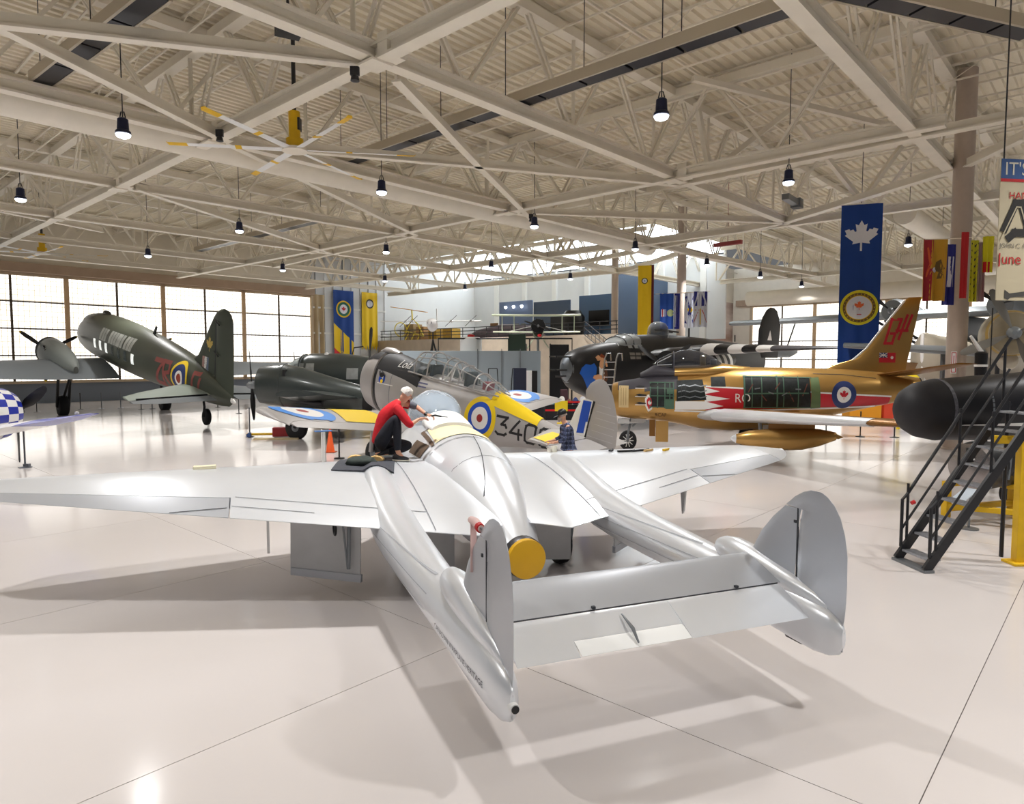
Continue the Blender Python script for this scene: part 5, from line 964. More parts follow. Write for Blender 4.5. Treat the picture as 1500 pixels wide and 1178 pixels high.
RJ.part('nose_wheel', wheel(MB(), (9.0, 0, -.08), .3, .2), M_RUBBER); RJ.part('nose_leg', MB().tube([(9.0, .14, -.08), (9.0, 0, 1.3)], .06, 8), M_GREYST)
# jet engine on a yellow stand under the nose
ec = at_y(1419, 683, 12.4)
en = empty('jet_engine', (ec.x, ec.y, 0), R(18), 'dark jet engine with grey polished cone on its stand under the black nose', 'engine')
Mx = Matrix.Rotation(-pi / 2, 3, 'Y')
MB().lathe([(.44, -.1), (.42, .0), (.05, .12)], 32, Mx, (0, 0, ec.z)).build('intake_cone', mat('polished_cone', (150, 144, 142), .25, .9), en)
MB().lathe([(.44, -.1), (.46, -.2), (.42, -.8), (.36, -1.4), (.3, -2.0)], 28, Mx, (0, 0, ec.z)).build('casing', M_BLACK, en); MB().box((.05, -.08, ec.z + .18), (.3, .14, .34)).build('accessory_box', M_BLACK, en, bevel=.01); MB().box((.05, -.152, ec.z + .15), (.28, .01, .03)).build('strap', M_RWHITE, en)
for k in range(7): MB().tube([(.4 + .15 * k, -.44 + .02 * k, ec.z - .2 + .06 * (k % 3)), (.5 + .15 * k, -.40 + .02 * k, ec.z + .2)], .03, 6).build('pipe', M_DARK if k % 2 else M_GREYST, en)
for k in range(3): MB().tube([(-.1, 0, ec.z - .44), (-1.6, 0, ec.z - .40)], .03, 6) if 0 else None
ys = empty('engine_stand', (ec.x, ec.y, 0), R(18), 'yellow steel stand carrying the dark jet engine beside the steps', 'stand')
for (x, y) in ((.0, .42), (1.75, .42), (1.75, -.62), (0.9, -.62)): MB().box((x, y, (ec.z - .35) / 2), (.12, .12, ec.z - .35) if y > 0 else (.12, .12, ec.z - .35)).build('post', M_YEL, ys, bevel=.008)
for a, b in (((0, .42, .25), (1.75, .42, .25)), ((0, .42, .3), (.9, -.62, .3)), ((.9, -.62, .25), (1.75, -.62, .25)), ((0, .42, ec.z - .4), (1.75, .42, ec.z - .4)), ((.9, -.62, ec.z - .4), (1.75, -.62, ec.z - .4)), ((1.75, .42, .25), (1.75, -.62, .25)), ((.9, .42, ec.z - .4), (.9, -.62, ec.z - .4))): MB().bar(a, b, .12, .1).build('beam', M_YEL, ys, bevel=.008)
pa = at_y(1497, 836, 9.85)
yp = thing(MB().box((0, 0, 1.0), (.13, .13, 2.0)).box((0, 0, .02), (.3, .3, .04)).box((-.2, 0, 1.9), (.5, .1, .12)), 'support_post', M_YEL, 'tall yellow steel post standing behind the top of the black steps', 'post', loc=(pa.x + .12, pa.y + .25, 0), smooth=False, bevel=.008)
# maintenance steps
f = at_z(1356, 839, 0); M_STEP = mat('step_black', (30, 30, 34), .45); M_TREAD = mat('tread_grey', (168, 170, 176), .4, .5, noise=.2, nscale=20)
ms = empty('maintenance_steps', (f.x, f.y, 0), R(6), 'steep black maintenance steps with grey treads and handrails', 'steps')
dx, dz, wd = 1.75, 2.45, .62
for y in (0, wd): MB().bar((0, y, .03), (dx, y, dz), .05, .13).build('stringer', M_STEP, ms, smooth=False)
for k in range(9): 
    t = (k + .7) / 9.2; MB().box((dx * t + .02, wd / 2, dz * t - .02), (.2, wd - .06, .03)).build('tread', M_TREAD, ms, smooth=False)
for y in (0, wd):
    MB().tube([(.05, y, .22), (.05, y, .95), (.12, y, 1.02), (dx, y, dz + .98)], .024, 8).build('handrail', M_STEP, ms); MB().tube([(.06, y, .5), (dx, y, dz + .5)], .018, 8).build('mid_rail', M_STEP, ms)
    for t in (.08, .55, .95): MB().tube([(dx * t, y, dz * t), (dx * t, y, dz * t + 1.0)], .02, 8).build('rail_post', M_STEP, ms)
MB().box((.02, wd / 2, .02), (.16, wd + .1, .04)).build('foot', M_GREYST, ms, smooth=False); MB().tube([(.0, .35, .95), (.05, .35, .97)], .03, 8).build('red_grip', M_RED, ms)
MB().tube([(dx, 0, 0), (dx, 0, dz)], .03, 8).tube([(dx, wd, 0), (dx, wd, dz)], .03, 8).build('rear_leg', M_STEP, ms)
si = at_z(1419, 775, 0); sn = empty('information_stand', (si.x, si.y, 0), .3, 'slim stand with pale tilted sign plate, beyond the steps', 'sign stand')
MB().lathe([(.16, 0), (.16, .02), (.02, .03), (.015, .62)], 16).build('pole', M_GREYST, sn); MB().bar((-.28, 0, .56), (.04, 0, .74), .26, .02).build('plate', mat('plate_blue', (196, 206, 216), .4), sn, smooth=False)
# ------------------------------------------------------------------ grey flying boat under the far windows and a yellow-nosed aircraft at the edge
M_FB = mat('flying_boat_grey', (128, 134, 138), .45, .1, noise=.06, nscale=.5); M_FBB = mat('hull_beige', (176, 166, 148), .5, noise=.06, nscale=.8)
bow = at_y(1364, 545, 36)
FB = Craft('flying_boat', 'large grey high-winged flying boat with pale hull far off behind the gold tail', (bow.x + 7.4, bow.y + 6.5, 0), 128, 0, 1, 1.05)
FB.part('hull', MB().loft([(9.6, .12, 2.7, 4.3), (9.4, .45, 2.2, 4.35), (8.8, .9, 1.6, 4.3), (7.5, 1.3, 1.2, 4.2), (5, 1.5, 1.0, 4.1), (0, 1.4, 1.0, 4.0), (-6, .8, 1.9, 3.9)], 30), M_FBB)
FB.part('hull_chine', MB().tube([(9.62, 0, 4.3), (9.66, 0, 3.4), (9.45, 0, 2.5), (8.8, 0, 1.6)], .09, 8), M_RWHITE); FB.part('pylon', MB().loft([(4.6, .5, 4.0, 5.4), (2.5, .6, 4.0, 5.4), (.5, .3, 4.0, 5.4)], 16), M_FB)
fw = FB.part('wing', MB().foil([(y, 5.2 - .04 * abs(y), .9 + .06 * abs(y), 5.55, .13) for y in (-15.5, -10, -5, 0, 5, 10, 15.5)], n=10), M_FB)
for sd in (1, -1):
    FB.part('engine_nacelle', MB().loft([(7.0, .62, 5.1, 6.3, 2, None, sd * 2.7), (6.6, .72, 4.98, 6.4, 2, None, sd * 2.7), (5.2, .7, 5.0, 6.35, 2, None, sd * 2.7), (3, .3, 5.3, 6.0, 2, None, sd * 2.7)], 22), M_FB)
    blade_prop(FB, (7.2, sd * 2.7, 5.7), 3, 1.8, R(20), M_BLACK, M_GREYST, M_RYEL, chord=.26, hub_r=.2)
    FB.part('float', MB().loft([(4.6, .05, 3.3, 3.6, 2, None, sd * 12), (4.0, .3, 3.1, 3.8, 2, None, sd * 12), (2.0, .3, 3.1, 3.8, 2, None, sd * 12), (.9, .05, 3.4, 3.7, 2, None, sd * 12)], 16), M_FB); FB.part('float_strut', MB().tube([(3.6, sd * 12, 3.7), (3.4, sd * 12, 5.5)], .07, 6).tube([(2.4, sd * 12, 3.7), (3.0, sd * 11, 5.5)], .05, 6), M_DARK)
    FB.part('wing_strut', MB().tube([(4.0, sd * 1.3, 3.2), (4.2, sd * 5, 5.4)], .08, 8).tube([(2.2, sd * 1.3, 3.2), (2.6, sd * 5, 5.4)], .08, 8), M_DARK)
    FB.part('wheel', wheel(MB(), (2.5, sd * 1.7, .55), .55, .3), M_RUBBER)
FB.part('fin', MB().foil([(3.6, -5, -8, 0, .1), (6.2, -6.5, -8.2, 0, .1)], n=6, camber=0, axis='z'), M_FB)
FB.part('keel_cradle', MB().box((3, 0, .55), (1.2, 1.4, 1.1)), M_DARK)
yc = at_y(1492, 488, 21)
YN = Craft('propeller_aircraft', 'grey aircraft with yellow-brown nose ring and grey propeller below the big poster', (yc.x + 1.6, yc.y + 2.8, 0), 148, 0, 1, 1.0)
zc = yc.z
YN.part('cowl', MB().loft([(3.3, .35, zc - .35, zc + .35), (3.1, .62, zc - .65, zc + .65), (2.0, .75, zc - .8, zc + .8), (.5, .8, zc - .9, zc + .85), (-3, .5, zc - .7, zc + .7)], 26), mat('nose_brown_grey', (150, 138, 112), .5, noise=.2, nscale=1.5)); YN.part('cowl_ring', MB().loft([(3.12, .60, zc - .62, zc + .62), (2.7, .70, zc - .73, zc + .73)], 26), mat('ochre', (170, 140, 60), .5))
YN.part('air_scoop', MB().loft([(2.8, .2, zc - 1.1, zc - .6), (1.5, .3, zc - 1.2, zc - .6)], 16), M_FBB); blade_prop(YN, (3.5, 0, zc), 4, 1.5, R(25), mat('blade_grey', (110, 106, 98), .5), M_FB, chord=.34, hub_r=.2)
for sd in (1, -1): YN.part('wing', MB().foil([(sd * .6, 1.5, -1.0, zc - .6, .14), (sd * 5, 1.0, -.7, zc - .3, .12)], n=8), M_FB); YN.part('gear_leg', MB().tube([(.9, sd * 1.8, zc - .5), (1.0, sd * 1.8, .4)], .08, 8), M_GREYST); YN.part('wheel', wheel(MB(), (1.0, sd * 1.8 + .16, .4), .4, .24), M_RUBBER)
YN.part('tail_support', MB().tube([(-2.6, 0, 0), (-2.6, 0, zc - .5)], .08, 8), M_DARK)
cc = at_y(1437, 530, 20); MBs = MB().lathe([(.16, -.9), (.17, -.2)], 18); 
gt = empty('gun_pod', (cc.x, cc.y, 0), .3, 'black tube with white band on slanted pale struts above the black nose', 'equipment')
MB().lathe([(.15, cc.z - .5), (.17, cc.z + .25), (.1, cc.z + .3)], 18).build('tube', M_BLACK, gt); MB().lathe([(.175, cc.z - .15), (.178, cc.z - .08)], 18).build('band', M_RWHITE, gt); MB().tube([(0, 0, cc.z + .25), (-.45, 0, cc.z + .75)], .04, 8).tube([(.1, 0, cc.z + .25), (-.3, .1, cc.z + .75)], .03, 8).build('strut', M_RWHITE, gt); MB().tube([(0, 0, 0), (0, 0, cc.z - .45)], .06, 8).build('pole', M_GREYST, gt)
# ------------------------------------------------------------------ banners and flags
M_BANB = mat('banner_blue', (10, 62, 142), .7); M_BANY = mat('banner_yellow', (240, 200, 24), .7); M_BANR = mat('banner_red', (196, 36, 40), .7); M_BANW = mat('banner_white', (226, 228, 236), .7); M_MAROON = mat('maroon', (96, 22, 28), .7)
def cloth(w, h, m, name, label, cat, loc, rz, waves=0.02, nx=14, ny=20, group=None, ph=0.0, ragged=0.0):
    """a hanging cloth, top edge at z = 0, gently folded, 1 cm thick; faces local -y"""
    mb = MB(); fy = lambda x, z: waves * sin(7.5 * x / max(w, .1) * 2 + ph) * (.35 - z / h)
    for s_ in (0, .012):
        for j in range(ny + 1):
            for i in range(nx + 1):
                x = -w / 2 + w * i / nx; z = -h * j / ny - (ragged * abs(sin(i * 1.9 + ph)) if j == ny else 0); mb.v.append(Vector((x, fy(x, z) + s_, z)))
    k = (nx + 1) * (ny + 1)
    for j in range(ny):
        for i in range(nx): a = j * (nx + 1) + i; mb.f += [[a, a + 1, a + nx + 2, a + nx + 1], [k + a + nx + 1, k + a + nx + 2, k + a + 1, k + a]]
    rim = [i for i in range(nx + 1)] + [j * (nx + 1) + nx for j in range(1, ny + 1)] + [ny * (nx + 1) + i for i in range(nx - 1, -1, -1)] + [j * (nx + 1) for j in range(ny - 1, 0, -1)]
    for a, b in zip(rim, rim[1:] + rim[:1]): mb.f.append([a, k + a, k + b, b])
    o = mb.build(name, m, ang=60); o.location = loc; o.rotation_euler = (0, 0, rz); return tag(o, label, cat, group)
def on(o, name, shape, x, z, m, off=.006):
    mb = lay(shape, bvh_of([o]), (x, -1, z), (1, 0, 0), (0, 0, 1), off, 2.0)
    if mb.f: return mb.build(name, m, o, ang=80)
def place(u0, u1, v0, v1, y):
    a = at_y(u0, v0, y); b = at_y(u1, v1, y); return (a.x + b.x) / 2, y, a.z, b.x - a.x, a.z - b.z
# tall blue banner with maple leaf
q = at_z(1260, 299, 9.5); x, y, z, w, h = place(1237.5, 1281, 299, 532, q.y - 1.6); Rz = -.35; w /= cos(Rz)
b1 = cloth(w, h, M_BANB, 'banner', 'tall blue banner with white maple leaf above yellow-ringed crest', 'banner', (x, y, z), Rz, .03)
k = w / 43.5; zz = lambda v: -(v - 299) * h / 233
on(b1, 'maple_leaf', leaf(.86 * w * .5, cuts=2), 0, zz(346), M_BANW); 
for r0, r1, m in ((.40, .47, mat('ring_yellow', (226, 214, 40), .7)), (.33, .40, mat('ring_brown', (110, 86, 40), .7)), (.31, .33, M_BANY), (0, .31, M_BANW)): on(b1, 'crest', disc2(r0 * w, r1 * w), 0, zz(450), m, .008)
on(b1, 'crest_leaf', leaf(.13 * w), 0.0, zz(447), mat('crest_orange', (236, 110, 60), .7), .014); on(b1, 'crest_bar', strokes2([[(-.07, 0), (.07, 0)]], .03), 0, zz(460), M_BANR, .014)
for j in range(26): a = j * 2 * pi / 26; on(b1, 'crest_letter', poly2([(.365 * w * cos(a) + dx, .365 * w * sin(a) + dz) for dx, dz in ((-.012, -.018), (.012, -.018), (.012, .018), (-.012, .018))], 0), 0, zz(450), M_BANY, .013)
on(b1, 'yellow_wedge', poly2([(w * .49, zz(494)), (w * .49, zz(531)), (-w * .2, zz(531))], 6), 0, 0, M_BANY)
MB().tube([(-w / 2 - .05, 0, .01), (w / 2 + .05, 0, .01)], .02, 6).build('top_rod', M_BEIGE, b1)
# long yellow banner by the column
q = at_z(945, 389, 9.5); x, y, z, w, h = place(935, 953, 389, 491, q.y)
b2 = cloth(w, h, M_BANY, 'banner', 'long yellow banner with small ringed crest and dark maroon edge near the slim columns', 'banner', (x, y, z), -.15, .03, ph=1, ragged=.25)
on(b2, 'crest', disc2(.17 * w, .23 * w), 0, -h * .22, M_BLACK); on(b2, 'crest', disc2(0, .17 * w), 0, -h * .22, M_BANW); on(b2, 'crest_bird', poly2([(-.06, -.05), (.0, .08), (.07, -.03)], 1), 0, -h * .22, mat('faint_blue', (120, 140, 180), .7), .01)
x, y, z, w, h = place(952, 957, 388, 478, q.y + .06); cloth(w, h, M_MAROON, 'banner', 'narrow dark maroon banner showing behind the edge of the long yellow banner', 'banner', (x, y, z), -.15, .01, nx=4)
# two banners on the panelled wall
def on_panel(u): 
    c = (u - 750) / F_PX; Y = 56.55 / (-.7396 * c + .673); return hall(56.55, Y * (.673 * c + .7396)), Y
P0, Y0 = on_panel(505); zt = EYE + (527 - 427) / F_PX * Y0; w = 25 / F_PX * Y0 / .72; h = 97 / F_PX * Y0
b3 = cloth(w, h, M_BANB, 'banner', 'blue banner with yellow diagonal and red corner on the panelled wall', 'banner', (P0.x, P0.y, zt), HALL_YAW, .04)
w *= .985; h *= .992
on(b3, 'yellow_field', poly2([(-w / 2, -h * .49), (w / 2, -h * .78), (w / 2, -h), (-w / 2, -h * .87)], 7), 0, 0, M_BANY); on(b3, 'red_corner', poly2([(-w / 2, -h * .86), (w * .02, -h), (-w / 2, -h)], 6), 0, 0, M_BANR, .01); on(b3, 'yellow_field', poly2([(-w / 2, -h * .86), (w / 2, -h * 1.0), (.02 * w, -h)], 6), 0, 0, M_BANY, .008)
for r0, r1, m in ((.30, .36, M_BANY), (.20, .30, mat('crest_green', (40, 110, 90), .7)), (0, .20, M_BANW)): on(b3, 'crest', disc2(r0 * w, r1 * w), 0, -h * .28, m)
on(b3, 'crest_mark', leaf(.12 * w), 0, -h * .28, M_BANR, .012)
P1, Y1 = on_panel(543); zt = EYE + (527 - 430) / F_PX * Y1; w = 20 / F_PX * Y1 / .74; h = 74 / F_PX * Y1
b4 = cloth(w, h, M_BANY, 'banner', 'plain yellow banner with small black-ringed crest on the panelled wall', 'banner', (P1.x, P1.y, zt), HALL_YAW, .05, ph=2, ragged=.7)
on(b4, 'crest', disc2(.18 * w, .25 * w), 0, -h * .22, M_BLACK); on(b4, 'crest', disc2(0, .18 * w), 0, -h * .22, M_BANW)
# beige curtain beside the hangar doors
P2, Y2 = on_panel(470)
cu = cloth(1.55, 8.2, mat('curtain_tan', (196, 176, 142), .8, noise=.1, nscale=1), 'curtain', 'tan curtain drawn to the end of the bright hangar doors', 'curtain', (P2.x - .15, P2.y, 9.2), HALL_YAW, .22, nx=30); 
# provincial flags on a line
def flag(u0, u1, v0, v1, y, m, label, rz=0.0, ph=0.0, waves=.04): 
    x, yy, z, w, h = place(u0, u1, v0, v1, y); return cloth(w, h, m, 'flag', label, 'flag', (x, yy, z), rz, waves, ph=ph, group='flags on lines'), w, h
M_FB1 = mat('flag_blue', (44, 92, 190), .7); M_FB2 = mat('flag_dark_blue', (40, 44, 130), .7)
f1, w, h = flag(967, 986.5, 430, 482, 39, M_FB1, 'bright blue flag with small union corner and pale green disc', .0, 0)
on(f1, 'canton', quad2([(-.3, -.2), (.06, -.2), (.06, .2), (-.3, .2)], 4, 4), -.12, -h * .55, M_BANW); on(f1, 'canton_cross', strokes2([[(-.3, .08), (.06, .08)], [(-.3, -.1), (.06, -.1)], [(-.12, -.2), (-.12, .2)]], .06), -.12, -h * .55, M_BANR, .012); on(f1, 'disc', disc2(0, .2), .2, -h * .55, mat('flag_pale_green', (190, 206, 150), .7), .012)
f2, w, h = flag(988, 995.5, 430, 482, 39.1, M_FB2, 'dark blue flag with white cross beside the round column')
on(f2, 'cross', strokes2([[(-.2, -h * .25), (.2, -h * .25)], [(-.2, -h * .55), (.2, -h * .55)], [(-.2, -h * .8), (.2, -h * .8)], [(-.06, 0), (-.06, -h)]], .1), 0, 0, M_BANW)
f3, w, h = flag(1003, 1018, 428, 480, 39.2, M_BANW, 'white flag with blue diagonal cross and yellow shield', ph=2)
on(f3, 'saltire', strokes2([[(-w / 2, 0), (w / 2, -h)], [(w / 2, 0), (-w / 2, -h)]], .13), 0, 0, M_FB2); on(f3, 'shield', disc2(0, .15), 0, -h * .5, M_BANY, .012); on(f3, 'shield_lion', disc2(0, .06, 10, 1), 0, -h * .5, M_BANR, .016)
f4, w, h = flag(1016, 1036, 427, 479, 38.9, M_BANW, 'white flag with dark blue triangles and yellow arrow', ph=1)
for pts in ([(-.38, 0), (-.12, 0), (-.38, -.75)], [(-.32, -.82), (-.08, -.12), (-.08, -.82)], [(.06, -.12), (.32, -.82), (.06, -.82)], [(.12, 0), (.38, 0), (.38, -.75)]): on(f4, 'triangle', poly2(pts, 1), 0, 0, M_FB2)
on(f4, 'arrow', strokes2([[(0, -1.0), (0, -1.85)]], .07), 0, 0, M_BANY); on(f4, 'red_line', strokes2([[(-.36, -1.75), (-.1, -1.05), (-.3, -1.05)], [(.36, -1.75), (.1, -1.05), (.3, -1.05)]], .035), 0, 0, M_BANR)
fl_ = thing(MB().tube([at_y(960, 431, 39.02), at_y(1040, 427, 39.02)], .02, 6), 'flag_line', M_BEIGE, 'thin line carrying the blue and white flags across the columns', 'line')
# flags by the big column
YC = 20.5
g1, w, h = flag(1353, 1386, 350, 441, YC, mat('flag_gold', (206, 158, 44), .7), 'red and gold flag with dark eagle-like emblem left of the big column', ph=.5, waves=.06)
on(g1, 'red_field', quad2([(-w / 2, -h), (-w / 2 + .24, -h), (-w / 2 + .3, 0), (-w / 2, 0)], 4, 10), 0, 0, mat('flag_crimson', (168, 40, 48), .7)); on(g1, 'emblem', poly2([(-.02, .2), (.1, .28), (.14, .1), (.24, .0), (.12, -.05), (.2, -.28), (.02, -.3), (.06, -.1), (-.08, -.02)], 1), .06, -h * .48, mat('emblem_brown', (112, 90, 44), .7)); on(g1, 'emblem_pale', disc2(0, .08, 12, 1), -.03, -h * .5, M_BANW, .012); on(g1, 'red_mark', strokes2([[(-.22, -h * .15), (-.15, -h * .4), (-.24, -h * .6)]], .05), 0, 0, mat('flag_orange', (214, 96, 50), .7), .012)
g2, w, h = flag(1384, 1397, 358, 447, YC + .1, M_FB2, 'dark blue and white flag squeezed beside the big column', ph=2)
on(g2, 'white_field', quad2([(-.14, -h * .7), (.1, -h * .7), (.14, -h * .2), (-.1, -h * .2)], 4, 6), 0, 0, M_BANW)
g3, w, h = flag(1409, 1416, 340, 437, 19.9, M_BANR, 'narrow red flag hanging in front of the big column', ph=1, waves=.02)
g4, w, h = flag(1423, 1431, 352, 442, YC, mat('flag_lime', (206, 200, 40), .7), 'yellow flag with dark chevrons right of the big column', ph=1)
for k in range(9): on(g4, 'chevron', strokes2([[(-.08, -.1 - k * .2), (0, -.18 - k * .2), (.08, -.1 - k * .2)]], .05), 0, 0, M_BLACK)
g5, w, h = flag(1431, 1440, 355, 442, YC + .05, mat('flag_mauve', (176, 150, 150), .7), 'folded mauve and red striped flag beside the chevron flag', ph=2.5, waves=.05)
for x in (-.04, .06): on(g5, 'stripe', strokes2([[(x, -.05), (x + .02, -h * .95)]], .04), 0, 0, M_MAROON if x < 0 else M_BANR)
g6, w, h = flag(1440, 1455, 346, 399, YC, mat('flag_yellow', (226, 214, 24), .7), 'yellow flag with red lower band next to the big poster', ph=.3)
on(g6, 'red_band', quad2([(-w / 2, -h), (w / 2, -h), (w / 2, -h * .71), (-w / 2, -h * .71)], 6, 3), 0, 0, mat('flag_bright_red', (206, 20, 30), .7))
thing(MB().tube([at_y(1350, 351, YC + .02), at_y(1412, 349, 20.2), at_y(1458, 344, YC + .02)], .015, 6), 'flag_line', M_BEIGE, 'thin line carrying the flags past the big column', 'line')
# big event poster at the edge
YP = 11.5; a = at_y(1458, 236, YP); zb = at_y(1458, 441, YP).z; W, H = 2.3, a.z - zb
ps_ = cloth(W, H, mat('poster_cream', (206, 194, 164), .7, noise=.03, nscale=1), 'poster', 'big cream event poster with blue heading hung at the edge of the hall', 'poster', (a.x + W / 2 * cos(.12), YP, a.z), .12, .01)
sx = W / 2; 
on(ps_, 'heading_band', quad2([(-sx, -.32), (sx, -.32), (sx, 0), (-sx, 0)], 8, 2), 0, 0, mat('poster_blue', (58, 92, 146), .7)); on(ps_, 'heading_rule', quad2([(-sx, -.37), (sx, -.37), (sx, -.32), (-sx, -.32)], 8, 1), 0, 0, M_BANR)
def txt(s_, size, x, z, m, off=.012, sp=1.0): 
    t = text2(s_, size, 1, align='LEFT'); on(ps_, 'poster_lettering', t, -sx + x, z, m, off)
txt("IT'S", .30, .06, -.17, mat('poster_white', (226, 222, 206), .7)); txt('HAM', .17, .16, -.60, M_BANR)
Ap = [[(.0, -.42), (.26, .22), (.36, .22), (.62, -.42)], [(.0, -.42), (.16, -.42), (.36, -.30), (.54, -.42)]]
on(ps_, 'poster_logo', strokes2([[(.02, -.34), (.30, .26), (.40, .26), (.62, -.34)], [(.02, -.34), (.20, -.30), (.30, -.22), (.50, -.22)]], .13), -sx, -.98, mat('poster_black', (44, 42, 40), .7), .012)
on(ps_, 'poster_logo_line', strokes2([[(.04, -.33), (.31, .20), (.39, .20), (.58, -.30)]], .022), -sx, -.98, mat('poster_cream2', (196, 186, 158), .7), .017)
txt('JOHN C. MUN', .11, .02, -1.42, mat('poster_grey', (120, 114, 104), .7)); txt('June', .26, .0, -1.64, M_BANR)
on(ps_, 'aircraft_print', poly2([(.16, -2.28), (.16, -2.14), (.26, -2.20), (.5, -2.17), (1.2, -2.08), (1.2, -2.32), (.3, -2.34)], 1), -sx, 0, mat('print_dark', (78, 76, 72), .7))
for x in (-sx + .05, sx - .05): MB().tube([(x, 0, 0), (x, 0, 9.6 - a.z)], .012, 5).build('hanging_cord', M_DARK, ps_)
thing(MB().tube([(0, 0, 0), (0, 0, zb + .3)], .014, 8).lathe([(.14, 0), (.14, .02), (.02, .03)], 16), 'barrier_pole', M_BLACK, 'thin tall black pole below the big event poster', 'pole', loc=(at_y(1452, 500, 17).x, 17, 0))
# ------------------------------------------------------------------ things lying on the silver jet's wing
JI = JET_M.inverted(); bpy.context.view_layer.update()
JET_BVH = bvh_of([o for o in bpy.data.objects if o.parent in (SJ.root,) + tuple(wings) and o.type == 'MESH' and o.name.split('.')[0] in ('wing', 'outer_wing', 'fuselage_pod', 'tail_boom', 'wing_tip')])
def on_skin(u, v, off=0.0):
    """the point of the jet's skin under a picture point"""
    o = JI @ Vector((0, 0, EYE)); d = (JI.to_3x3() @ ray(u, v)).normalized(); h = JET_BVH.ray_cast(o, d); k = 0
    while h[0] is None and k < 40: k += 1; d = (JI.to_3x3() @ ray(u, v + k)).normalized(); h = JET_BVH.ray_cast(o, d)
    n = h[1] if h[1].z > 0 else -h[1]; return JET_M @ (h[0] + n * off)
def skin_z(x, y): # height of the skin above a floor point
    o = JI @ Vector((x, y, 6)); h = JET_BVH.ray_cast(o, JI.to_3x3() @ Vector((0, 0, -1))); return (JET_M @ h[0]).z if h[0] else 0
def lie(name, corners, th, m, label, cat, n=8, up=0.0):
    """a thin sheet lying on the wing skin between four picture points"""
    P = [on_skin(*c) for c in corners]; mb = MB(); g = {}
    for top in (0, 1):
        for j in range(n + 1):
            for i in range(n + 1):
                s_, t = i / n, j / n; q = (P[0] * (1 - s_) + P[1] * s_) * (1 - t) + (P[3] * (1 - s_) + P[2] * s_) * t
                z = skin_z(q.x, q.y); g[(top, i, j)] = len(mb.v); mb.v.append(Vector((q.x, q.y, (z if z > .8 else q.z) + .004 + top * th + up * top * sin(3 * s_ + 2 * t) ** 2)))
    for j in range(n):
        for i in range(n):
            for top in (0, 1): f = [g[(top, i, j)], g[(top, i + 1, j)], g[(top, i + 1, j + 1)], g[(top, i, j + 1)]]; mb.f.append(f if top else f[::-1])
    e = [(i, 0) for i in range(n + 1)] + [(n, j) for j in range(1, n + 1)] + [(i, n) for i in range(n - 1, -1, -1)] + [(0, j) for j in range(n - 1, 0, -1)]
    for a, b in zip(e, e[1:] + e[:1]): mb.f.append([g[(0,) + a], g[(0,) + b], g[(1,) + b], g[(1,) + a]])
    c = (P[0] + P[2]) / 2; c.z = skin_z(c.x, c.y); mb.v = [v - c for v in mb.v]; o = mb.build(name, m, ang=50); o.location = c; return tag(o, label, cat)
M_MAT = mat('mat_charcoal', (62, 64, 72), .75, noise=.1, nscale=10, bump=.15, bscale=60)
lie('kneeling_mat', ((485, 690), (577, 694), (581, 668), (499, 668)), .015, M_MAT, 'charcoal kneeling mat spread on the silver wing', 'mat', up=.012)
def rest(u, v): p = on_skin(u, v); p.z += .012; return p
M_CANVAS = mat('dark_canvas', (50, 58, 54), .85, noise=.15, nscale=12, bump=.5, bscale=14)
p = rest(531, 683); bg_ = MB().loft([(-.26, .03, 0, .03), (-.2, .12, 0, .10), (-.08, .16, 0, .155), (.04, .15, 0, .13), (.16, .12, 0, .12), (.24, .05, 0, .05)], 20)
for v_ in bg_.v: v_ += Vector((0, 0, .02 * sin(19 * v_.x + 4 * v_.y) * (v_.z > .03)))
thing(bg_, 'canvas_bag', M_CANVAS, 'crumpled dark green canvas bag on the kneeling mat', 'bag', loc=p, rz=-.1)
M_TANB = mat('tan_wood', (206, 170, 110), .6, noise=.12, nscale=9)
for (u, v, rz, lab) in ((521, 672, .3, 'tan wooden sanding block behind the dark green canvas bag'), (551, 676, -.05, 'tan wooden sanding block beside the shoe of the kneeling person')):
    p = rest(u, v); thing(MB().prism([(-.12, 0), (.12, 0), (.12, .03), (.08, .065), (0, .08), (-.08, .065), (-.12, .03)], -.06, .06), 'sanding_block', M_TANB, lab, 'block', loc=p, rz=rz, smooth=False, bevel=.008)
p = on_skin(300, 687); thing(MB().box((0, 0, .025), (.30, .11, .05)), 'foam_block', mat('cream_foam', (226, 218, 188), .8), 'cream foam block lying on the front edge of the silver wing', 'block', loc=p, rz=.36, smooth=False, bevel=.012)
for i, (u, v, c, lab) in enumerate(((805, 659, (214, 208, 196), 'small pale cup on the wing nearest the plaid shirt'), (812, 658, (232, 226, 208), 'taller cream cup on the wing beside the plaid shirt'))):
    p = on_skin(u, v + 3); thing(MB().lathe([(.045, 0), (.055, .1), (.05, .1), (.04, .01)], 16) if i else MB().lathe([(.04, 0), (.045, .06), (.04, .06), (.035, .01)], 16), 'cup', mat('cup_%d' % i, c, .5), lab, 'cup', loc=p)
for i, (u, v, L, m, lab) in enumerate(((915, 659, .26, M_BLACK, 'small black spanner on the front edge of the far silver wing'), (936, 658, .3, M_DARK, 'dark hand tool on the silver wing below the gold jet'), (949, 658, .18, M_TANB, 'small tan block on the silver wing below the gold jet'), (975, 657, .16, M_YEL, 'tiny yellow handled tool on the silver wing below the gold jet'), (895, 658, .12, M_DARK, 'short dark tool nearest the trainer rudder on the silver wing'))):
    p = on_skin(u, v + 3); mb = MB().box((0, 0, .015), (L, .05, .03)).tube([(L * .5, 0, .015), (L * .75, 0, .02)], .018, 8)
    thing(mb, 'hand_tool', m, lab, 'tool', loc=p, rz=.3 + .2 * i, smooth=False)

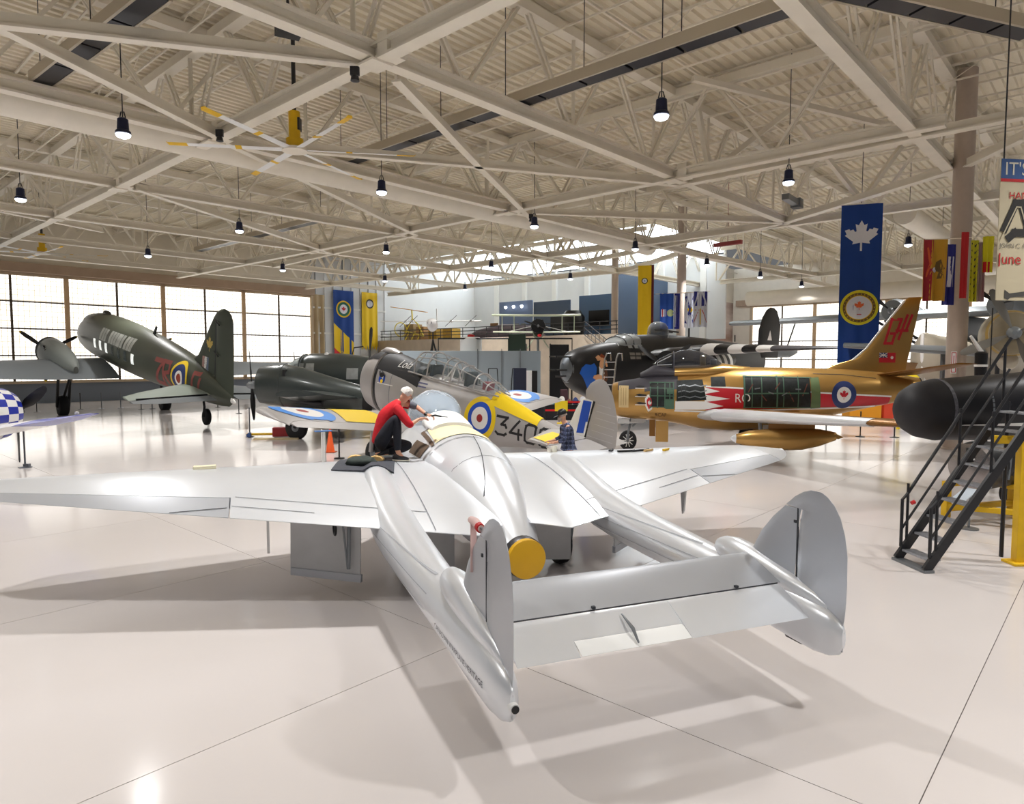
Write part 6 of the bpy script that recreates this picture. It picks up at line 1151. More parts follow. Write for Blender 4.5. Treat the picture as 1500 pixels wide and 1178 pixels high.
# ------------------------------------------------------------------ people
M_SKIN = mat('skin', (214, 160, 132), .55, noise=.05, nscale=12); M_HAIRW = mat('white_hair', (214, 208, 202), .8, bump=.4, bscale=60); M_BEARD = mat('grey_beard', (168, 150, 140), .85, bump=.4, bscale=60)
M_REDS = mat('red_sweater', (194, 14, 30), .8, noise=.08, nscale=8, bump=.3, bscale=18); M_NAVYT = mat('navy_trousers', (24, 25, 36), .8, noise=.12, nscale=9, bump=.35, bscale=16); M_GREYS = mat('grey_sleeve', (98, 102, 112), .8)
M_SHOE = mat('shoe_black', (34, 34, 40), .6); M_SOLE = mat('shoe_sole', (222, 220, 208), .6)
def skinned(name, pts, edges, root, m, parent, sub=2):
    """one continuous body grown round a skeleton; pts: name -> (x, y, z, radius)"""
    ks = list(pts); me = bpy.data.meshes.new(name); me.from_pydata([pts[k][:3] for k in ks], [(ks.index(a), ks.index(b)) for a, b in edges], []); o = bpy.data.objects.new(name, me); COL.objects.link(o); o.parent = parent
    md = o.modifiers.new('skin', 'SKIN'); md.use_smooth_shade = True; md.branch_smoothing = .3; sk = me.skin_vertices[0].data if me.skin_vertices else None
    if sk is None:
        bm = bmesh.new(); bm.from_mesh(me); bm.verts.layers.skin.verify(); bm.to_mesh(me); bm.free(); sk = me.skin_vertices[0].data
    for i, k in enumerate(ks): r = pts[k][3]; sk[i].radius = (r, r) if not isinstance(r, tuple) else r; sk[i].use_root = (k == root)
    s_ = o.modifiers.new('subdivision', 'SUBSURF'); s_.levels = sub; s_.render_levels = sub; me.materials.append(m); return o
def chain(*ks): return list(zip(ks[:-1], ks[1:]))
def hand(pts, edges, tagn, wrist, d, side, curl=.5, s=1.0):
    """palm, four fingers of different length and a thumb leaving the side of the palm"""
    w = Vector(pts[wrist][:3]); d = Vector(d).normalized(); sd_ = Vector(side).normalized(); nrm = d.cross(sd_).normalized(); down = nrm if nrm.z < 0 else -nrm
    pm = w + d * .075 * s; pts[tagn + 'palm'] = (*pm, .028 * s); edges.append((wrist, tagn + 'palm'))
    for i, (o_, L) in enumerate(((-.030, .062), (-.010, .075), (.012, .070), (.032, .054))):
        a = pm + d * .03 * s + sd_ * o_ * s; b = a + (d * (1 - curl * .3) + down * curl * .6).normalized() * L * .55 * s; c = b + (d * (1 - curl) + down * curl).normalized() * L * .5 * s
        for n_, q, r in (('a', a, .0105), ('b', b, .0095), ('c', c, .0075)): pts['%sf%d%s' % (tagn, i, n_)] = (*q, r * s)
        edges += chain(tagn + 'palm', '%sf%da' % (tagn, i), '%sf%db' % (tagn, i), '%sf%dc' % (tagn, i))
    a = w + d * .035 * s - sd_ * .034 * s; b = a + (d * .8 - sd_ * .5 + down * .3).normalized() * .045 * s; pts[tagn + 't0'] = (*a, .013 * s); pts[tagn + 't1'] = (*b, .0105 * s); edges += chain(wrist, tagn + 't0', tagn + 't1')
def face(parent, c, f, up, r, hair_m, full_hair=True):
    """face details round a head centre: nose, ears, eyes, brow, mouth and hair"""
    c = Vector(c); f = Vector(f).normalized(); up = (Vector(up) - f * Vector(up).dot(f)).normalized(); s_ = f.cross(up)
    M = Matrix((s_, f, up)).transposed()
    MB().loft([(0, .008, -.012, .03), (.012, .011, -.014, .012), (.024, .008, -.012, 0)], 12).move((Matrix.Translation(c + f * r * .93 - up * r * .10).to_4x4() @ (Matrix((f, s_, up)).transposed()).to_4x4())).build('nose', M_SKIN, parent)
    for k in (-1, 1):
        MB().lathe([(.004, -.006), (.022, 0), (.026, .008), (.01, .012)], 12, M @ Matrix.Rotation(k * pi / 2, 3, 'Y') @ Matrix.Diagonal((1.4, .8, 1)), c + s_ * k * r * .9 - up * r * .12).build('ear', M_SKIN, parent)
        MB().lathe([(.002, -.004), (.011, 0), (.009, .005), (.002, .007)], 10, M @ Matrix.Rotation(-pi / 2, 3, 'X'), c + f * r * .86 + s_ * k * r * .38 + up * r * .05).build('eye', mat('eye', (60, 48, 44), .3), parent)
    MB().bar(c + f * r * .86 - s_ * .022 - up * r * .52, c + f * r * .86 + s_ * .022 - up * r * .52, .008, .006).build('mouth', mat('lip', (160, 96, 86), .6), parent)
    if full_hair:
        hb = MB(); 
        for i in range(9):
            for j in range(20):
                th = pi * .56 * i / 8; t = 2 * pi * j / 20; d = up * cos(th) + (s_ * cos(t) + f * sin(t) * 1.0) * sin(th); cut = max(0, d.dot(f) - .45) * .5
                hb.v.append(c + (d - f * cut) * (r * 1.09 + .006 * sin(9 * t + 5 * th)) - f * .012)
        for i in range(8):
            for j in range(20): a = i * 20 + j; b = i * 20 + (j + 1) % 20; hb.f.append([a, b, b + 20, a + 20])
        hb.f.append([8 * 20 + j for j in range(20)]); hb.build('hair', hair_m, parent)
# person in red crouching on the wing; x = picture right, y = away, z = up
foot = on_skin(588, 674); PK = 1.0 / 93.0
pr = empty('person', foot, R(6), 'person in red sweater and navy trousers crouching on the silver jet wing', 'person')
X = lambda u: (u - 588) * PK; Z = lambda v: (674 - v) * PK
B = {}; E_ = []
def J(k, u, v, y, r): B[k] = (X(u), y, Z(v), r)
J('pelvis', 558, 648, .10, .085); J('waist', 557, 630, .10, .10); J('chest', 569, 608, .10, .11); J('upper', 580, 594, .10, .08); J('neck', 588, 589, .10, .055); J('head0', 593, 584, .10, .075); J('head1', 597, 578, .10, .09); J('head2', 599, 574, .10, .07)
J('shN', 582, 597, -.08, .06); J('elN', 602, 622, -.16, .042); J('wrN', 613, 614, -.06, .03)
J('shF', 590, 592, .28, .06); J('elF', 609, 598, .32, .042); J('wrF', 624, 609, .20, .03)
J('hipN', 557, 650, -.02, .08); J('knN', 583, 609, -.12, .068); J('anN', 583, 660, -.10, .042); J('toeN', 591, 671, -.12, .035)
J('hipF', 560, 652, .22, .08); J('knF', 600, 656, .26, .068); J('anF', 566, 664, .06, .045); J('toeF', 550, 666, -.02, .035)
E_ += chain('pelvis', 'waist', 'chest', 'upper', 'neck', 'head0', 'head1', 'head2') + chain('upper', 'shN', 'elN', 'wrN') + chain('upper', 'shF', 'elF', 'wrF') + chain('pelvis', 'hipN', 'knN', 'anN', 'toeN') + chain('pelvis', 'hipF', 'knF', 'anF', 'toeF')
hand(B, E_, 'n', 'wrN', (.9, .3, .1), (.2, -.8, .3), .6); hand(B, E_, 'f', 'wrF', (.95, -.1, -.25), (.1, .9, .1), .9)
skinned('body', B, E_, 'pelvis', M_SKIN, pr)
g = lambda k, s_=1.0, a=0.0: B[k][:3] + ((B[k][3] * s_ + a),)
def mix(a, b, t, r): return tuple(B[a][i] * (1 - t) + B[b][i] * t for i in range(3)) + (r,)
S = {'pel': mix('pelvis', 'waist', -.15, .165), 'waist': g('waist', 1.6), 'chest': g('chest', 1.6), 'upper': g('upper', 1.75), 'coll': mix('upper', 'neck', .55, .085), 'shN': g('shN', 1.5), 'arN': mix('shN', 'elN', .55, .078), 'elN': g('elN', 1.65), 'cuN': mix('elN', 'wrN', .35, .056), 'shF': g('shF', 1.5), 'arF': mix('shF', 'elF', .45, .076)}
skinned('sweater', S, chain('pel', 'waist', 'chest', 'upper', 'coll') + chain('upper', 'shN', 'arN', 'elN', 'cuN') + chain('upper', 'shF', 'arF'), 'waist', M_REDS, pr)
skinned('undershirt_sleeve', {'a': mix('shF', 'elF', .3, .068), 'b': mix('shF', 'elF', .8, .062), 'c': mix('elF', 'wrF', .12, .055)}, chain('a', 'b', 'c'), 'a', M_GREYS, pr)
skinned('undershirt_cuff', {'a': mix('elN', 'wrN', .3, .042), 'b': mix('elN', 'wrN', .5, .038)}, chain('a', 'b'), 'a', M_GREYS, pr)
T = {'top': mix('pelvis', 'waist', .5, .125), 'pel': g('pelvis', 1.8), 'hipN': g('hipN', 1.6), 'thN': mix('hipN', 'knN', .5, .112), 'knN': g('knN', 1.35), 'shnN': mix('knN', 'anN', .5, .07), 'anN': g('anN', 1.35), 'hipF': g('hipF', 1.5), 'thF': mix('hipF', 'knF', .5, .11), 'knF': g('knF', 1.3), 'shnF': mix('knF', 'anF', .5, .075), 'anF': g('anF', 1.3)}
skinned('trousers', T, chain('top', 'pel') + chain('pel', 'hipN', 'thN', 'knN', 'shnN', 'anN') + chain('pel', 'hipF', 'thF', 'knF', 'shnF', 'anF'), 'pel', M_NAVYT, pr)
def shoe(par, a, t, name='shoe'):
    a = Vector(a); t = Vector(t); d = (t - a); d.z = 0; d.normalize(); M = Matrix.Translation((a.x, a.y, min(a.z, t.z) - .035)) @ Matrix.Rotation(atan2(d.y, d.x), 4, 'Z')
    o = MB().loft([(-.07, .03, .02, .09), (-.04, .045, .02, .12), (.03, .045, .02, .115), (.09, .05, .02, .085), (.15, .048, .02, .065), (.185, .03, .02, .045)], 16).move(M).build(name, M_SHOE, par)
    MB().loft([(-.075, .033, 0, .03), (-.04, .048, 0, .03), (.09, .054, 0, .03), (.16, .05, 0, .035), (.195, .03, 0, .04)], 16).move(M).build('sole', M_SOLE, o); return o
shoe(pr, B['anN'][:3], B['toeN'][:3]); shoe(pr, B['anF'][:3], B['toeF'][:3])
face(pr, B['head1'][:3], (.75, -.25, -.62), (.62, 0, .78), .098, M_HAIRW)
MB().tube([mix('elF', 'wrF', .9, 0)[:3], mix('elF', 'wrF', 1.08, 0)[:3]], .036, 12).build('watch', M_BLACK, pr)
thing(MB().tube([(0, 0, 0), (.06, 0, .01), (.16, 0, -.01)], [.012, .016, .012], 8).tube([(.16, 0, -.01), (.26, 0, -.02)], .006, 6), 'screwdriver', M_BLACK, 'dark screwdriver in the reaching hand over the open spine', 'tool', loc=Vector(foot) + Vector((X(630), .18, Z(611))), rz=.1)
bpy.context.view_layer.update()
# person in plaid standing at the trainer's tail, facing picture left
def plaid():
    m = mat('plaid_shirt', (44, 56, 84), .8); nt = m.node_tree; b = nt.nodes['Principled BSDF']; tc = nt.nodes.new('ShaderNodeTexCoord'); sp = nt.nodes.new('ShaderNodeSeparateXYZ'); nt.links.new(tc.outputs['Object'], sp.inputs[0])
    def band(out, f, w, ph=0.0):
        a = nt.nodes.new('ShaderNodeMath'); a.operation = 'MULTIPLY'; a.inputs[1].default_value = f; nt.links.new(out, a.inputs[0]); ad = nt.nodes.new('ShaderNodeMath'); ad.operation = 'ADD'; ad.inputs[1].default_value = 50 + ph; nt.links.new(a.outputs[0], ad.inputs[0])
        fr = nt.nodes.new('ShaderNodeMath'); fr.operation = 'FRACT'; nt.links.new(ad.outputs[0], fr.inputs[0]); lt = nt.nodes.new('ShaderNodeMath'); lt.operation = 'LESS_THAN'; lt.inputs[1].default_value = w; nt.links.new(fr.outputs[0], lt.inputs[0]); return lt.outputs[0]
    prev = None
    for out, f, w, ph, col in ((sp.outputs[2], 11, .34, 0, (96, 104, 136)), (sp.outputs[0], 10, .3, .2, (74, 84, 118)), (sp.outputs[2], 11, .12, .5, (26, 30, 46)), (sp.outputs[0], 10, .12, .6, (26, 30, 46))):
        mx = nt.nodes.new('ShaderNodeMix'); mx.data_type = 'RGBA'; nt.links.new(band(out, f, w, ph), mx.inputs[0])
        if prev: nt.links.new(prev, mx.inputs[6])
        else: mx.inputs[6].default_value = lin((46, 56, 84))
        mx.inputs[7].default_value = lin(col); prev = mx.outputs[2]
    nt.links.new(prev, b.inputs['Base Color']); return m
gp = at_y(831, 660, 15.6); p2 = empty('person', (gp.x, gp.y, 0), R(8), 'person in black cap and blue plaid shirt standing at the trainer tail', 'person'); p2.scale = (1.0, 1.0, 1.11)
B = {}; E_ = []
def J2(k, x, y, z, r): B[k] = (x, y, z, r)
J2('pelvis', .02, 0, .95, .12); J2('waist', .02, 0, 1.08, .11); J2('chest', .0, 0, 1.30, .12); J2('upper', -.03, 0, 1.42, .085); J2('neck', -.08, 0, 1.50, .055); J2('head0', -.11, 0, 1.56, .075); J2('head1', -.125, 0, 1.63, .092); J2('head2', -.125, 0, 1.69, .07)
for s_, y in (('N', -1), ('F', 1)):
    J2('sh' + s_, -.02, .17 * y, 1.40, .06); J2('el' + s_, -.10, .24 * y, 1.14, .043); J2('wr' + s_, -.34, .16 * y, 1.08, .03)
    J2('hip' + s_, .02, .09 * y, .90, .10); J2('kn' + s_, .0, .10 * y, .50, .065); J2('an' + s_, .03, .11 * y, .09, .042); J2('toe' + s_, -.12, .12 * y, .05, .035)
    E_ += chain('upper', 'sh' + s_, 'el' + s_, 'wr' + s_) + chain('pelvis', 'hip' + s_, 'kn' + s_, 'an' + s_, 'toe' + s_)
    hand(B, E_, s_, 'wr' + s_, (-1, 0, -.05), (0, -y, 0), .5)
E_ += chain('pelvis', 'waist', 'chest', 'upper', 'neck', 'head0', 'head1', 'head2')
skinned('body', B, E_, 'pelvis', M_SKIN, p2)
S = {'hem': (.03, 0, .92, .17), 'waist': g('waist', 1.5), 'chest': g('chest', 1.5), 'upper': g('upper', 1.7), 'coll': mix('upper', 'neck', .6, .08)}; Ed = chain('hem', 'waist', 'chest', 'upper', 'coll')
for s_ in 'NF': S.update({'sh' + s_: g('sh' + s_, 1.5), 'ar' + s_: mix('sh' + s_, 'el' + s_, .55, .074), 'el' + s_: g('el' + s_, 1.35), 'cu' + s_: mix('el' + s_, 'wr' + s_, .7, .045)}); Ed += chain('upper', 'sh' + s_, 'ar' + s_, 'el' + s_, 'cu' + s_)
skinned('plaid_shirt', S, Ed, 'waist', plaid(), p2)
T = {'top': (.02, 0, 1.03, .14), 'pel': g('pelvis', 1.25)}; Ed = chain('top', 'pel')
for s_ in 'NF': T.update({'hip' + s_: g('hip' + s_, 1.12), 'kn' + s_: g('kn' + s_, 1.2), 'an' + s_: g('an' + s_, 1.45)}); Ed += chain('pel', 'hip' + s_, 'kn' + s_, 'an' + s_)
skinned('jeans', T, Ed, 'pel', mat('jeans', (58, 72, 104), .8), p2)
for s_ in 'NF': shoe(p2, B['an' + s_][:3], B['toe' + s_][:3])
face(p2, B['head1'][:3], (-.92, -.05, -.35), (-.35, 0, .92), .098, M_BEARD)
c = Vector(B['head1'][:3]); MB().lathe([(.110, 0), (.112, .03), (.098, .075), (.055, .105), (.01, .115)], 22, Matrix.Rotation(R(-16), 3, 'Y'), c + Vector((.0, 0, .028))).build('cap', M_BLACK, p2)
MB().prism([(-.09, -.06), (-.20, -.05), (-.235, 0), (-.20, .05), (-.09, .06)], 0, .012, axis='z').move(Matrix.Translation(c + Vector((.01, 0, .03))) @ Matrix.Rotation(R(-22), 4, 'Y')).build('cap_peak', M_BLACK, p2)
MB().loft([(-.05, .02, -.1, -.02), (-.02, .07, -.12, -.03), (.03, .075, -.1, -.03), (.06, .05, -.08, -.03)], 16).move(Matrix.Translation(c + Vector((-.055, 0, -.01)))).build('beard', M_BEARD, p2)
# ------------------------------------------------------------------ barrier posts, cone, stands on the floor
def floor_at(u, v): return at_z(u, v, 0)
M_WIRE = mat('grey_post', (120, 124, 132), .4, .4)
for (u, v, m, lab) in ((54, 604, M_BLACK, 'black barrier post before the dark skirting under the transport wing'), (118, 600, M_DARK, 'dark barrier post beside the main wheel of the green transport'), (149, 599, M_WIRE, 'grey barrier post between the wheels of the green transport'), (177, 598, M_WIRE, 'grey barrier post under the transport tailplane tip'), (207, 600, M_BLACK, 'black barrier post under the middle of the transport tailplane'), (223, 599, M_DARK, 'dark barrier post left of the second transport wheel'), (319, 597, M_BLACK, 'black barrier post just behind the transport tail wheel'), (350, 606, M_BLACK, 'black barrier post between transport rudder and dark twin'), (37, 685, M_WIRE, 'slim grey support post under the chequered fighter wing'), (366, 640, M_WIRE, 'slim grey post beside the dark twin propeller'), (497, 672, M_BLACK, 'black barrier post beside the orange traffic cone'), (1260, 640, M_BLACK, 'black barrier post on the open floor below the gold tail'), (1210, 632, M_BLACK, 'black barrier post behind the gold drop tank'), (1310, 641, M_BLACK, 'black barrier post next to the black round nose'), (806, 612, M_BLACK, 'low black stand between trainer wing and red rope')):
    c = floor_at(u, v); h = 1.0 if u not in (37, 366) else 1.15
    thing(MB().lathe([(.17, 0), (.17, .02), (.06, .035), (.025, .05), (.025, h), (.03, h + .02), (.01, h + .03)], 14).box((.05, 0, .07), (.16, .1, .08)) if u == 37 else MB().lathe([(.17, 0), (.17, .02), (.06, .035), (.025, .05), (.025, h), (.035, h + .02), (.01, h + .03)], 14), 'barrier_post', m, lab, 'post', 'barrier posts around the aircraft', loc=c)
c = floor_at(484, 663); cone = empty('traffic_cone', c, 0, 'orange traffic cone under the trainer wing', 'cone')
MB().lathe([(.15, .03), (.14, .05), (.03, .78), (.02, .79)], 20).build('body', mat('cone_orange', (236, 92, 30), .5), cone); MB().box((0, 0, .015), (.36, .36, .03)).build('base', mat('cone_base', (150, 60, 30), .6), cone, bevel=.01)
c = floor_at(474, 678); ab = empty('sign_board', c, .4, 'white folded sign board standing beside the orange cone', 'sign'); 
MB().bar((-.0, -.22, .0), (.0, -.16, .95), .5, .03).build('panel', M_WHITE, ab, smooth=False); MB().bar((0, .22, .0), (.0, .12, .95), .5, .03).build('panel', M_WHITE, ab, smooth=False); MB().box((0, -.02, .96), (.5, .3, .02)).build('blue_heading', mat('heading_blue', (90, 130, 190), .5), ab, smooth=False)
# tools by the dark twin's wheel
c = floor_at(400, 640); tc = empty('tow_bar', c, .2, 'red and yellow tow bar lying on planks by the dark twin wheel', 'tow bar')
MB().tube([(-1.0, 0, .12), (.3, 0, .12)], .05, 10).build('bar', M_YEL, tc); MB().box((.35, 0, .2), (.7, .4, .36)).build('tool_box', mat('tool_red', (160, 40, 44), .5), tc, bevel=.02); MB().tube([(-.9, -.15, .1), (-.9, .15, .1)], .09, 12).build('roller', mat('roller_blue', (60, 90, 150), .5), tc)
thing(MB().box((0, 0, .03), (1.7, .25, .06)), 'wooden_plank', mat('pale_wood', (206, 188, 150), .7, noise=.1, nscale=6), 'pale wooden plank on the floor in front of the tow bar', 'plank', loc=floor_at(405, 644), rz=.05, smooth=False)
# silver ladder leaning at the black bomber's nose
lc = at_y(889, 600, 28.2); ld_ = empty('boarding_ladder', (lc.x, 28.2, 0), -.3, 'silver boarding ladder with hooked top at the black bomber nose', 'ladder'); zt_ = at_y(884, 518, 28.2).z
for s_ in (-1, 1): MB().tube([(s_ * .24 - .18, 0, 0), (s_ * .24 + .1, .25, zt_ - .2), (s_ * .24 + .16, .3, zt_), (s_ * .24 + .3, .45, zt_), (s_ * .24 + .32, .5, zt_ - .3)], .035, 8).build('rail', M_CHROME, ld_)
for k in range(10): t = (k + .5) / 10; MB().tube([(-.24 - .18 + .28 * t, .25 * t, (zt_ - .2) * t), (.24 - .18 + .28 * t, .25 * t, (zt_ - .2) * t)], .022, 6).build('rung', M_CHROME, ld_)
# red rope barrier and merchandise corner beyond the trainer's tail
rb = at_y(798, 590, 33); re = at_y(858, 588, 33); rp = empty('rope_barrier', ((rb.x + re.x) / 2, 33, 0), 0, 'red belt barrier in front of the merchandise tables', 'barrier'); hw = (re.x - rb.x) / 2
for k in (-1, 0, 1): MB().lathe([(.18, 0), (.18, .02), (.03, .04), (.03, 1.1)], 12, None, (k * hw, 0, 0)).build('post', M_BLACK, rp)
for z in (1.02, .62): MB().box((0, 0, z), (2 * hw, .02, .09)).build('belt', mat('belt_red', (206, 20, 26), .6), rp, smooth=False)
ys_ = at_y(822, 590, 32.8); thing(MB().box((0, 0, .85), (.62, .04, .5)).box((0, .02, .3), (.05, .05, .6)).box((0, .02, .015), (.4, .4, .03)), 'notice_sign', mat('notice_yellow', (236, 206, 30), .5), 'small yellow notice below the red belt barrier', 'sign', loc=(ys_.x, 32.7, 0), smooth=False)
mt = at_y(828, 590, 35); tb = empty('display_table', (mt.x, 35, 0), 0, 'dark clothed table piled with merchandise behind the red belt', 'table'); MB().box((0, 0, .38), (4.2, .9, .76)).build('cloth', mat('cloth_black', (30, 30, 36), .8), tb, bevel=.03); MB().box((0, 0, .77), (4.3, 1.0, .03)).build('top', M_DARK, tb, smooth=False)
random.seed(3); cols = [((226, 226, 226), 'white'), ((190, 30, 40), 'red'), ((40, 40, 48), 'black'), ((190, 60, 120), 'pink'), ((90, 190, 206), 'turquoise'), ((228, 226, 220), 'cream'), ((120, 70, 50), 'brown'), ((40, 60, 120), 'navy'), ((210, 210, 214), 'pale grey'), ((150, 30, 60), 'crimson'), ((60, 60, 66), 'charcoal'), ((230, 200, 60), 'yellow')]
ordn = ['first', 'second', 'third', 'fourth', 'fifth', 'sixth', 'seventh', 'eighth', 'ninth', 'tenth', 'eleventh', 'twelfth']
for k, (c, nm) in enumerate(cols):
    o = thing(MB().loft([(-.16, .05, 0, .08), (-.1, .16, 0, .2), (0, .17, 0, .30 + .06 * (k % 3)), (.1, .15, 0, .24), (.17, .05, 0, .1)], 14), 'soft_bag', mat('bag_' + nm.replace(' ', '_'), c, .7), nm + ' stuffed bag, ' + ordn[k] + ' along the merchandise table', 'bag', 'bags on the merchandise table', loc=(mt.x - 1.95 + k * .355, 35 - .1 + .12 * (k % 2), .787), rz=k)
oc = at_y(829, 596, 36.5); ch = empty('office_chair', (oc.x, 36.5, 0), .6, 'dark red office chair behind the merchandise table', 'chair'); M_CH = mat('chair_maroon', (66, 34, 42), .7)
MB().box((0, 0, 1.05), (.5, .12, .9)).build('backrest', M_CH, ch, bevel=.05).rotation_euler = (R(-8), 0, 0); MB().box((0, -.25, .55), (.52, .5, .12)).build('seat', M_CH, ch, bevel=.04); MB().tube([(0, -.2, .1), (0, -.2, .5)], .04, 8).build('stem', M_BLACK, ch)
for k in range(5): MB().bar((0, -.2, .1), (.3 * cos(k * 1.257), -.2 + .3 * sin(k * 1.257), .04), .05, .04).build('leg', M_BLACK, ch)
for i, (u, lab) in enumerate(((772, 'tall black easel frame before the partition wall'), (737, 'second tall black easel frame before the partition wall, towards the cabinet'))):
    c = at_y(u - 15, 600, 37.6); t = empty('easel', (c.x, 37.6, 0), 0, lab, 'easel'); 
    for s_ in (-.3, .3): MB().tube([(s_ * 1.3, 0, 0), (s_ * .8, .1, 2.6)], .025, 6).build('leg', M_BLACK, t)
    MB().tube([(-.24, .1, 2.6), (.24, .1, 2.6)], .025, 6).build('crossbar', M_BLACK, t)
# ------------------------------------------------------------------ aircraft and exhibits on and in front of the mezzanine
M_SAGE = mat('sage_cream', (196, 204, 180), .5); M_DKGRN = mat('dark_green', (44, 66, 48), .5)
bc = at_y(788, 527, 46); zu, zl = at_y(788, 464, 46).z, at_y(788, 489, 46).z
BP = Craft('biplane', 'small sage green biplane with round engine on display before the mezzanine', (bc.x, 46, zl), 178, 0, 1, 1)
for z, n in ((.05, 'lower_wing'), (zu - zl, 'upper_wing')):
    BP.part(n, MB().foil([(y, 1.3, .1, z + .012 * abs(y), .12) for y in (-3.05, -1.5, 0, 1.5, 2.8)] if n == 'upper_wing' else [(y, 1.0, 0, z + .012 * abs(y), .12) for y in (-3.0, -1.5, 0, 1.5, 2.8)], n=7), M_SAGE)
BP.part('fuselage', MB().loft([(1.9, .3, -.3, .5), (1.0, .36, -.45, .6), (-1, .3, -.4, .5), (-3, .15, -.2, .3), (-4, .04, -.05, .2)], 20), M_DKGRN); BP.part('engine', MB().lathe([(.2, .1), (.46, .08), (.48, -.12), (.3, -.2)], 20, Matrix.Rotation(pi / 2, 3, 'Y'), (2.0, 0, .42)), M_BLACK)
for k in range(7): BP.part('cylinder', MB().tube([(2.0, .2 * cos(k * .9), .42 + .2 * sin(k * .9)), (2.0, .5 * cos(k * .9), .42 + .5 * sin(k * .9))], .06, 8), M_DARK)
blade_prop(BP, (2.25, 0, .42), 2, .95, R(160), M_BLACK, M_GREYST, chord=.14, hub_r=.08)
for sd in (1, -1):
    for y in (1.6, 2.4): BP.part('wing_strut', MB().tube([(.6, sd * y, .1), (.8, sd * y, zu - zl)], .035, 6), M_SAGE)
    BP.part('gear_strut', MB().tube([(1.4, sd * .25, -.3), (1.5, sd * .7, -1.0)], .05, 6), M_SAGE); BP.part('wheel', wheel(MB(), (1.5, sd * .8, -1.0), .3, .12), M_RUBBER)
    BP.part('cable_strut', MB().tube([(.7, sd * .3, .5), (1.3, sd * 1.9, .1)], .02, 5), M_RWHITE); BP.part('tailplane', MB().foil([(sd * .1, -3.2, -4.0, .2, .08), (sd * 1.2, -3.4, -4.0, .2, .08)], n=5), M_DKGRN)
BP.part('red_lamp', MB().lathe([(.02, -.1), (.13, -.04), (.13, .06), (.02, .12)], 12, None, (2.05, .1, -.2)), M_RED); BP.part('display_pole', MB().tube([(0, 0, -.4), (0, 0, -zl)], .09, 10), M_GREYST)
BP.part('fin', MB().prism([(-3.3, .2), (-4.1, .2), (-4.15, 1.0), (-3.8, 1.05)], -.03, .03), M_DKGRN)
dc = at_y(634, 474, 41); DR = Craft('model_aircraft', 'small white pod-bodied aircraft with long thin wing on a black tripod', (dc.x, 41, 0), 172, 0, 1, 1); z = dc.z
DR.part('body', MB().loft([(.8, .05, z - .1, z + .1), (.6, .25, z - .3, z + .25), (.1, .34, z - .5, z + .32), (-.6, .2, z - .3, z + .2), (-1.2, .05, z - .05, z + .1)], 20), M_CWHITE); DR.part('nose_lens', MB().lathe([(.02, .06), (.13, .02), (.14, -.05)], 14, Matrix.Rotation(pi / 2, 3, 'Y'), (.72, 0, z)), M_DARK)
DR.part('wing', MB().foil([(y, .3, -.15, z + .12, .12) for y in (-3.2, 0, 3.0)], n=6), M_CWHITE); DR.part('fin', MB().box((-1.0, 0, z + .5), (.2, .04, .9)), M_CWHITE); 
for y in (-1.6, -1.2, 1.2, 2.4): DR.part('propeller', MB().bar((.35, y - .35, z - .2), (.35, y + .35, z + .45), .06, .02), M_DARK); DR.part('motor', MB().tube([(.34, y, z + .12), (.1, y, z + .12)], .08, 10), M_CWHITE)
DR.part('stand_post', MB().tube([(0, 0, z - .4), (0, 0, z - 1.0)], .04, 8), M_BLACK)
for k in range(3): a = k * 2.094; DR.part('stand_leg', MB().tube([(0, 0, z - 1.0), (1.1 * cos(a), 1.1 * sin(a), 0)], .05, 8), M_BLACK)
# on the mezzanine floor (4.95 m): yellow frame machine, crates, white tank, picture
yh = at_y(600, 468, 61); g = empty('rotor_frame', hall(mez(602, 43.3) - .3, 43.3, 4.95), HALL_YAW + 1.45, 'yellow open-frame rotor machine standing on the mezzanine', 'aircraft'); M_LIME = mat('frame_yellow', (222, 200, 60), .5)
MB().tube([(-2, 0, .4), (-1, 0, 1.6), (0, 0, 2.2), (1.2, 0, 1.0), (-2, 0, .4)], .07, 8).build('frame', M_LIME, g); MB().tube([(0, 0, 2.2), (.1, 0, 3.1)], .07, 8).build('mast', M_LIME, g); MB().bar((-2.6, 0, 2.7), (3.0, .6, 3.5), .24, .05).build('rotor_blade', mat('rotor_orange', (226, 160, 50), .5), g, smooth=False); MB().tube([(2.2 + .0, .7 * cos(t), 1.2 + .7 * sin(t)) for t in [k * pi / 8 for k in range(17)]], .05, 6).build('tail_ring', M_LIME, g)
MB().tube([(1.2, 0, 1.0), (2.2, 0, 1.1)], .06, 6).build('tail_boom', M_LIME, g)
for k in range(3): MB().tube([(-1.6 + k * 1.1, .5, 0), (-1.6 + k * 1.1, 0, .9)], .05, 6).build('leg', M_LIME, g)
for (u, w, h, c, lab) in ((606, 1.5, 1.8, (166, 140, 100), 'tall tan rounded crate on the mezzanine below the yellow frame'), (622, 1.2, 1.5, (176, 136, 92), 'orange-brown crate on the mezzanine, next to the tall rounded crate'), (662, 1.3, 1.2, (190, 152, 60), 'mustard yellow display box on the mezzanine'), (640, 1.2, 1.25, (176, 140, 52), 'darker mustard box beside the mustard display box')):
    c_ = at_y(u, 480, 62.5); thing(MB().box((0, 0, h / 2), (w, 1.2, h)), 'crate', mat('crate_%d' % u, c, .7, noise=.12, nscale=2), lab, 'crate', loc=hall(mez(u, 45.6), 45.6, 4.95), rz=HALL_YAW + pi / 2, smooth=False, bevel=.15 if u < 600 else .03)
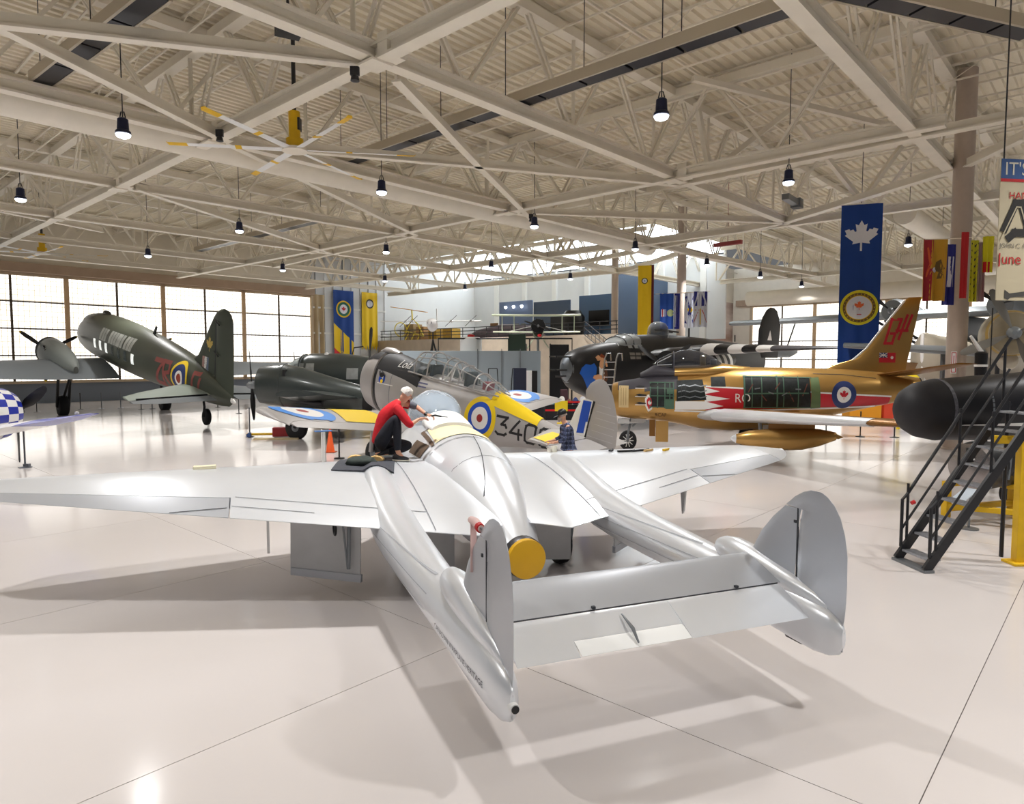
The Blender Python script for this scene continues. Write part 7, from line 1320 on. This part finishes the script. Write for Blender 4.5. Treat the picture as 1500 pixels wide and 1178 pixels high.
pc_ = at_y(732, 480, 62); thing(MB().loft([(-4.6, .3, 0, .3), (-3, .7, 0, 1.1), (0, .9, 0, 1.3), (3, .7, 0, .9), (4.6, .2, 0, .3)], 18), 'covered_exhibit', mat('dusty_mauve', (112, 102, 112), .8, noise=.15, nscale=1.5), 'long low exhibit under a dusty mauve cover behind the mezzanine rail', 'exhibit', loc=hall(mez(738, 44.2), 44.2, 4.95), rz=HALL_YAW + pi / 2)
wt = at_y(690, 515, 40.5); zt2 = at_y(690, 494, 40.5).z; tk = thing(MB().lathe([(.62, 0), (.65, .05), (.65, zt2 - .1), (.5, zt2)], 22), 'storage_tank', M_WHITE, 'white upright tank with red cap behind the partition wall', 'tank', loc=(wt.x, 40.5, 0)); MB().lathe([(.2, zt2), (.22, zt2 + .12), (.02, zt2 + .18)], 14).build('cap', M_RED, tk)
pf = at_y(724, 456, 63); thing(MB().box((0, 0, .8), (1.0, .08, 1.6)), 'picture_frame', mat('frame_brown', (134, 98, 60), .6), 'brown framed picture standing beside the pale blue display panel', 'picture', loc=hall(mez(724, 46.5), 46.5, 4.95), rz=HALL_YAW + pi / 2, smooth=False, bevel=.03)
ce_ = at_y(853, 460, 60); thing(MB().lathe([(.7, 0), (.95, .5), (.95, 1.6), (.6, 2.1)], 20), 'round_exhibit', M_BLACK, 'dark round exhibit in the blue room behind the mezzanine rail', 'exhibit', loc=(hall(33.5, 44.2).x, hall(33.5, 44.2).y, 4.95))
# dark exhibit and black pipe frame on the shelf in front of the mezzanine
for (u, u2, y, h, m, lab) in ((745, 770, 39.8, 4.6, mat('dark_green_cloth', (58, 74, 62), .7), 'dark green cloth screen below the biplane'), (805, 833, 40.6, 4.0, M_BLACK, 'black boxy machine on the floor below the biplane')):
    a = at_y(u, 520, y); b = at_y(u2, 520, y); thing(MB().box((0, 0, h / 2), (b.x - a.x, .5, h)), 'exhibit_screen', m, lab, 'exhibit', loc=((a.x + b.x) / 2, y, 0), smooth=False, bevel=.04)
a = at_y(642, 499, 40); b = at_y(838, 493, 40); z = (a.z + b.z) / 2
fr_ = empty('pipe_frame', ((a.x + b.x) / 2, 40, 0), 0, 'long black pipe frame standing behind the partition wall', 'frame'); hw = (b.x - a.x) / 2
MB().tube([(-hw, 0, 0), (-hw, 0, z), (hw, 0, z), (hw, 0, 0)], .06, 8).build('outer_pipe', M_BLACK, fr_)
for x in (-hw + 1.6, .2, hw - 2.5): MB().tube([(x, 0, 0), (x, 0, z)], .04, 6).build('upright', M_BLACK, fr_)
# coloured things far behind the gold jet's tail
oc = at_y(1262, 600, 34); thing(MB().box((0, 0, .6), (1.6, .8, 1.2)), 'parts_bin', mat('bin_orange', (236, 160, 30), .6), 'orange bin far behind the gold jet, under its tail', 'bin', loc=(oc.x, 34, 0), smooth=False, bevel=.03); oc = at_y(1274, 600, 34); thing(MB().box((0, 0, .6), (.5, .8, 1.2)), 'parts_bin', mat('bin_red', (216, 70, 40), .6), 'narrow red bin beside the orange bin', 'bin', loc=(oc.x + .75, 34.0, 0), smooth=False, bevel=.03)
for k, (u, c, lab) in enumerate(((1293, (30, 32, 40), 'dark workbench far behind the gold jet tail'), (1303, (44, 60, 110), 'navy crate far behind the gold jet tail'))):
    oc = at_y(u, 600, 36); thing(MB().box((0, 0, .55), (.6 + .3 * k, .8, 1.1)), 'parts_bin', mat('bin_%d' % u, c, .6), lab, 'bin', loc=(oc.x + .5 * k, 36, 0), smooth=False, bevel=.03)
yr = at_y(1318, 554, 30); thing(MB().lathe([(.02, .35), (.5, .3), (.75, .05), (.75, -.05), (.6, -.1)], 20).tube([(0, 0, -.1), (0, 0, -yr.z)], .08, 8), 'yellow_cowl', mat('cowl_yellow', (238, 210, 20), .5), 'yellow domed cowl on a stand beyond the gold jet exhaust', 'cowl', loc=(yr.x, 30, yr.z))
